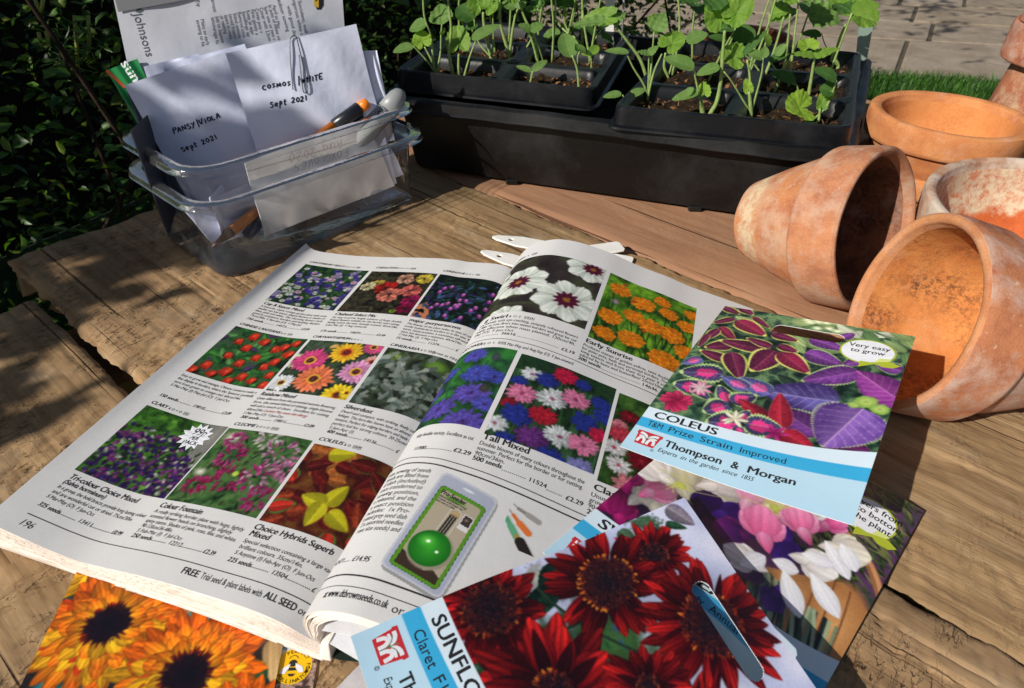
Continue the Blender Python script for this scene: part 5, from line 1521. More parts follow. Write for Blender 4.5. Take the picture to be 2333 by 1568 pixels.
def lathe(name, prof, mat, parent, n=96, wob=.0006, seed=0, closed=False):
    rr = random.Random(seed); ph = [rr.uniform(0, 6.28) for _ in range(4)]
    V, F = [], []
    P = prof
    for i, (r, z) in enumerate(P):
        for k in range(n):
            a = 2*PI*k/n; w_ = wob*(math.sin(2*a+ph[0])+.6*math.sin(3*a+ph[1]+z*20)+.35*math.sin(7*a+ph[2]+z*60))*min(1, r/.02)
            V.append(((r+w_)*math.cos(a), (r+w_)*math.sin(a), z+wob*.5*math.sin(3*a+ph[3])))
    for i in range(len(P)-1):
        for k in range(n): F.append((i*n+k, i*n+(k+1) % n, (i+1)*n+(k+1) % n, (i+1)*n+k))
    if closed:
        i = len(P)-1
        for k in range(n): F.append((i*n+k, i*n+(k+1) % n, (k+1) % n, k))
    me = mesh(name, V, F); 
    o = bpy.data.objects.new(name, me); me.materials.append(mat); COL.objects.link(o); o.parent = parent
    return o


def smooth_prof(P, n=5):
    """round the corners of a profile"""
    out = [P[0]]
    for i in range(1, len(P)-1):
        a, b, c = np.array(P[i-1]), np.array(P[i]), np.array(P[i+1])
        la, lc = np.linalg.norm(a-b), np.linalg.norm(c-b); r = min(.0022, la*.45, lc*.45)
        p0 = b+(a-b)/la*r; p1 = b+(c-b)/lc*r
        for k in range(n+1):
            t = k/n; out.append(tuple((1-t)**2*p0+2*t*(1-t)*b+t*t*p1))
    out.append(P[-1]); return out


T_lip = None


def pot(label, group, R1, R0, H, ch, mats, loc, nrm=(0, 0, 1), wall=.0065, lip=.0, seed=0, spin=0, floor=.008, collar_in=.0035):
    """R1 rim radius, R0 base radius, ch collar height; mats (outside, collar, inside); loc = rim centre"""
    t = empty('clay_pot', (0, 0, 0), label, 'plant pot', group)
    N = Vector(nrm).normalized(); q = Vector((0, 0, 1)).rotation_difference(N)
    if spin: q = q @ Matrix.Rotation(spin, 3, 'Z').to_quaternion()
    t.rotation_euler = q.to_euler(); t.location = Vector(loc)-N*H
    mo, mc, mi = mats[:3]; mlip = mats[3] if len(mats) > 3 else mc
    Rb = R1-collar_in-.0015                      # body radius just under the collar
    zc = H-ch
    ri_t = R1-wall; ri_b = R0-wall*.8
    lathe('wall', smooth_prof([(0.004, .0), (R0-.002, .0), (R0, .002), (R0+(Rb-R0)*.5, zc*.5), (Rb-.0005, zc+.0005)]), mo, t, seed=seed)
    lathe('rim', smooth_prof([(Rb-.002, zc+.002), (R1-.0025, zc), (R1-.0008, zc+.003), (R1+lip*.2, H-.006), (R1-.0006, H-.0015), (R1-.0008, H-.0014)]), mc, t, seed=seed)
    lathe('lip', smooth_prof([(R1-.0008, H-.0014), (R1-wall*.28, H-.0001), (R1-wall*.6, H+.0001), (ri_t+.0004, H-.0014), (ri_t-.0002, H-.004), (ri_t-.0012, H-.007)]), mlip, t, seed=seed)
    lathe('inner_wall', smooth_prof([(ri_t-.0012, H-.007), (ri_t-.0035, zc), (ri_b+(ri_t-ri_b)*.4, zc*.45), (ri_b, floor+.002), (ri_b-.003, floor), (.006, floor)]), mi, t, seed=seed)
    lathe('drain_hole', [(.006, floor), (.005, floor-.001), (.005, .0), (.0045, -.0001)], mo, t, n=24, wob=0)
    return t


OR = (.60, .245, .095); OD = (.44, .155, .06)
T_A = terracotta('clay_orange', (.62, .26, .095), (.52, .19, .07), .22, (.62, .42, .32), seed=1)
T_Ai = terracotta('clay_orange_in', (.64, .26, .085), (.58, .22, .07), .05, seed=2, soil=.25)
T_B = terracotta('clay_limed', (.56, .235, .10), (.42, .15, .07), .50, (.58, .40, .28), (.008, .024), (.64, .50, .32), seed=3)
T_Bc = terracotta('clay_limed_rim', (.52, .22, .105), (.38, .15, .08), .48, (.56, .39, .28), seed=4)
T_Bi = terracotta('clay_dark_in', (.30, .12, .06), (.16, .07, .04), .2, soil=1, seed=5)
T_C = terracotta('clay_red', (.58, .20, .075), (.46, .14, .055), .25, (.6, .45, .35), seed=6)
T_Cr = terracotta('clay_old_rim', (.50, .28, .17), (.36, .20, .13), .75, (.60, .50, .40), seed=7)
T_Ci = terracotta('clay_red_in', (.60, .15, .045), (.50, .11, .03), .12, (.6, .45, .38), (.030, .2), (.68, .58, .40), seed=8)
T_D = terracotta('clay_bloomed', (.52, .205, .095), (.38, .13, .065), .60, (.56, .41, .33), seed=9)
T_Dr = terracotta('clay_rim_plain', (.56, .25, .11), (.46, .18, .08), .25, (.62, .42, .3), seed=10)
T_Di = terracotta('clay_soiled_in', (.62, .25, .075), (.54, .19, .055), .12, seed=11, soil=.75)
GP = 'clay pots beside the seed tray'


def nv(ph, ta): return (math.cos(R(ph))*math.cos(R(ta)), math.sin(R(ph))*math.cos(R(ta)), math.sin(R(ta)))


pot('low orange clay pot standing upright, stacked in another pot beside the black tray', GP, .0665, .050, .050, .024, (T_A, T_A, T_Ai), (.383, .608, .0835), seed=1, wall=.0105)
pot('orange clay pot underneath the low orange one', GP, .066, .050, .042, .020, (T_A, T_A, T_Ai), (.385, .610, .041), seed=2, wall=.008)
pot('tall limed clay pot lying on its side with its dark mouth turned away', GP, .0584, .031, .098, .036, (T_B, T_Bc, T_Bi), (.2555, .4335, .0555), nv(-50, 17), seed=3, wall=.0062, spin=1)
pot('wide clay pot with a crusty white rim and red inside', GP, .107, .082, .071, .026, (T_C, T_Cr, T_Ci), (.403, .437, .0705), seed=4, wall=.0085)
pot('pale bloomed clay pot tipped on its side, mouth open towards the packets', GP, .0590, .041, .078, .036, (T_D, T_D, T_Di, T_Dr), (.231, .333, .0565), nv(178, 14), seed=5, wall=.0068, spin=2, lip=.001)
# upside-down stack at the right
T_E = terracotta('clay_old_a', (.44, .17, .09), (.32, .11, .06), .5, (.55, .40, .33), seed=12)
T_F = terracotta('clay_old_b', (.42, .155, .08), (.30, .10, .055), .42, (.60, .48, .30), seed=13)
_tc = atY(2268, 219, .74)[0]
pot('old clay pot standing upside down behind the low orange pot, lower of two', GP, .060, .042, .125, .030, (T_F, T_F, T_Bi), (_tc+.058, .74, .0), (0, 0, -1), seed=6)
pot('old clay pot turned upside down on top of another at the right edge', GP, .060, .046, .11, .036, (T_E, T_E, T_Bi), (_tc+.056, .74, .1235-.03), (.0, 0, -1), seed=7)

# ------------------------------------------------------------------ plastic plant labels
def plabel(tip, end, hole, wd, z, label, zt=None):
    a, e = at(*tip, z), at(*end, z if zt is None else zt)
    d = (e-a); L = np.linalg.norm(d); d /= L; nn = np.cross([0, 0, 1], d); nn /= np.linalg.norm(nn); up = np.cross(d, nn)
    h = wd/2; out = [(.000, -.0012), (.002, -.0022)]
    for s in (.004, .008, .013, .018, .024): out.append((s, -h*min(1, .33+s/.024*.67)))
    out += [(L-.002, -h*.93), (L-.0005, -h*.7)]
    pts = out+[(s, -t) for s, t in out[::-1]]
    bm = bmesh.new()
    hc = (.0165, 0); n = 16
    V = [bm.verts.new(a+d*s+nn*t) for s, t in pts]
    Hv = [bm.verts.new(a+d*(hc[0]+.0021*math.cos(2*PI*k/n))+nn*(.0021*math.sin(2*PI*k/n))) for k in range(n)]
    E = [bm.edges.new((V[i], V[(i+1) % len(V)])) for i in range(len(V))]+[bm.edges.new((Hv[i], Hv[(i+1) % n])) for i in range(n)]
    bmesh.ops.triangle_fill(bm, edges=E, use_beauty=True, normal=Vector(up))
    me = bpy.data.meshes.new('plant_label'); bm.to_mesh(me); bm.free()
    o = put('plant_label', me, M_plabel); sm = solidify(o, .0016, 0); bv = bevel(o, .0004, 2)
    return tag(o, label, 'plant label', 'white plant labels')


plabel((1122, 540), (1442, 598), 0, .0165, .0018, 'long white plant label with its pointed tip furthest up, behind the catalogue')
plabel((1096, 573), (1330, 640), 0, .0165, .0045, 'white plant label just below the topmost one, its hole showing', .002)
plabel((1130, 617), (1300, 690), 0, .0165, .0015, 'white plant label mostly hidden by the catalogue, nearest to the camera')
plabel((1150, 600), (1418, 561), 0, .0165, .0035, 'white plant label crossing the others, with its blunt end to the right', .0045)
# ------------------------------------------------------------------ clear plastic boxes and what stands in them
def clear_mat():
    m, n, l, b = newmat('clear_plastic')
    out = n['Material Output']; n.remove(b)
    tr = nd(n, 'ShaderNodeBsdfTransparent'); tr.inputs[0].default_value = (.955, .965, .965, 1)
    gl = nd(n, 'ShaderNodeBsdfGlossy'); gl.inputs['Roughness'].default_value = .05; gl.inputs[0].default_value = (.86, .82, .78, 1)
    df = nd(n, 'ShaderNodeBsdfDiffuse'); df.inputs[0].default_value = (.8, .78, .75, 1)
    fr = nd(n, 'ShaderNodeFresnel'); fr.inputs[0].default_value = 1.55
    v = coords(n, l); t = noise(n, l, 35, 5, .6, v); nb = bump(n, l, t.outputs[0], .35, .003, None)
    l.new(nb, gl.inputs['Normal']); l.new(nb, fr.inputs['Normal'])
    a = nd(n, 'ShaderNodeMixShader'); l.new(fr.outputs[0], a.inputs[0]); l.new(tr.outputs[0], a.inputs[1]); l.new(gl.outputs[0], a.inputs[2])
    c = nd(n, 'ShaderNodeMixShader'); h = ramp(n, l, t.outputs[0], [(.3, (.006,)*3), (.75, (.05,)*3)]); l.new(h.outputs[0], c.inputs[0]); l.new(a.outputs[0], c.inputs[1]); l.new(df.outputs[0], c.inputs[2])
    l.new(c.outputs[0], out.inputs[0])
    return m


M_clear = clear_mat()
M_clear_rim = clear_mat()
CU = np.array([math.cos(R(49)), math.sin(R(49)), 0]); CV = np.array([-CU[1], CU[0], 0])
Z3 = np.array([0, 0, 1.])


def rloop(c, hx, hy, z, r, n=10, rib=0.):
    P = []
    for sx, sy, a0 in ((1, 1, 0), (-1, 1, 1), (-1, -1, 2), (1, -1, 3)):
        for k in range(n):
            a = (a0+k/(n-1))*PI/2
            P.append(c+CU*(sx*(hx-r)+r*math.cos(a))+CV*(sy*(hy-r)+r*math.sin(a))+Z3*z)
    # add points along the sides so ribs can be formed
    Q = []
    for i in range(len(P)):
        a, b = P[i], P[(i+1) % len(P)]; Q.append(a)
        L = np.linalg.norm(b-a)
        if L > .02:
            m_ = 28
            for k in range(1, m_):
                t = k/m_; p = a+(b-a)*t; nn = np.cross(b-a, Z3); nn /= np.linalg.norm(nn)
                w_ = rib*max(0, math.sin(t*PI*8))**.5*(1 if .04 < t < .96 else 0) if rib else 0
                Q.append(p-nn*w_)
    return Q


def clear_box(label, c, hx, hy, zr, z0, ins, name='clear_box'):
    t = empty(name, tuple(c+Z3*z0), label, 'plastic box', 'nested clear boxes')
    lv = [(hx-ins, hy-ins, z0+.0012, .014, 0), (hx-ins+.001, hy-ins+.001, z0+.004, .015, 0)]
    for k in range(1, 9):
        f = k/9; lv.append((hx-ins+(ins-.010)*f, hy-ins+(ins-.010)*f, z0+.004+(zr-z0-.012)*f, .015+.006*f, .0013 if 1 < k < 7 else 0))
    lv += [(hx-.010, hy-.010, zr-.008, .022, 0), (hx-.0085, hy-.0085, zr-.0075, .022, 0), (hx-.008, hy-.008, zr, .023, 0)]
    def loft(L):
        b = MB(); rows = [rloop(c, *a[:2], a[2], a[3], rib=a[4]) for a in L]; n = len(rows[0]); V = [p for r_ in rows for p in r_]
        F = [(i*n+k, i*n+(k+1) % n, (i+1)*n+(k+1) % n, (i+1)*n+k) for i in range(len(rows)-1) for k in range(n)]
        return b, V, F, n
    b, V, F, n = loft(lv); b.add(V, F+[tuple(range(n))[::-1]]); b.obj('wall', M_clear, t)
    b, V, F, n = loft([(hx-.008, hy-.008, zr, .023, 0), (hx-.0005, hy-.0005, zr+.0002, .027, 0), (hx, hy, zr-.0006, .0275, 0), (hx+.0004, hy+.0004, zr-.0035, .028, 0), (hx+.0014, hy+.0014, zr-.0042, .029, 0)])
    b.add(V, F); o = b.obj('rim', M_clear_rim, t)
    return t


_nl, _nr, _fl = np.array([-.223, .407, 0]), np.array([-.078, .568, 0]), np.array([-.301, .504, 0])
_c1 = (_nr+_fl)/2
clear_box('lower of two nested clear plastic boxes, its rim sticking out below the other', _c1, .1085, .062, .065, .0006, .013)
_c2 = (np.array([-.0895, .580, 0])+np.array([-.300, .508, 0]))/2+CV*.001
clear_box('upper of two nested clear plastic boxes, holding the envelopes and pens', _c2, .106, .0595, .0855, .0215, .0205)

EN0 = -CV*.97+Z3*.24; EN0 /= np.linalg.norm(EN0)
EN = np.array([math.cos(R(-66))*.97, math.sin(R(-66))*.97, .25]); EN /= np.linalg.norm(EN)


def onp(x, y, v, n=None):
    """point of the leaning plane v millimetres behind the front wall of the boxes seen at (x, y)"""
    p0 = _nl+CU*(.10 if n is None else 0.)+CV*(v/1000)+Z3*.03; n = EN if n is None else n
    d = _fw + _ri*(x-1166.5)/FOC - _up*(y-784)/FOC
    return CAMP+d*(((p0-CAMP)@n)/(d@n))


def env_quad(tl, tr, br, bl, v, w=None, bulge=.0015, f=None, n=None):
    P = [onp(*p, v, n) for p in (bl, br, tr, tl)]
    w_ = np.linalg.norm(P[3]-P[2])*1000; h_ = np.linalg.norm(P[3]-P[0])*1000
    for p in P: p[2] = max(p[2], .024)
    return Quad(*P, w_, h_, bulge, f)


def envelope(q, label, mat, name='envelope', cat='envelope', group='envelopes in the clear box', th=.0006, col=None, res=.5):
    X, Y = np.meshgrid(np.linspace(0, q.w, 36), np.linspace(0, q.h, 36))
    o = put(name, grid_mesh(name, q(X, Y)), mat); solidify(o, th, -1)
    return tag(o, label, cat, group)


crump = lambda a, b: (lambda u, v: .0012*np.sin(u*a+v*4)*np.sin(v*b)+.0006*np.sin(u*17+v*9))
# handwriting: letters as pen strokes on a unit body (x across, y up)
HW = {'P': [[(.1, 0), (.15, .9)], [(.12, .85), (.5, .95), (.55, .65), (.15, .45)]], 'A': [[(0, 0), (.3, .85), (.5, 0)], [(.1, .35), (.5, .4)]], 'a': [[(.5, .5), (.2, .55), (.05, .25), (.25, .02), (.5, .4), (.5, .02), (.62, .0)]],
      'N': [[(.05, 0), (.08, .8), (.5, .05), (.55, .85)]], 'S': [[(.5, .75), (.2, .85), (.12, .6), (.45, .35), (.35, .05), (.02, .08)]], 'Y': [[(.05, .85), (.28, .45)], [(.6, .9), (.1, -.15)]], '/': [[(.3, -.25), (.35, 1.15)]], '|': [[(.2, -.2), (.28, 1.1)]],
      'V': [[(.02, .85), (.22, .0), (.55, .95)]], 'I': [[(.15, 0), (.18, .75)]], 'O': [[(.3, .75), (.08, .5), (.15, .1), (.45, .08), (.52, .5), (.3, .75)]], 'L': [[(.1, .8), (.08, .08), (.5, .1)]], 'e': [[(.08, .3), (.45, .38), (.3, .62), (.08, .4), (.15, .05), (.5, .12)]],
      'p': [[(.1, .6), (.05, -.4)], [(.08, .5), (.4, .62), (.45, .2), (.1, .1)]], 't': [[(.22, .95), (.18, .08), (.42, .1)], [(.0, .62), (.45, .66)]], '2': [[(.05, .65), (.3, .85), (.45, .55), (.05, .02), (.55, .08)]], '0': [[(.3, .8), (.05, .45), (.25, .02), (.52, .4), (.3, .8)]], '1': [[(.25, .85), (.25, .0)]],
      'c': [[(.5, .55), (.2, .62), (.06, .25), (.3, .0), (.52, .12)]], 'o': [[(.3, .6), (.06, .3), (.3, .0), (.5, .3), (.3, .6)]], 's': [[(.45, .55), (.15, .55), (.2, .32), (.4, .2), (.1, .0)]], 'm': [[(.05, .0), (.08, .6), (.3, .1), (.5, .6), (.6, .02)]],
      'W': [[(.02, .8), (.15, .05), (.35, .6), (.5, .05), (.75, .85)]], 'H': [[(.1, .85), (.08, 0)], [(.55, .9), (.5, 0)], [(.08, .4), (.52, .45)]], 'T': [[(.3, .8), (.28, 0)], [(0, .78), (.62, .85)]], 'E': [[(.55, .85), (.1, .8), (.08, .05), (.55, .08)], [(.1, .45), (.45, .48)]],
      'F': [[(.1, 0), (.12, .8), (.6, .85)], [(.12, .45), (.45, .48)]], 'X': [[(.05, 0), (.55, .85)], [(.05, .8), (.55, .05)]], 'G': [[(.55, .7), (.2, .8), (.05, .35), (.3, .0), (.52, .3), (.3, .35)]], 'u': [[(.08, .6), (.1, .08), (.4, .08), (.48, .6), (.52, .0)]], 'g': [[(.5, .55), (.15, .5), (.1, .15), (.45, .15), (.5, .5), (.45, -.35), (.1, -.3)]], ' ': []}


def hand(W, txt, x, y, size, rot=0., wd=.75, adv=.72):
    c, s = math.cos(rot), math.sin(rot); px = 0
    for ch in txt:
        for st in HW.get(ch, []):
            jx, jy = random.uniform(-.05, .05), random.uniform(-.07, .07)
            W.path([(x+(px+a+jx+.2*b)*size*c-(b+jy)*size*1.15*s, y+(px+a+jx+.2*b)*size*s+(b+jy)*size*1.15*c) for a, b in st], wd)
        px += {'I': .45, '1': .5, 'm': .85, 'W': .95, '/': .6, '|': .5, 't': .6}.get(ch, adv)


def hand_at(W, q, txt, p0, p1, size, wd=.7):
    a, b = uvq(q, *p0), uvq(q, *p1); n = sum({'I': .45, '1': .5, 'm': .85, 'W': .95, '/': .6, '|': .5, 't': .6}.get(c_, .72) for c_ in txt)
    L = math.hypot(b[0]-a[0], b[1]-a[1]); hand(W, txt, a[0], a[1], size, math.atan2(b[1]-a[1], b[0]-a[0]), wd, .72)
    return L/n


M_pen = simple('pen_ink', (.012, .012, .03), .6, .3)
M_fadedpen = simple('pen_ink_through_paper', (.33, .30, .30), .7, .2)
qp = env_quad((283, 195), (557, 103), (735, 470), (478, 596), 68, bulge=.003, f=crump(6, 5))
e1 = envelope(qp, 'white envelope with handwriting reading PANSY/VIOLA, leaning left in the clear box', M_env)
W = Words()
for txt, a, b in (('PANSY/VIOLA', (396, 306), (505, 268)), ('Sept 2021', (416, 347), (497, 316))):
    A_, B_ = uvq(qp, *a), uvq(qp, *b); n_ = sum({'I': .45, '1': .5, '/': .6, 't': .6}.get(c_, .72) for c_ in txt); L_ = math.hypot(B_[0]-A_[0], B_[1]-A_[1]); hand(W, txt, A_[0], A_[1], L_/n_, math.atan2(B_[1]-A_[1], B_[0]-A_[0]), .95)
W.obj('handwriting', qp, M_pen, e1, .00025)
qc = env_quad((514, 122), (811, 55), (905, 420), (640, 540), 58, bulge=.003, f=crump(5, 7))
e2 = envelope(qc, 'white envelope with handwriting reading COSMOS/WHITE and a paper clip on its top edge', M_env)
W = Words()
for txt, a, b in (('cosmos /WHITE', (597, 205), (737, 181)), ('Sept 2021', (616, 245), (701, 229))):
    A_, B_ = uvq(qc, *a), uvq(qc, *b); n_ = sum({'m': .85, 'W': .95, 'I': .45, '1': .5, '/': .6, 't': .6}.get(c_, .72) for c_ in txt); L_ = math.hypot(B_[0]-A_[0], B_[1]-A_[1]); hand(W, txt, A_[0], A_[1], L_/n_, math.atan2(B_[1]-A_[1], B_[0]-A_[0]), .95)
W.obj('handwriting', qc, M_pen, e2, .00025)
M_glass = paper_mat('glassine_paper', (.66, .65, .66), .45, .5, 30)
qf = env_quad((556, 372), (831, 270), (905, 470), (612, 576), 16, bulge=.001, f=crump(5, 4), n=EN0)
e3 = envelope(qf, 'thin greyish envelope in front of the others, faint upside-down writing reading FOXGLOVES', M_glass)
W = Words()
for txt, a, b in (('FOXGLOVES', (792, 336), (668, 374)), ('Aug 2020', (778, 318), (655, 352))):
    A_, B_ = uvq(qf, *a), uvq(qf, *b); n_ = .72*len(txt); L_ = math.hypot(B_[0]-A_[0], B_[1]-A_[1]); hand(W, txt, A_[0], A_[1], L_/n_*1.0, math.atan2(B_[1]-A_[1], B_[0]-A_[0]), .45)
A_, B_ = uvq(qf, 812, 322), uvq(qf, 560, 392); W.rule(A_[0], A_[1], B_[0], B_[1], .5)
W.obj('handwriting', qf, M_fadedpen, e3, .00022)
# paper clip on the second envelope
b = MB(); pp = [(667, 205), (661, 140), (660, 96), (664, 84), (673, 83), (677, 93), (690, 150), (700, 200), (696, 212), (690, 207), (684, 160), (681, 126)]
P = [qc(*[np.array(k) for k in uvq(qc, *a)], .0012) for a in pp]; P, _ = catmull(P, 60)
b.add(*tube(P, .0004, 8)); tag(b.obj('paper_clip', simple('steel_wire', (.10, .10, .11), .35, .5, metal=1)), 'thin steel paper clip on the top edge of the COSMOS envelope', 'paper clip')
# other envelopes
q = env_quad((824, 116), (858, 115), (900, 320), (830, 330), 64, f=crump(4, 3)); envelope(q, 'narrow edge of a white envelope showing to the right of the COSMOS one', M_env)
q = env_quad((372, 148), (557, 100), (690, 430), (430, 520), 74, f=crump(5, 3)); envelope(q, 'bluish white envelope showing a strip just above the PANSY one', M_env)
q = env_quad((327, 152), (452, 122), (640, 440), (440, 500), 78, f=crump(9, 5)); envelope(q, 'torn white envelope with a ragged brown-stained edge behind the PANSY one', M_env)
q = env_quad((836, 330), (880, 318), (925, 450), (850, 480), 30, f=crump(5, 3), n=EN0); envelope(q, 'small folded envelope standing inside the right end of the clear box', M_env)
q = env_quad((420, 480), (560, 420), (620, 560), (500, 608), 30, f=crump(5, 3), n=EN0); envelope(q, 'crumpled white envelope at the front left inside the clear box', M_env)
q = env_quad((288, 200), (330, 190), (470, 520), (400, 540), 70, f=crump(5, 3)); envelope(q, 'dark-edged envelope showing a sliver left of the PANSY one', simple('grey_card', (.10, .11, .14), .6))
# green packet
qg = env_quad((243, 160), (312, 134), (450, 420), (395, 425), 84, f=crump(5, 3)); sunp = envelope(qg, 'torn green packet corner with white lettering, behind the PANSY envelope', simple('green_print', (.01, .22, .05), .4, .5, coat=.3), 'seed_packet', 'seed packet', 'packets in the clear box')
W = Words(); A_ = uvq(qg, 268, 142); B_ = uvq(qg, 302, 190); W.text('sun', A_[0]+1, A_[1]-1, 11, rot=math.atan2(B_[1]-A_[1], B_[0]-A_[0]), bold=.03)
W.obj('printed_words', qg, M_white, sunp, .0002)
W = Words(); A_ = uvq(qg, 243, 161); B_ = uvq(qg, 285, 200); W.rule(A_[0], A_[1], B_[0], B_[1], 2.2); W.obj('orange_edge', qg, simple('orange_print', (.55, .10, .02), .5), sunp, .00015)
# back of a tall packet with growing notes
qj = env_quad((243, -75), (775, -95), (800, 300), (330, 330), 88, bulge=.002, f=crump(4, 4))
jp = envelope(qj, 'tall pale packet back with sideways printed growing notes, standing behind the envelopes', paper_mat('packet_back', (.60, .61, .66), .45, .4, 30), 'seed_packet', 'seed packet', 'packets in the clear box')
W = Words()


def side(txt, p0, p1, size=None, bold=0., **k):
    A_, B_ = uvq(qj, *p0), uvq(qj, *p1); L_ = math.hypot(B_[0]-A_[0], B_[1]-A_[1])
    W.text(txt, A_[0], A_[1], size or 4.2, fit=L_, rot=math.atan2(B_[1]-A_[1], B_[0]-A_[0]), bold=bold)


side('Johnsons', (303, 32), (333, 130), 9, .0)
for t_, a_, b_ in (('Succulent, well', (678, 2), (694, 76)), ('A vigorous white s', (662, -12), (684, 80)), ('with good dis', (653, 14), (668, 82)), ('Outdoor sowing', (627, -14), (653, 73)), ('April to May', (620, 12), (632, 66)), ('In pots of moist co', (610, 12), (633, 92)),
                   ('Sow one or two s', (600, 16), (622, 92)), ('Cover with 2.5cm', (590, 18), (611, 94)), ('Cover pots v', (580, 20), (592, 76)), ('Firm gently a', (570, 22), (582, 80)), ('Keep at appr', (560, 24), (572, 80)), ('Seedlings ap', (550, 26), (563, 84)), ('Remove cove', (540, 28), (553, 86)),
                   ('Stand outside', (530, 30), (543, 88)), ('(avoid frosts)', (520, 32), (533, 88)), ('apart in rows', (510, 34), (523, 90)), ('or netting', (500, 36), (511, 78)), ('Harvest', (478, -10), (486, 28)), ('July to Septem', (490, 38), (504, 98)), ('encourage fu', (480, 40), (492, 100)), ('Tip', (444, 2), (450, 16)), ('Make an early', (456, 44), (470, 104)), ('evening to he', (446, 46), (460, 106))):
    side(t_, a_, b_, 4.0)
W.obj('printed_words', qj, simple('ink_grey', (.10, .10, .12), .6), jp, .0002)
W = Words(); A_ = uvq(qj, 306, 34); s_ = 3.2; W.fan([(A_[0]+1, A_[1]+2), (A_[0]+4, A_[1]+5), (A_[0]+7, A_[1]+2.5), (A_[0]+3.5, A_[1]+1)]); W.obj('leaf_mark', qj, simple('ink_leaf', (.10, .12, .11), .6), jp, .0002)
W = Words(); P_ = [uvq(qj, *a) for a in ((243, -75), (455, -82), (446, -4), (270, 28))]; W.fan(P_); W.obj('grey_panel', qj, simple('grey_print', (.22, .22, .23), .5), jp, .0012)
W = Words(); P_ = [uvq(qj, *a) for a in ((717, -30), (737, -30), (737, 12), (731, 22), (722, 22), (716, 8))]; W.fan(P_); o = W.obj('slot', qj, simple('slot_dark', (.01, .01, .01), .6), jp, .0002)
W = Words(); P_ = [uvq(qj, *a) for a in ((712, -30), (726, -30), (726, 18), (716, 14))]; W.fan(P_); W.obj('yellow_tab', qj, simple('yellow_print', (.65, .40, .03), .5), jp, .00025)

# pens
M_blackpl = simple('black_plastic_gloss', (.012, .013, .018), .3, .5)
M_orange = simple('orange_plastic', (.85, .22, .01), .35, .5)
M_grey = simple('grey_plastic', (.27, .28, .28), .4, .5)


def rod(name, pts, rad, mat, parent=None, n=20):
    b = MB(); b.add(*tube(pts, rad, n)); return b.obj(name, mat, parent)


a0, a1 = onp(838, 234, 14, EN0), onp(700, 330, 32, EN0)
d = (a1-a0)/np.linalg.norm(a1-a0)
pen = empty('pen', tuple(a0), 'black pen with a bright orange end, leaning in the clear box', 'pen')
rod('end_plug', [a0, a0+d*.0008, a0+d*.008], [.0034, .0044, .0046], M_orange, pen); rod('cap', [a0+d*.008, a0+d*.009, a0+d*.034, a0+d*.0345], [.0046, .0057, .0052, .004], M_blackpl, pen)
rod('barrel', [a0+d*.0345, a0+d*.105], [.0042, .0042], M_orange, pen)
b = MB(); sd = np.cross(d, Z3); sd /= np.linalg.norm(sd); dn = np.cross(sd, d)
c0 = a0+d*.009-dn*.0075
b.add(*tube([c0, c0+d*.02], [.0011, .0011], 8)); b.obj('clip', M_blackpl, pen)
m0, m1 = onp(911, 216, 14, EN0), onp(835, 300, 20, EN0); d = (m1-m0)/np.linalg.norm(m1-m0)
mk = empty('marker', tuple(m0), 'fat light grey marker pen with a rounded end, in the clear box corner', 'marker')
rod('cap', [m0-d*.004, m0-d*.0035, m0-d*.001, m0+d*.004, m0+d*.02], [.001, .0035, .0062, .0078, .0085], M_grey, mk, 28); rod('barrel', [m0+d*.0202, m0+d*.022, m0+d*.09], [.0072, .0088, .0088], M_grey, mk, 28)


def onmark(x, y, off=0.):
    x = np.atleast_1d(x); y = np.atleast_1d(y); A = m0+d*.0; s1 = np.cross(d, _fw); s1 /= np.linalg.norm(s1); nn = -np.cross(s1, d); nn = nn if nn@(CAMP-m0) > 0 else -nn
    th = y/8.8
    return (A[None]+d[None]*(x[:, None]/1000)+s1[None]*(np.sin(th)*.0089)[:, None]+nn[None]*(np.cos(th)*.0089)[:, None])


W = Words(); W.ring(27, 0, 3, .35); W.text('AP', 25, -1.1, 3.6, bold=.05); W.text('Conforms to', 31.5, -2.8, 1.9, rot=PI/2); W.text('ASTM D-4236', 34, -3.6, 1.9, rot=PI/2, bold=.02)
W.obj('printed_words', onmark, M_ink, mk)
# pencil and pen lying low inside the box
a0, a1 = onp(588, 478, 22, EN0), onp(490, 590, 20, EN0); a1[2] = max(a1[2], .028); d = (a1-a0)/np.linalg.norm(a1-a0)
pc = empty('pencil', tuple(a1), 'orange pencil with a dark point, seen through the wall of the clear boxes', 'pencil')
L_ = np.linalg.norm(a1-a0); rod('barrel', [a0, a0+d*L_*.6], [.0042, .0042], simple('orange_paint', (.62, .20, .03), .4), pc, 6); rod('point', [a0+d*L_*.6, a1], [.0042, .0006], simple('dark_wood', (.10, .055, .035), .6), pc, 10)
a0, a1 = onp(600, 490, 26, EN0), onp(560, 540, 26, EN0); rod('pen', [a0, a1], [.005, .0046], simple('blue_plastic', (.02, .02, .08), .4)); o = bpy.data.objects['pen.001'] if 'pen.001' in bpy.data.objects else COL.objects[-1]
tag(o, 'short dark blue pen end beside the pencil, inside the clear boxes', 'pen')

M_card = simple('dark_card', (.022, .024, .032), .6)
# sheets standing askew between the envelopes, added to block sun through the box
def askew(u0, v0, u1, v1, zt, lab):
    P0 = _nl+CU*(u0/1000)+CV*(v0/1000); P1 = _nl+CU*(u1/1000)+CV*(v1/1000)
    b = MB(); b.add([P0*[1, 1, 0]+[0, 0, .026], P1*[1, 1, 0]+[0, 0, .026], P1*[1, 1, 0]+CV*.006+[0, 0, zt*.93], P0*[1, 1, 0]+CV*.006+[0, 0, zt]], [(0, 1, 2, 3)])
    o = b.obj('envelope', M_card if 'card' in lab else M_env, None, False); solidify(o, .0008, 0); tag(o, lab, 'envelope', 'envelopes in the clear box')


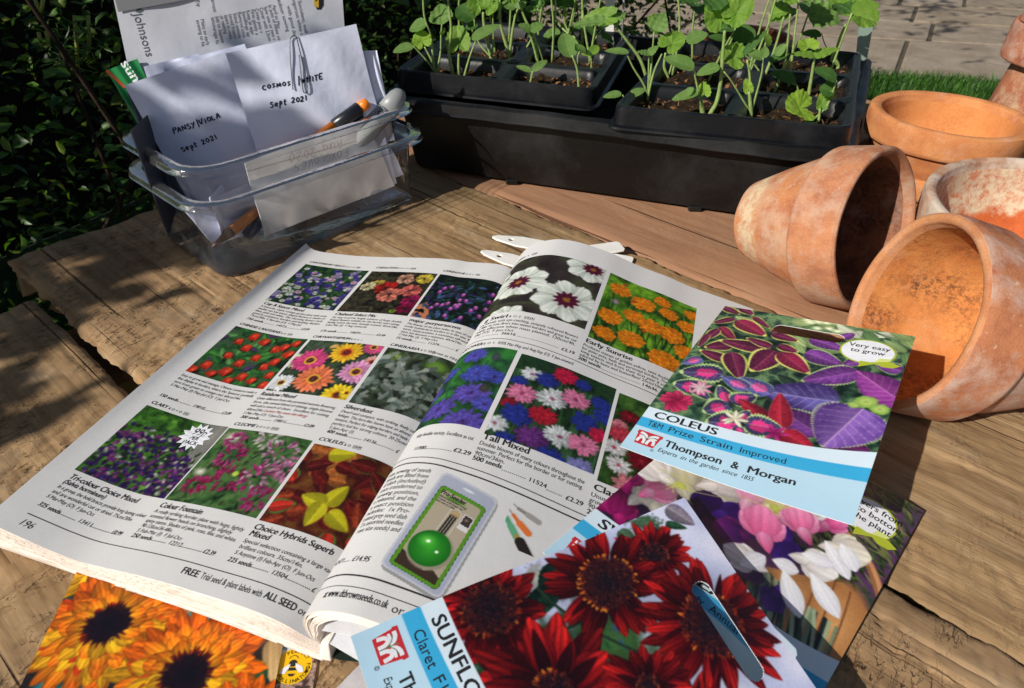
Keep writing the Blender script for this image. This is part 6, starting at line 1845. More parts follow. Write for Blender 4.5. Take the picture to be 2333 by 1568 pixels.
for a in ((10, 60, 40, 104, .105, 'grey card added crosswise at the left end of the clear box to block sun'), (60, 96, 92, 116, .10, 'hidden sheet added crosswise behind the PANSY envelope to block sun'), (130, 66, 180, 100, .10, 'hidden sheet added crosswise behind the COSMOS envelope to block sun'),
          (34, 20, 56, 44, .060, 'small sheet added crosswise behind the left edge of the greyish envelope to block sun'), (95, 21, 118, 38, .065, 'small sheet added crosswise behind the middle of the greyish envelope to block sun'), (140, 20, 175, 70, .07, 'small sheet added crosswise at the right end of the box to block sun')): askew(*a)
# ------------------------------------------------------------------ black trays
def plastic(name, col=(.010, .010, .012), rough=.42, dust=.5):
    m, n, l, b = newmat(name)
    v = coords(n, l); a = noise(n, l, 14, 6, .65, v, .4); s = noise(n, l, 600, 3, .7, v)
    c = ramp(n, l, a.outputs[0], [(.45, col), (.72, tuple(x+.075*dust for x in col))]).outputs[0]
    k = ramp(n, l, s.outputs[0], [(.62, (0, 0, 0)), (.75, (.30*dust,)*3)]).outputs[0]
    c = mix(n, l, k, c, (.16, .14, .12))
    scv = coords(n, l, (300, 12, 60), (.3, .2, .6)); sc2 = noise(n, l, 1, 2, .5, scv); c = mix(n, l, ramp(n, l, sc2.outputs[0], [(.66, (0, 0, 0)), (.8, (.35*dust,)*3)]).outputs[0], c, (.12, .11, .10))
    l.new(c, b.inputs['Base Color']); r_ = ramp(n, l, a.outputs[0], [(.3, (rough,)*3), (.8, (rough+.25,)*3)]); l.new(r_.outputs[0], b.inputs['Roughness'])
    b.inputs['Specular IOR Level'].default_value = .38
    bump(n, l, a.outputs[0], .25, .003, b)
    return m


M_tray = plastic('tray_plastic', (.0035, .0035, .0035), .38, .22)
M_cell = plastic('cell_plastic', (.004, .0045, .006), .30, .16)
_F0, _F1, _B1 = at(856, 217, .075), at(1950, 352, .075), at(1993, 119, .075)
_side = _B1-_F1; _side = _side*.92
_B1 = _F1+_side; _B0 = _F0+_side


def tq(u, v, z, ins=0.):
    """point on the tray plan: u along the front, v to the back, inset in metres"""
    a = (_F1-_F0); La = np.linalg.norm(a); Lb = np.linalg.norm(_side); ea, eb = a/La, _side/Lb
    p = _F0+ea*(ins+u*(La-2*ins))+eb*(ins+v*(Lb-2*ins)); p = p.copy(); p[2] = z; return p


def ring4(z, ins, r=.018, n=6):
    P = []
    cs = [tq(1, 1, z, ins), tq(0, 1, z, ins), tq(0, 0, z, ins), tq(1, 0, z, ins)]
    for i, c in enumerate(cs):
        a, b_ = cs[i-1], cs[(i+1) % 4]; da = (a-c)/np.linalg.norm(a-c); db = (b_-c)/np.linalg.norm(b_-c)
        for k in range(n+1):
            t = k/n; P.append((1-t)**2*(c+da*r)+2*t*(1-t)*c+t*t*(c+db*r))
    Q = []
    for i in range(len(P)):
        a, b_ = P[i], P[(i+1) % len(P)]; Q.append(a)
        if np.linalg.norm(b_-a) > .03: Q += [a+(b_-a)*k/24 for k in range(1, 24)]
    return Q


tr = empty('seed_tray', tuple(tq(.5, .5, 0)), 'large deep black plastic tray carrying the two cell trays of seedlings', 'seed tray')
rows = [ring4(.052, .0000), ring4(.0575, -.001), ring4(.0635, -.0005), ring4(.0660, .0008), ring4(.0700, .0040), ring4(.0712, .0055), ring4(.0712, .0120), ring4(.0700, .0132)]
rows = [ring4(*a) for a in ((.0648, -.0018), (.0662, -.0002), (.0738, .0008), (.0748, .0020), (.0752, .0092), (.0740, .0104))]
n = len(rows[0]); b = MB(); V = [p for r_ in rows for p in r_]
for i in range(len(V)): V[i] = V[i]+Z3*(.0006*math.sin(i % n*.35)+.0003*math.sin(i % n*1.7))
b.add(V, [(i*n+k, i*n+(k+1) % n, (i+1)*n+(k+1) % n, (i+1)*n+k) for i in range(len(rows)-1) for k in range(n)]); solidify(b.obj('rim', M_tray, tr), .0012, -1)
rows = [ring4(*a) for a in ((.0738, .0105), (.060, .0115), (.030, .0150), (.006, .0180), (.0018, .0195))]
b = MB(); V = [p for r_ in rows for p in r_]
b.add(V, [(i*n+k, i*n+(k+1) % n, (i+1)*n+(k+1) % n, (i+1)*n+k) for i in range(len(rows)-1) for k in range(n)]+[tuple(4*n+k for k in range(n))]); solidify(b.obj('wall', M_tray, tr), .0015, 1)
for u, v in ((.3, .06), (.72, .06), (.3, .94), (.72, .94)):
    b = MB(); c = tq(u, v, 0); b.box(c+[-.006, -.002, -.0018], c+[.006, .006, .0030]); bevel(b.obj('foot', M_tray, tr, False), .001)

# soil
def soil_mat():
    m, n, l, b = newmat('compost'); v = coords(n, l)
    a = noise(n, l, 260, 6, .75, v); c = ramp(n, l, a.outputs[0], [(.35, (.006, .005, .004)), (.55, (.035, .022, .012)), (.72, (.12, .065, .033)), (.85, (.24, .13, .07))])
    l.new(c.outputs[0], b.inputs['Base Color']); b.inputs['Roughness'].default_value = .95; b.inputs['Specular IOR Level'].default_value = .1; bump(n, l, a.outputs[0], .9, .002, b); return m


M_soil = soil_mat(); M_chip = simple('bark_chips', (.20, .10, .05), .9, .1, .5, 300)


class CellTray:
    def __init__(s, FL, FR, BR, ztop, label, ncol=2, nrow=3, seed=0):
        s.o = FL*[1, 1, 0]; a = FR-FL; b = BR-FR; s.La, s.Lb = np.linalg.norm(a[:2]), np.linalg.norm(b[:2]); s.ea, s.eb = a/np.linalg.norm(a), b/np.linalg.norm(b)
        s.zt = ztop; s.nc, s.nr = ncol, nrow
        s.t = empty('cell_tray', tuple(s.P(s.La/2, s.Lb/2, ztop-.02)), label, 'cell tray', 'cell trays of seedlings')
        ax = np.arange(0, s.La+.0001, .0014); ay = np.arange(0, s.Lb+.0001, .0014); X, Y = np.meshgrid(ax, ay)
        mg = .0045; dv = .011; cw = (s.La-2*mg-(ncol-1)*dv)/ncol; ch = (s.Lb-2*mg-(nrow-1)*.007)/nrow; s.cw, s.ch, s.mg, s.dv = cw, ch, mg, dv
        Z = np.full(X.shape, ztop); s.cells = []
        for i in range(ncol):
            for j in range(nrow):
                cx = mg+cw/2+i*(cw+dv); cy = mg+ch/2+j*(ch+.007); s.cells.append((cx, cy))
                r = .014; qx = np.abs(X-cx)-(cw/2-r); qy = np.abs(Y-cy)-(ch/2-r)
                d = np.hypot(np.maximum(qx, 0), np.maximum(qy, 0))+np.minimum(np.maximum(qx, qy), 0)-r
                k = np.clip(-d/.0035, 0, 1); k = k*k*(3-2*k)
                Z = np.where(d < 0, ztop-.003*k-np.clip((-d-.0025)/.010, 0, 1)*.042, Z)
        # dividers sit lower than the outer edge, with raised bosses where they cross
        inner = (X > mg+.002) & (X < s.La-mg-.002) & (Y > mg+.002) & (Y < s.Lb-mg-.002)
        Z = np.where(inner & (Z > ztop-.0031), Z-.0022, Z)
        for j in range(1, nrow):
            by = mg+j*(ch+.007)-.0035; bx = s.La/2; d = np.hypot(X-bx, Y-by); Z = np.where(d < .0068, ztop-.0012, Z); Z = np.where(d < .0028, ztop-.02, Z)
        by = .009; d = np.hypot(X-s.La/2, Y-by); Z = np.where(d < .0062, ztop-.0010, Z); Z = np.where(d < .0026, ztop-.02, Z)
        P = s.o+X[..., None]*s.ea+Y[..., None]*s.eb; P[..., 2] = Z
        put('cell_top', grid_mesh('cell_top', P), M_cell, s.t)
        # flared skirt round the edge
        def loop(e, z, r):
            c_ = [(s.La+e, s.Lb+e), (-e, s.Lb+e), (-e, -e), (s.La+e, -e)]; Q = []
            for i, c in enumerate(c_):
                c = np.array(c); p, q_ = np.array(c_[i-1]), np.array(c_[(i+1) % 4]); da = (p-c)/np.linalg.norm(p-c); db = (q_-c)/np.linalg.norm(q_-c)
                for k in range(7):
                    t = k/6; w_ = (1-t)**2*(c+da*r)+2*t*(1-t)*c+t*t*(c+db*r); Q.append(s.P(w_[0], w_[1], z))
            return Q
        rows = [loop(-.0022, ztop-.0004, .011), loop(-.0002, ztop+.0004, .012), loop(.0006, ztop-.0004, .012), loop(.0022, ztop-.0148, .013), loop(.0044, ztop-.0160, .014), loop(.0052, ztop-.0162, .014), loop(.0054, ztop-.0176, .014)]
        n_ = len(rows[0]); b_ = MB(); b_.add([p for r_ in rows for p in r_], [(i*n_+k, i*n_+(k+1) % n_, (i+1)*n_+(k+1) % n_, (i+1)*n_+k) for i in range(len(rows)-1) for k in range(n_)])
        solidify(b_.obj('skirt', M_cell, s.t), .0007, -1)
        rg = np.random.default_rng(seed+50)
        for ci, (cx, cy) in enumerate(s.cells):
            b_ = MB()
            rows = []
            for e, z in ((0.004, ztop-.015), (.008, ztop-.045), (.012, ztop-.07)):
                Q = [s.P(cx+sx*(cw/2-e), cy+sy*(ch/2-e), max(z, .012)) for sx, sy in ((-1, -1), (1, -1), (1, 1), (-1, 1))]; rows += Q
            b_.add(rows, [(i*4+k, i*4+(k+1) % 4, i*4+4+(k+1) % 4, i*4+4+k) for i in range(2) for k in range(4)]+[(11, 10, 9, 8)]); b_.obj('cell', M_cell, s.t, False)
            nx = 46; xs = np.linspace(-cw/2+.0025, cw/2-.0025, nx); ys = np.linspace(-ch/2+.0025, ch/2-.0025, nx); SX, SY = np.meshgrid(xs, ys)
            lvl = .0095+.003*rg.random(); nz = (vnoise(nx, nx, 9, seed*9+ci, 4)-.5)
            edge = np.maximum(np.abs(SX)/(cw/2), np.abs(SY)/(ch/2))
            SZ = ztop-lvl+nz*.010-.003*(1-edge**4)+.0012*np.maximum(0, edge-.8)*5*vnoise(nx, nx, 4, ci)
            P = s.o+(cx+SX)[..., None]*s.ea+(cy+SY)[..., None]*s.eb; P[..., 2] = SZ
            so_ = put('compost', grid_mesh('compost', P), M_soil, s.t)
            b_ = MB()
            for k in range(70):
                x, y = rg.uniform(-.46, .46)*cw, rg.uniform(-.46, .46)*ch
                if abs(x)/cw < .3 and abs(y)/ch < .3 and rg.random() < .6: continue
                zi = SZ[int((y/ch+.5)*(nx-1)), int((x/cw+.5)*(nx-1))]; c = s.P(cx+x, cy+y, zi+.0006); L_ = rg.uniform(.0012, .0042); a = rg.uniform(0, 6.28); w_ = L_*rg.uniform(.2, .5)
                u_ = np.array([math.cos(a), math.sin(a), rg.normal()*.5]); v_ = np.array([-math.sin(a), math.cos(a), rg.normal()*.4]); q_ = np.array([0, 0, .0006])
                V = [c-u_*L_, c+v_*w_, c+u_*L_, c-v_*w_*.8]; b_.add(V+[p+q_ for p in V], [(3, 2, 1, 0), (4, 5, 6, 7), (0, 1, 5, 4), (1, 2, 6, 5), (2, 3, 7, 6), (3, 0, 4, 7)])
            b_.obj('bark_chips', M_chip, so_, False)['kind'] = 'stuff'
    def P(s, x, y, z):
        p = s.o+s.ea*x+s.eb*y; p = p.copy(); p[2] = z; return p


ZT = .0905
ct1 = CellTray(at(903, 160, ZT), at(1352, 205, ZT), at(1433, 78, ZT), ZT, 'left-hand black cell tray of young seedlings standing on the deep tray', seed=1)
ct2 = CellTray(at(1402, 243, ZT), at(1938, 293, ZT), at(1960, 122, ZT), ZT, 'right-hand black cell tray of young seedlings, nearer to the clay pots', seed=2)

# plant label and cane in the trays
b = MB(); P = [atY(*a) for a in ((1948, 152, .80), (1972, 152, .80), (1998, 8, .83), (1962, 8, .83))]
b.add(P, [(0, 1, 2, 3)]); m, n, l, bb = newmat('pale_green_label'); bb.inputs['Base Color'].default_value = (.30, .40, .33, 1); bb.inputs['Roughness'].default_value = .3; bb.inputs['Transmission Weight'].default_value = .35
o = b.obj('plant_label', m, None, False); solidify(o, .0009, 0); tag(o, 'pale greenish plant label standing in the far corner of the right cell tray', 'plant label')
b = MB(); b.add(*tube([atY(1417, 100, .80), atY(1424, -60, .80)], .0011, 8)); tag(b.obj('thin_stake', simple('grey_wire', (.25, .25, .27), .4)), 'thin grey stake standing at the back of the left cell tray', 'stake')
b = MB(); P = [atY(*a) for a in ((1376, 76, .84), (1398, 74, .84), (1402, -10, .84), (1380, -10, .84))]; b.add(P, [(0, 1, 2, 3)]); o = b.obj('plant_label', M_plabel, None, False); solidify(o, .0009, 0); tag(o, 'white plant label standing at the back of the left cell tray', 'plant label')


# ------------------------------------------------------------------ seedlings
def leaf_mat(name, c0, c1, vein, rough=.45, vs=1.0, wr=0., palm=False):
    m, n, l, b = newmat(name)
    tc = nd(n, 'ShaderNodeTexCoord'); sx = nd(n, 'ShaderNodeSeparateXYZ'); l.new(tc.outputs['UV'], sx.inputs[0])
    def mth(op, a, b_=None, c_=None):
        x = nd(n, 'ShaderNodeMath', operation=op)
        for i, v_ in enumerate((a, b_, c_)):
            if v_ is None: continue
            if isinstance(v_, (int, float)): x.inputs[i].default_value = v_
            else: l.new(v_, x.inputs[i])
        return x.outputs[0]
    t = sx.outputs[0]; s = mth('ABSOLUTE', mth('SUBTRACT', sx.outputs[1], .5))
    ph = mth('FRACT', mth('SUBTRACT', mth('MULTIPLY', t, 5.), mth('MULTIPLY', s, 6.)))
    vv = mth('ABSOLUTE', mth('SUBTRACT', ph, .5)); side_ = mth('GREATER_THAN', vv, .455)
    if palm: side_ = mth('GREATER_THAN', mth('ABSOLUTE', mth('SUBTRACT', mth('FRACT', mth('MULTIPLY', sx.outputs[1], 9.)), .5)), .465)
    mid = mth('LESS_THAN', s, .018 if not palm else .008); V = mth('MAXIMUM', mth('MULTIPLY', side_, .6), mid)
    v = coords(n, l); a = noise(n, l, 90, 4, .6, v); c = ramp(n, l, a.outputs[0], [(.3, c0), (.7, c1)]).outputs[0]
    c = mix(n, l, mth('MULTIPLY', V, .55*vs), c, vein)
    l.new(c, b.inputs['Base Color']); b.inputs['Roughness'].default_value = rough; b.inputs['Specular IOR Level'].default_value = .35
    tl = nd(n, 'ShaderNodeBsdfTranslucent'); l.new(mix(n, l, 1., c, (1.0, 1.25, .45), 'MULTIPLY'), tl.inputs[0])
    ms = nd(n, 'ShaderNodeMixShader'); ms.inputs[0].default_value = .48; l.new(b.outputs[0], ms.inputs[1]); l.new(tl.outputs[0], ms.inputs[2]); l.new(ms.outputs[0], n['Material Output'].inputs[0])
    h = bump(n, l, mth('SUBTRACT', 1., V), .5, .0008, None); bump(n, l, a.outputs[0], .25+wr, .0016, b, h)
    return m


ML = [leaf_mat('seed_leaf', (.15, .28, .06), (.22, .38, .09), (.36, .50, .20), .55), leaf_mat('true_leaf', (.17, .33, .035), (.27, .45, .065), (.42, .58, .18), .55, .7, .5, True),
      leaf_mat('yellow_leaf', (.24, .42, .035), (.36, .54, .06), (.48, .6, .15), .55, .7, .5, True), leaf_mat('deep_leaf', (.06, .15, .03), (.10, .22, .045), (.2, .34, .1), .5, .7)]
M_stem = simple('seedling_stem', (.24, .33, .10), .5, .4, .25, 200)


def leafmesh(root, tip, width, kind, cup=.0, fold=.25, roll=0., face=None):
    """kind 0 smooth oval seed leaf, 1 round scalloped crinkled leaf, 3 heart"""
    root = np.asarray(root, float); tip = np.asarray(tip, float); d = tip-root; L = np.linalg.norm(d); d /= L
    if kind == 1: L = max(L, .85*width)
    fc = np.array([0, -.55, .83]) if face is None else np.asarray(face, float)
    sd = np.cross(d, fc); sd /= np.linalg.norm(sd)+1e-9; nn = np.cross(sd, d)
    c, s_ = math.cos(roll), math.sin(roll); sd, nn = sd*c+nn*s_, nn*c-sd*s_
    nu, nv_ = (22, 15) if kind != 1 else (16, 96); rr = random.Random(int(abs(root[0]*1e5+tip[1]*1e5)))
    V = []; UV = []
    p1, p2 = rr.uniform(0, 6), rr.uniform(0, 6)
    for i in range(nu+1):
        t = i/nu
        for j in range(nv_+1):
            s = j/nv_*2-1
            if kind == 1:                   # round, notched at the stalk, scalloped rim
                a = s*PI*.97; r = t*(1+.035*math.cos(a*17+p1)*t**4)*(1-.55*math.exp(-((abs(a)-PI)/.42)**2))*(1+.06*math.cos(3*a))
                x = .40+.56*r*math.cos(a); y = 1.02*r*math.sin(a)
                z = (.012*math.cos(a*17+p1)*t*t+.030*math.sin(a*5+p2)*t+.014*math.sin(x*21+p2)*math.sin(y*13+p1)*t-.10*(1-t)**2+.09*abs(y)**1.6-.10*(x-.3)**2)
                P = root+d*L*x+sd*width/2*y+nn*width*z
            else:
                w_ = math.sin(PI*min(1, t**(.72 if kind == 0 else .5)))**.62 if kind == 0 else math.sin(PI*t**.48)**.75
                y = s*w_
                z = fold*abs(y)**1.5*.5-.22*(t-.35)**2*1.0+.015*math.sin(t*20+p1)*abs(y)+cup*t*t
                if kind == 3: z += .03*math.sin(t*26+p2)*abs(y)*2+.02*math.cos(y*12+p1); w2 = 1+.05*math.sin(t*60); y *= w2
                P = root+d*L*t+sd*width/2*y*1.08+nn*width*z
            V.append(P); UV.append((t, .5+s*.5) if kind != 1 else (t*.9+.05, .5+s*.5))
    F = [(i*(nv_+1)+j, i*(nv_+1)+j+1, (i+1)*(nv_+1)+j+1, (i+1)*(nv_+1)+j) for i in range(nu) for j in range(nv_)]
    me = mesh('leaf', V, F); uvl = me.uv_layers.new(name='UVMap'); li = np.zeros(len(me.loops), np.int32); me.loops.foreach_get('vertex_index', li)
    uvl.data.foreach_set('uv', np.array(UV)[li].astype(np.float32).reshape(-1))
    return me


def seedling(base, parts, label, r=.0013, zb=None, sub=None):
    """base pixel at compost level; parts: stems [(px, py, dY mm)...] each with leaves (attach, tip, width px, kind, mat, tip dY mm, roll)"""
    B = at(*base, (ZT-.010) if zb is None else zb)
    t = empty('seedling', tuple(B), label, 'seedling', 'young seedlings in the cell trays')
    for st in parts:
        pts = [B-Z3*.004, B]; 
        for (x, y, dy) in st['s']: pts.append(atY(x, y, B[1]+dy/1000))
        C_, L_ = catmull(pts, max(8, 4*len(pts)))
        k = st.get('r', 1.); rad = [r*k*(1.08-.5*i/len(C_)) for i in range(len(C_))]
        b = MB(); b.add(*tube(C_, rad, 8)); b.obj('stem', M_stem, t)
        for lf in st.get('l', []):
            (ax, ay), (tx, ty), wpx, kind, mat = lf[:5]; dt = lf[5] if len(lf) > 5 else 0; roll = lf[6] if len(lf) > 6 else 0; dy = lf[7] if len(lf) > 7 else st['s'][-1][2]
            a_ = atY(ax, ay, B[1]+dy/1000); e_ = atY(tx, ty, B[1]+(dy+dt)/1000)
            dist = (a_-CAMP)@_fw; w_ = wpx/FOC*dist
            put('leaf', leafmesh(a_, e_, w_, kind, roll=roll), ML[mat], t)
    return t


def cb(x, y): return (854.3+x*.29296, y*.29296)
def cc(x, y): return (1310+x*.31737, 57+y*.31737)
def cd(x, y): return (1480.9+x*.36524, y*.36524)
def S(f, *p): return [(*f(x, y), dy) for x, y, dy in p]
def Lf(f, a, t, w_, k, m_, dt=0, roll=0, *r): return (f(*a), f(*t), w_, k, m_, dt, roll, *r)


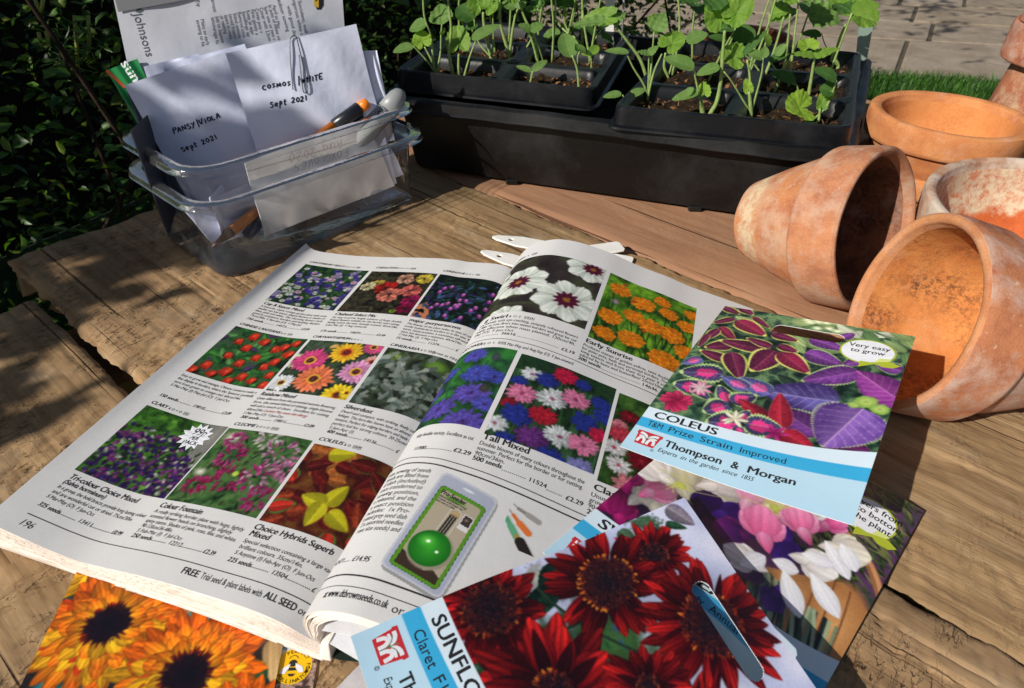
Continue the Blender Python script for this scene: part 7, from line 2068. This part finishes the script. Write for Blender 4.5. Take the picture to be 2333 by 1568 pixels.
N = 0
PL = [
 (cb(478, 582), [dict(s=S(cb, (440, 470, 0), (385, 365, 0)), l=[Lf(cb, (385, 372), (330, 235), 44, 1, 2, 8, .3)]), dict(s=S(cb, (400, 470, -3), (297, 360, -5)), l=[Lf(cb, (297, 358), (138, 402), 25, 0, 0, -5)], r=.8), dict(s=S(cb, (452, 470, 3), (438, 300, 5), (385, 130, 5), (372, -60, 5)), l=[Lf(cb, (400, 190, ), (262, 225), 36, 0, 0, 4)]), dict(s=S(cb, (508, 420, 6), (515, 250, 8), (522, 185, 8)), l=[Lf(cb, (524, 188), (500, 15), 52, 3, 0, 22, .2), Lf(cb, (512, 235), (540, 265), 20, 0, 1)], r=.8)], 'cluster of seedlings in the front left corner cell, its leftmost seed leaf pointing left'),
 (cb(612, 602), [dict(s=S(cb, (575, 420, 0), (592, 220, 0), (562, -40, 0)), l=[Lf(cb, (562, -40), (500, -120), 60, 1, 1)], r=1.2)], 'single tall bare stem rising from the front left cell'),
 (cb(652, 604), [dict(s=S(cb, (650, 500, 0), (652, 420, 0)), l=[Lf(cb, (652, 400), (640, 190), 56, 1, 1, 15, .1)], r=1.2)], 'short hairy seedling with one crumpled pale leaf in the front left cell'),
 (cb(692, 608), [dict(s=S(cb, (735, 450, 0), (790, 305, 0)), l=[Lf(cb, (752, 308), (968, 188), 27, 0, 0, 8)], r=.9)], 'thin seedling in the front left cell with one long seed leaf reaching right'),
 (cb(1207, 650), [dict(s=S(cb, (1215, 600, 0), (1218, 555, 0)), l=[Lf(cb, (1216, 556), (1096, 512), 15, 0, 0, 4), ], r=.8), dict(s=S(cb, (1222, 590, 0), (1232, 548, 0)), l=[Lf(cb, (1226, 552), (1340, 466), 19, 0, 0, 8)], r=.8)], 'tiny seedling with two seed leaves in the middle of the front cells'),
 (cb(1587, 706), [dict(s=S(cb, (1572, 540, 0), (1532, 430, 0)), l=[Lf(cb, (1520, 446), (1470, 248), 44, 0, 0, 20)]), dict(s=S(cb, (1575, 470, 2), (1592, 400, 2)), l=[Lf(cb, (1575, 400), (1560, 338), 10, 0, 3), Lf(cb, (1590, 385), (1702, 432), 15, 0, 3, 3), Lf(cb, (1640, 410), (1560, 345), 16, 0, 0)], r=.7)], 'seedling with one big upright oval leaf near the right end of the left tray'),
 (cb(1683, 528), [dict(s=S(cb, (1682, 440, 0)), l=[Lf(cb, (1688, 428), (1604, 418), 12, 0, 2), Lf(cb, (1680, 420), (1738, 350), 22, 0, 1, 8)], r=.8)], 'short seedling with bright yellow-green round leaves by the right side of the left tray'),
 (cb(905, 452), [dict(s=S(cb, (868, 290, 0), (845, 170, 0), (842, 95, 0)), l=[Lf(cb, (842, 90), (760, -60), 60, 1, 1, 10), Lf(cb, (842, 90), (940, -20), 50, 1, 1, 10)], r=1.6), dict(s=S(cb, (920, 300, 4), (915, 60, 4)), r=.7), dict(s=S(cb, (800, 320, 6), (770, 150, 8)), l=[Lf(cb, (770, 150), (640, 40), 60, 0, 3, 10), Lf(cb, (800, 190), (700, 215), 26, 0, 3)], r=.8)], 'clump of thick stems in the middle left cell under a dark shaded leaf'),
 (cb(1048, 440), [dict(s=S(cb, (1000, 280, 0), (972, 150, 0), (972, -60, 0)), r=1.4), dict(s=S(cb, (1062, 300, 0), (1090, 130, 2), (1112, 70, 2)), l=[Lf(cb, (1095, 62), (985, 15), 30, 0, 0, 4), Lf(cb, (1095, 62), (1150, -40), 40, 0, 0, 4)], r=1.3)], 'pair of strong stems crossing near the middle divider of the left tray'),
 (cb(1262, 472), [dict(s=S(cb, (1225, 330, 0), (1190, 250, 0)), l=[Lf(cb, (1212, 245), (1116, 188), 22, 0, 0), Lf(cb, (1212, 245), (1310, 180), 26, 0, 0, 6), ], r=1.1), dict(s=S(cb, (1240, 300, 5), (1160, 130, 5), (1115, -20, 5)), l=[Lf(cb, (1115, -20), (1040, -90), 60, 1, 1)], r=1.3)], 'stout leaning seedling left of the gap between the two columns of the left tray'),
 (cb(1300, 464), [dict(s=S(cb, (1262, 350, 0), (1205, 255, 0)), r=1.)], 'bare stem leaning beside the stout seedling in the left tray'),
 (cb(1612, 352), [dict(s=S(cb, (1612, 200, 0), (1612, -50, 0)), l=[Lf(cb, (1612, 200), (1500, 235), 26, 3, 3, 6), Lf(cb, (1440, 240), (1298, 300), 26, 0, 0, -4)], r=1.2), dict(s=S(cb, (1450, 215, 20), (1380, 120, 22), (1140, 50, 25)), r=1.), dict(s=S(cb, (1490, 220, 15), (1465, 60, 15)), l=[Lf(cb, (1465, 40), (1360, 0), 30, 0, 3), Lf(cb, (1465, 40), (1560, -20), 34, 0, 3)], r=1.)], 'tall dark stem at the back of the left tray with shaded leaves'),
 (cb(1740, 380), [dict(s=S(cb, (1720, 290, 0)), l=[Lf(cb, (1720, 280), (1640, 205), 18, 0, 3), Lf(cb, (1760, 270), (1860, 330), 20, 0, 3)], r=.7), dict(s=S(cb, (1700, 330, -3), (1790, 190, -3)), l=[Lf(cb, (1780, 200), (1830, 170), 18, 0, 1)], r=.7)], 'thin shaded seedling at the back right of the left tray'),
 (cb(2112, 608), [dict(s=S(cb, (2060, 460, 0), (1960, 320, 0), (1845, 168, 0)), l=[Lf(cb, (1880, 120), (1600, 165), 46, 1, 1, 6, .2), Lf(cb, (1835, 178), (1955, 92), 32, 3, 0, 8), Lf(cb, (1800, 160), (1540, 188), 30, 3, 0, 0)], r=1.3)], 'long leaning seedling whose leaf reaches back over the left tray'),
 (cb(2122, 752), [dict(s=S(cb, (2085, 650, 0), (2010, 530, 0), (1960, 425, 0)), l=[Lf(cb, (1975, 408), (1787, 392), 18, 0, 0, 2)], r=.8), dict(s=S(cb, (2128, 600, 2), (2130, 425, 2)), l=[Lf(cb, (2125, 425), (2210, 350), 18, 3, 0, 4), Lf(cb, (2130, 420), (2030, 402), 16, 3, 0, -2)], r=.8), dict(s=S(cb, (2170, 560, 2), (2232, 420, 2)), l=[Lf(cc, (640, 175), (780, 55), 56, 1, 1, 10, .1)], r=1.), dict(s=S(cb, (2150, 500, 10), (2170, 250, 10)), l=[Lf(cb, (2176, 240), (2255, 85), 44, 3, 0, 10)], r=.8)], 'cluster of four stems at the front left of the right tray'),
 (cb(1955, 816), [dict(s=S(cb, (1950, 780, 0), (1925, 740, 0)), l=[Lf(cb, (1918, 730), (1772, 752), 19, 0, 0)], r=.7), dict(s=S(cb, (1965, 780, 0), (1985, 740, 0)), l=[Lf(cb, (1980, 745), (2108, 690), 20, 0, 0, 3)], r=.7)], 'tiny seedling in the very front left corner of the right tray'),
 (cc(665, 372), [dict(s=S(cc, (640, 300, 0), (650, 200, 0)), r=1.3), dict(s=S(cc, (690, 300, 5), (720, 100, 8), (700, 40, 8)), l=[Lf(cc, (620, 40), (530, -60), 50, 1, 1), Lf(cc, (800, 120), (955, 55), 32, 0, 0, 3)], r=.8)], 'hairy stem in the second row of the right tray'),
 (cc(915, 632), [dict(s=S(cc, (905, 560, 0), (905, 500, 0)), l=[Lf(cc, (930, 520), (920, 405), 30, 1, 2, 8, .4)], r=1.7), dict(s=S(cc, (890, 500, 0), (850, 320, 0)), l=[Lf(cc, (858, 308), (640, 232), 38, 0, 0, 4)], r=.9), dict(s=S(cc, (895, 540, -3), (880, 490, -4)), l=[Lf(cc, (888, 480), (694, 535), 24, 0, 0, -2), Lf(cc, (800, 500), (850, 450), 18, 0, 0, -1)], r=.7)], 'seedling with a broad pointed leaf and a curled crinkled one, right tray front'),
 (cc(975, 628), [dict(s=S(cc, (1015, 560, 0), (1045, 420, 0), (1062, 200, 0), (1075, 40, 0)), l=[Lf(cd, (470, 175), (400, 10), 84, 1, 1, 10, .15), Lf(cd, (480, 130), (640, -10), 62, 1, 1, 8, -.2), Lf(cd, (440, 60), (330, -60), 50, 3, 3, 20)], r=1.5)], 'tallest seedling in the middle of the right tray with glossy crinkled top leaves'),
 (cc(1262, 638), [dict(s=S(cc, (1258, 560, 0), (1250, 480, 0)), l=[Lf(cc, (1252, 490), (1225, 385), 22, 1, 2, 5, .3)], r=1.6), dict(s=S(cc, (1200, 530, -2), (1120, 400, -3), (1068, 335, -3)), l=[Lf(cc, (1038, 295), (872, 355), 27, 0, 0, -2)], r=.7), dict(s=S(cc, (1285, 560, 2), (1340, 350, 2), (1350, 235, 2)), l=[Lf(cc, (1350, 238), (1240, 195), 27, 0, 0, 3), Lf(cc, (1350, 238), (1370, 150), 20, 0, 0, 6)], r=.8), dict(s=S(cc, (1255, 380, 5), (1235, 250, 6)), l=[Lf(cc, (1215, 250), (1040, 190), 64, 1, 1, 4, .15), Lf(cc, (1205, 215), (1378, 35), 18, 0, 3, 6)], r=1.)], 'busy seedling cluster with a large round leaf, front middle of the right tray'),
 (cc(1352, 392), [dict(s=S(cc, (1400, 270, 0), (1450, 120, 0), (1500, -60, 0)), r=1.2), dict(s=S(cc, (1300, 300, 3), (1200, 190, 4), (1195, 130, 4)), l=[Lf(cc, (1210, 132), (1195, -20), 52, 0, 3, 14), Lf(cc, (1100, 110), (960, 80), 20, 0, 3)], r=.7)], 'seedling with one dark oval leaf upright behind the right tray middle'),
 (cc(1440, 462), [dict(s=S(cc, (1500, 300, 0), (1530, 100, 0), (1545, -80, 0)), r=1.1), dict(s=S(cc, (1470, 380, 0), (1400, 260, 0)), l=[Lf(cc, (1390, 260), (1540, 200), 20, 0, 3), Lf(cc, (1400, 150), (1360, 60), 22, 0, 1), Lf(cc, (1440, 220), (1515, 135), 20, 0, 0)], r=.8)], 'two long thin stems rising out of the top of the picture, right tray'),
 (cc(1605, 505), [dict(s=S(cc, (1600, 460, 0), (1582, 418, 0)), l=[Lf(cc, (1590, 410), (1402, 340), 32, 0, 3, 0)], r=.8)], 'low seedling with one dark flat leaf in the right tray'),
 (cc(1680, 482), [dict(s=S(cc, (1700, 360, 0), (1718, 240, 0)), l=[Lf(cc, (1720, 220), (1538, 205), 20, 3, 1, -4), Lf(cc, (1715, 225), (1905, 160), 24, 3, 1, 4), Lf(cc, (1680, 180), (1665, 115), 46, 1, 2, 10, .2)], r=1.4)], 'sturdy seedling with two long horizontal leaves and a yellow-green centre, right tray'),
 (cc(1890, 294), [dict(s=S(cc, (1870, 220, 0), (1900, 100, 0), (1945, -10, 0)), l=[Lf(cd, (1262, 60), (1100, 10), 50, 1, 1, 4, .1), Lf(cd, (1260, 60), (1380, 110), 80, 1, 1, -4, -.1), Lf(cd, (1262, 40), (1330, -80), 60, 1, 1, 8)], r=1.4), dict(s=S(cc, (1840, 250, -3), (1880, 170, -3)), r=1.1), dict(s=S(cc, (1800, 150, 8), (1770, 60, 8)), l=[Lf(cc, (1770, 70), (1625, 60), 22, 0, 3), Lf(cc, (1740, 100), (1680, 95), 10, 0, 3)], r=.6)], 'tall seedling with a big bright two-lobed leaf, right end of the trays'),
 (cc(1662, 712), [dict(s=S(cc, (1665, 660, 0)), l=[Lf(cc, (1700, 600), (1530, 570), 80, 1, 2, -4, .0)], r=1.7), dict(s=S(cc, (1740, 700, 4), (1760, 600, 6)), l=[Lf(cc, (1770, 610), (1780, 480), 28, 1, 1, 8)], r=1.2), dict(s=S(cc, (1745, 650, 6), (1820, 560, 8), (1878, 400, 8)), l=[Lf(cc, (1880, 395), (1715, 310), 34, 0, 3, 2), Lf(cc, (1870, 480), (1760, 440), 50, 0, 3, 6), Lf(cc, (1810, 540), (1840, 470), 20, 0, 1)], r=.8)], 'low seedling with one bright round scalloped leaf in the front right corner cell'),
]
for bs, pt, lb in PL: seedling(bs, pt, lb)
# the back rows, mostly out of the top of the frame
rg = random.Random(5)
cols_ = ('far left', 'left', 'middle', 'right', 'far right')
for ti, (T_, lab) in enumerate(((ct1, 'left'), (ct2, 'right'))):
    for k in range(9):
        fx = .08+.86*(k % 5)/4.5+rg.uniform(-.03, .03); fy = .60 if k < 5 else .86
        B = T_.P(T_.La*fx, T_.Lb*(fy+rg.uniform(-.04, .04)), ZT-.010)
        t = empty('seedling', tuple(B), f'{"slender" if k < 5 else "shaded"} seedling in the {"third" if k < 5 else "last"} row of the {lab} cell tray', 'seedling', 'back row seedlings of the cell trays')
        for j in range(rg.choice((1, 2))):
            h = rg.uniform(.035, .10) if ti == 0 or k < 5 else rg.uniform(.03, .06); tp = B+np.array([rg.uniform(-.015, .015), rg.uniform(-.012, .012), h])
            C_, _ = catmull([B-Z3*.004, B, (B+tp)/2+[rg.uniform(-.005, .005), 0, 0], tp], 12); b = MB(); b.add(*tube(C_, [.0013-.00004*i for i in range(12)], 7)); b.obj('stem', M_stem, t)
            for q_ in range(2):
                a = rg.uniform(0, 6.28); L_ = rg.uniform(.018, .034); kd = rg.choice((0, 0, 1, 3)); e_ = tp+np.array([math.cos(a)*L_, math.sin(a)*L_, rg.uniform(-.004, .012)])
                put('leaf', leafmesh(tp, e_, L_*(.62 if kd == 0 else 1.0), kd), ML[rg.choice((0, 1, 3))], t)
# ------------------------------------------------------------------ garden beyond the table
GZ = -.72
rg = np.random.default_rng(77)
m, n, l, b = newmat('earth'); v = coords(n, l); a = noise(n, l, 8, 6, .7, v); c = ramp(n, l, a.outputs[0], [(.3, (.025, .017, .01)), (.7, (.07, .05, .03))]); l.new(c.outputs[0], b.inputs['Base Color']); b.inputs['Roughness'].default_value = 1
M_earth = m
b_ = MB(); b_.add([(-60, -60, GZ-.03), (60, -60, GZ-.03), (60, 60, GZ-.03), (-60, 60, GZ-.03)], [(0, 1, 2, 3)]); tag(b_.obj('ground', M_earth, None, False), kind='structure')
m, n, l, b = newmat('lawn_soil'); v = coords(n, l); a = noise(n, l, 30, 5, .7, v); c = ramp(n, l, a.outputs[0], [(.3, (.015, .035, .008)), (.7, (.04, .08, .02))]); l.new(c.outputs[0], b.inputs['Base Color']); b.inputs['Roughness'].default_value = 1
EU, EV = _dir(-7), _dir(62)
Lo = np.array([1.8, 3.6, 0])
b_ = MB(); q = [Lo-EU*4+[0, 0, GZ-.012], Lo+EU*12+[0, 0, GZ-.012], Lo+EU*12-EV*6+[0, 0, GZ-.012], Lo-EU*4-EV*6+[0, 0, GZ-.012]]; b_.add(q, [(0, 3, 2, 1)]); tag(b_.obj('lawn', m, None, False), kind='structure')
# grass blades
m, n, l, b = newmat('grass_blade'); at_ = nd(n, 'ShaderNodeAttribute', attribute_name='Col'); l.new(at_.outputs[0], b.inputs['Base Color']); b.inputs['Roughness'].default_value = .55
tl = nd(n, 'ShaderNodeBsdfTranslucent'); l.new(at_.outputs[0], tl.inputs[0]); ms = nd(n, 'ShaderNodeMixShader'); ms.inputs[0].default_value = .4; l.new(b.outputs[0], ms.inputs[1]); l.new(tl.outputs[0], ms.inputs[2]); l.new(ms.outputs[0], n['Material Output'].inputs[0])
M_grass = m
V, F, Cc = [], [], []
for k in range(26000):
    u, w_ = rg.uniform(-.7, 2.2), -abs(rg.normal())*.45+.02
    if w_ < -1.5: continue
    p = Lo+EU*u+EV*w_; p[2] = GZ-.012; h = rg.uniform(.03, .075); a = rg.uniform(0, 6.28); ln = rg.uniform(.1, .7)*h; wd = rg.uniform(.0018, .004)
    d = np.array([math.cos(a), math.sin(a), 0]); s = np.array([-d[1], d[0], 0])*wd; i = len(V)
    V += [p-s, p+s, p+d*ln*.35+[0, 0, h*.6]+s*.7, p+d*ln*.35+[0, 0, h*.6]-s*.7, p+d*ln+[0, 0, h]]
    F += [(i, i+1, i+2, i+3), (i+3, i+2, i+4)]
    c = np.array([(.04, .13, .012), (.07, .20, .02), (.10, .25, .03), (.03, .08, .01)][rg.integers(4)])*(.7+.6*rg.random()); Cc += [c]*5
me = mesh('grass', V, F, False); ca = me.color_attributes.new('Col', 'FLOAT_COLOR', 'POINT'); ca.data.foreach_set('color', np.c_[np.array(Cc), np.ones(len(Cc))].astype(np.float32).reshape(-1))
tag(put('grass', me, M_grass), 'short green grass at the edge of the stone patio', 'grass', kind='stuff')
# patio of stone slabs
m, n, l, b = newmat('stone_slab'); v = coords(n, l); oi = nd(n, 'ShaderNodeAttribute', attribute_name='Col')
a = noise(n, l, 5, 7, .65, v, .5); c = ramp(n, l, a.outputs[0], [(.3, (.21, .16, .11)), (.5, (.31, .245, .175)), (.72, (.39, .315, .235))]).outputs[0]
s = noise(n, l, 60, 4, .7, v); c = mix(n, l, .5, c, ramp(n, l, s.outputs[0], [(.3, (.6, .58, .55)), (.6, (1, 1, 1))]).outputs[0], 'MULTIPLY'); c = mix(n, l, 1., c, oi.outputs[0], 'MULTIPLY')
l.new(c, b.inputs['Base Color']); b.inputs['Roughness'].default_value = .85; bump(n, l, a.outputs[0], .6, .01, b)
M_slab = m
b_ = MB(); w0 = 0
for r_, dpt in enumerate((.95, .56, .62, .9, .6, .9, .7, .9, .8)):
    x = (-2.6, -3.4, -2.9, -3.1, -3.3, -2.8, -3, -2.7, -3)[r_]
    edges = {0: [.10, 1.25], 1: [.02+.2, .42+.52], 2: [.28-.2, 1.0]}.get(r_, [])
    xs = [-3.2]; 
    while xs[-1] < 7.5: xs.append(xs[-1]+rg.choice([.45, .6, .75, .9]))
    if edges: xs = [q_ for q_ in xs if q_ < edges[0]-.35]+edges+[q_ for q_ in xs if q_ > edges[-1]+.4]
    for x0, x1 in zip(xs[:-1], xs[1:]):
        g = .014; t_ = 1+rg.normal()*.09; col = np.array([t_, t_*(1+rg.normal()*.02), t_*(1+rg.normal()*.04)]); z = GZ+rg.normal()*.002
        P = [Lo+EU*a_+EV*c_+[0, 0, z] for a_, c_ in ((x0+g, w0+g), (x1-g, w0+g), (x1-g, w0+dpt-g), (x0+g, w0+dpt-g))]; Q = [p*[1, 1, 0]+[0, 0, GZ-.04]+(p-sum(P)/4)*[.02, .02, 0] for p in P]
        b_.add(P+Q, [(0, 1, 2, 3), (4, 5, 1, 0), (5, 6, 2, 1), (6, 7, 3, 2), (7, 4, 0, 3)], tuple(np.clip(col, 0, 1)))
    w0 += dpt
o = b_.obj('patio', M_slab, None, False); bevel(o, .006, 2); tag(o, kind='structure')
b_ = MB(); q = [Lo-EU*3.2+[0, 0, GZ-.012], Lo+EU*7.6+[0, 0, GZ-.012], Lo+EU*7.6+EV*7+[0, 0, GZ-.012], Lo-EU*3.2+EV*7+[0, 0, GZ-.012]]; b_.add(q, [(0, 1, 2, 3)])
tag(b_.obj('patio_joints', simple('joint_mortar', (.10, .085, .06), .95, .1, .5, 60), None, False), kind='structure')
# glazed pot on the patio
T_G = simple('clay_brown', (.20, .055, .03), .45, .5, .3, 30)
gp = pot('dark brown clay pot of soil standing on the patio behind the seedlings', None, .19, .13, .30, .05, (T_G, T_G, T_G), (.965, 3.12, GZ+.30), seed=9, wall=.02)
lathe('compost', [(.005, .262), (.08, .268), (.165, .260)], M_soil, gp, n=40, wob=.004)

# ---- foliage
def fol_mat(name, cols, tr=.35, rough=.42):
    m, n, l, b = newmat(name); at_ = nd(n, 'ShaderNodeAttribute', attribute_name='Col'); l.new(at_.outputs[0], b.inputs['Base Color']); b.inputs['Roughness'].default_value = rough; b.inputs['Specular IOR Level'].default_value = .5
    tl = nd(n, 'ShaderNodeBsdfTranslucent'); l.new(mix(n, l, 1., at_.outputs[0], (1.1, 1.4, .5), 'MULTIPLY'), tl.inputs[0]); ms = nd(n, 'ShaderNodeMixShader'); ms.inputs[0].default_value = tr; l.new(b.outputs[0], ms.inputs[1]); l.new(tl.outputs[0], ms.inputs[2]); l.new(ms.outputs[0], n['Material Output'].inputs[0])
    return m


M_fol = fol_mat('shrub_leaves', None)


def leaves_obj(name, P, size, cols, parent, seed=0, up=.5, asp=.5):
    """many small folded leaves at points P (n,3)"""
    r = np.random.default_rng(seed); n_ = len(P); P = np.asarray(P, float)
    d = r.normal(size=(n_, 3)); d[:, 2] = d[:, 2]*.5+.0; d /= np.linalg.norm(d, axis=1)[:, None]
    nn = r.normal(size=(n_, 3)); nn[:, 2] += up*3; nn -= d*(nn*d).sum(1)[:, None]; nn /= np.linalg.norm(nn, axis=1)[:, None]; s = np.cross(d, nn)
    L_ = (size[0]+(size[1]-size[0])*r.random(n_)**1.5)[:, None]; W_ = L_*asp*(.8+.4*r.random(n_))[:, None]*.5; fd = nn*W_*.45
    Vv = np.stack([P, P+d*L_*.30+s*W_*.85+fd, P+d*L_*.7+s*W_*.75+fd*.8, P+d*L_-nn*L_*.12, P+d*L_*.7-s*W_*.75+fd*.8, P+d*L_*.30-s*W_*.85+fd, P+d*L_*.35, P+d*L_*.72-nn*L_*.02], 1).reshape(-1, 3)
    k = np.arange(n_)[:, None]*8
    F4 = np.concatenate([k+np.array([[0, 6, 1, 1]])], 0)
    F = []
    base = (np.arange(n_)*8).tolist()
    for i in base: F += [(i, i+1, i+6), (i+6, i+1, i+2, i+7), (i+7, i+2, i+3), (i, i+6, i+5), (i+6, i+7, i+4, i+5), (i+7, i+3, i+4)]
    me = bpy.data.meshes.new(name); me.from_pydata(Vv.tolist(), [], F); me.polygons.foreach_set('use_smooth', [True]*len(me.polygons))
    C = np.array(cols)[r.integers(len(cols), size=n_)]*(.6+.7*r.random((n_, 1))); C = np.repeat(C, 8, 0)
    ca = me.color_attributes.new('Col', 'FLOAT_COLOR', 'POINT'); ca.data.foreach_set('color', np.c_[np.clip(C, 0, 1), np.ones(len(C))].astype(np.float32).reshape(-1))
    return put(name, me, M_fol, parent)


M_twig = simple('twig_bark', (.035, .02, .013), .8, .2, .4, 60); M_gstem = simple('green_cane', (.32, .34, .08), .55, .4, .3, 40)


def hedge_pts(path, depth, z0, ztop, n_, seed, clump=.16):
    r = np.random.default_rng(seed); path = np.array(path, float); seg = np.linalg.norm(np.diff(path, axis=0), axis=1); s = np.r_[0, np.cumsum(seg)]
    nc = max(6, int(n_/60)); cu = r.uniform(0, s[-1], nc); cd_ = np.abs(r.normal(size=nc))*depth*.5; cz = r.uniform(0, 1, nc)
    i = r.integers(nc, size=n_); u = np.clip(cu[i]+r.normal(size=n_)*clump, 0, s[-1]); dd = cd_[i]+r.normal(size=n_)*clump*.5
    x = np.interp(u, s, path[:, 0]); y = np.interp(u, s, path[:, 1]); tx = np.interp(u+.05, s, path[:, 0])-np.interp(u-.05, s, path[:, 0]); ty = np.interp(u+.05, s, path[:, 1])-np.interp(u-.05, s, path[:, 1])
    l_ = np.hypot(tx, ty)+1e-9; nx, ny = -ty/l_, tx/l_
    zt = np.interp(u, s, ztop); z = z0+(zt-z0)*cz[i]+r.normal(size=n_)*clump*.7; z = np.minimum(z, zt+r.random(n_)*.04)
    return np.c_[x+nx*dd, y+ny*dd, z]


GR1 = [(.05, .12, .015), (.08, .17, .02), (.03, .08, .015), (.16, .24, .025), (.08, .14, .04)]
hd = empty('hedge', (-1.1, .7, GZ), 'dark leafy hedge beside the left end of the table with a few sunlit leaves', 'hedge')
path = [(-1.05, -.35), (-.92, .1), (-.80, .55), (-.72, .95), (-.45, 1.45), (.05, 1.85), (.55, 2.25), (.80, 2.75)]
P = hedge_pts(path, .30, GZ, [.0, .05, .22, .32, .36, .36, .30, .25], 17000, 1)
leaves_obj('foliage', P, (.012, .034), GR1, hd, 1, .4, .5)
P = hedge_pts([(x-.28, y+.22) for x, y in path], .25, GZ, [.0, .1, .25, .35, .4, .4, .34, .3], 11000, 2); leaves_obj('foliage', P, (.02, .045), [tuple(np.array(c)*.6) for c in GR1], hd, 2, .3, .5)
b_ = MB(); r = random.Random(9)
for k in range(26):
    u = r.random()*(len(path)-1.01); i = int(u); f = u-i; x = path[i][0]*(1-f)+path[i+1][0]*f; y = path[i][1]*(1-f)+path[i+1][1]*f
    p0 = Vector((x-.12*r.random(), y+.12*r.random(), GZ)); p1 = p0+Vector((r.gauss(0, .16), r.gauss(0, .16), r.uniform(.5, .95))); C_, _ = catmull([p0, (p0+p1)/2+Vector((r.gauss(0, .05), r.gauss(0, .05), 0)), p1], 12); b_.add(*tube(C_, [.006-.0003*i_ for i_ in range(12)], 6))
b_.obj('stems', M_twig, hd)
for (x0, y0, x1, y1, Y) in ((512, 0, 515, 40, .9), (170, 42, 178, 165, 1.15), (200, 32, 204, 100, 1.15), (78, 0, 90, 25, 1.1), (98, 0, 92, 28, 1.1), (88, 80, 95, 106, 1.1), (106, 78, 110, 100, 1.1)):
    b_ = MB(); b_.add(*tube([atY(x0, y0-6, Y), atY((x0+x1)/2+1, (y0+y1)/2, Y), atY(x1, y1, Y)], .0030, 7)); b_.obj('cane', M_gstem, hd)

# feathery sprig round the cane
V = []; rr = np.random.default_rng(4)
for k in range(150):
    t = rr.random(); c0 = atY(172+6*t, 50+110*t, 1.14); a = rr.uniform(0, 6.28); V.append(c0+np.array([math.cos(a), math.sin(a), rr.normal()*.5])*rr.uniform(.01, .05))
leaves_obj('foliage', V, (.012, .03), [(.12, .20, .05), (.08, .15, .04)], hd, 5, .3, .14)
# dark sheet added behind the hedge, so no gap shows the open ground
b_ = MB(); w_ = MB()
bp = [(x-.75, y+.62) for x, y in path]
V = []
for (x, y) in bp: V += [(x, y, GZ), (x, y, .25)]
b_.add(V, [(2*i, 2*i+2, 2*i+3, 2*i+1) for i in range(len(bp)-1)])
fw_ = b_.obj('hedge_backing', simple('dark_backing', (.018, .014, .010), .9, .1, .4, 20), None, False); solidify(fw_, .03); tag(fw_, 'dark backing sheet added behind the hedge to close its gaps', 'backing')


def spray(name, label, cat, cen, parts, size, cols, seed, stem_to=None):
    t = empty(name, (cen[0], cen[1], GZ), label, cat)
    leaves_obj('foliage', parts, size, cols, t, seed, .5, .6)
    if stem_to:
        b_ = MB()
        for a_, c_ in stem_to: C_, _ = catmull([a_, (np.array(a_)+np.array(c_))/2+[.03, -.02, .06], c_], 12); b_.add(*tube(C_, [.010-.0006*i_ for i_ in range(12)], 7))
        b_.obj('branches', M_twig, t)
    return t


def PQ(p, q_, z): return np.array([p*-.629+q_*.777, p*.777+q_*.629, z])


r = np.random.default_rng(21)
# unseen shrub added up-sun of the hedge: it keeps the hedge dark
P = []
for k in range(5200): P.append(PQ(r.uniform(.80, 2.3), -1.15+r.normal()*.16, r.uniform(.05, 2.3)))
P = np.array(P); k = vnoise(64, 64, 9, 5, 3); ii = np.clip(((P[:, 0]+3)/3*63).astype(int), 0, 63); jj = np.clip((P[:, 2]/2.4*63).astype(int), 0, 63); P = P[(k[ii, jj] > .42) & ((P[:, 2] > .5) | (np.arange(len(P)) % 5 < 2))]
spray('shade_shrub', 'leafy shrub added unseen left of the picture to shade the hedge', 'shrub', PQ(1.3, -1.15, 0), P, (.05, .10), GR1, 31, [(PQ(a, -1.15, GZ), PQ(a+.1, -1.1, 1.6)) for a in (.95, 1.3, 1.7, 2.1)])
# loose overhanging sprigs: bands of soft shade on the left boards and the envelopes
P = []
for (p, z, sp, sz, nn_) in ((.505, .545, .16, .012, 80), (.60, .60, .10, .016, 80), (.425, .50, .07, .010, 26), (.56, .74, .05, .02, 44), (.64, .70, .06, .03, 60), (.545, .655, .05, .014, 34), (.70, .56, .05, .05, 80)):
    for k in range(nn_): P.append(PQ(p+r.normal()*.012, -.95+r.normal()*.12, z+r.normal()*sz) if sp < .06 else PQ(p+r.normal()*sp*.22, -.95+r.normal()*.07, z+r.normal()*sz))
spray('overhanging_branch', 'leafy branch hanging beside the table, left of the picture', 'branch', PQ(.8, -.95, 0), P, (.03, .06), GR1, 32, [(PQ(.95, -.97, .45), PQ(.42, -.95, .50)), (PQ(.95, -.97, .6), PQ(.5, -.93, .66)), (PQ(.95, -1.0, -.70), PQ(.95, -.97, .6))])
# canopy above the patio
P = []
for k in range(74):
    c = PQ(r.uniform(.3, 3.0), r.uniform(1.0, 3.6), r.uniform(1.5, 2.2)); m_ = int(r.integers(4, 14))
    for j in range(m_): P.append(c+r.normal(size=3)*.06)
spray('tree', 'tree with open leafy crown over the patio, above the picture', 'tree', PQ(3.3, 1.6, 0), P, (.05, .10), GR1, 33, [(PQ(3.3, 1.6, GZ), PQ(2.2, 1.9, 1.9)), (PQ(3.0, 1.7, 1.6), PQ(.8, 2.4, 1.8)), (PQ(3.0, 1.7, 1.7), PQ(1.5, 3.2, 2.0))])

# ------------------------------------------------------------------ crisp cut edges on every thin sheet
for o in sc.objects:
    if o.type == 'MESH' and any(m_.type == 'SOLIDIFY' for m_ in o.modifiers):
        e = o.modifiers.new('edges', 'EDGE_SPLIT'); e.split_angle = R(38)
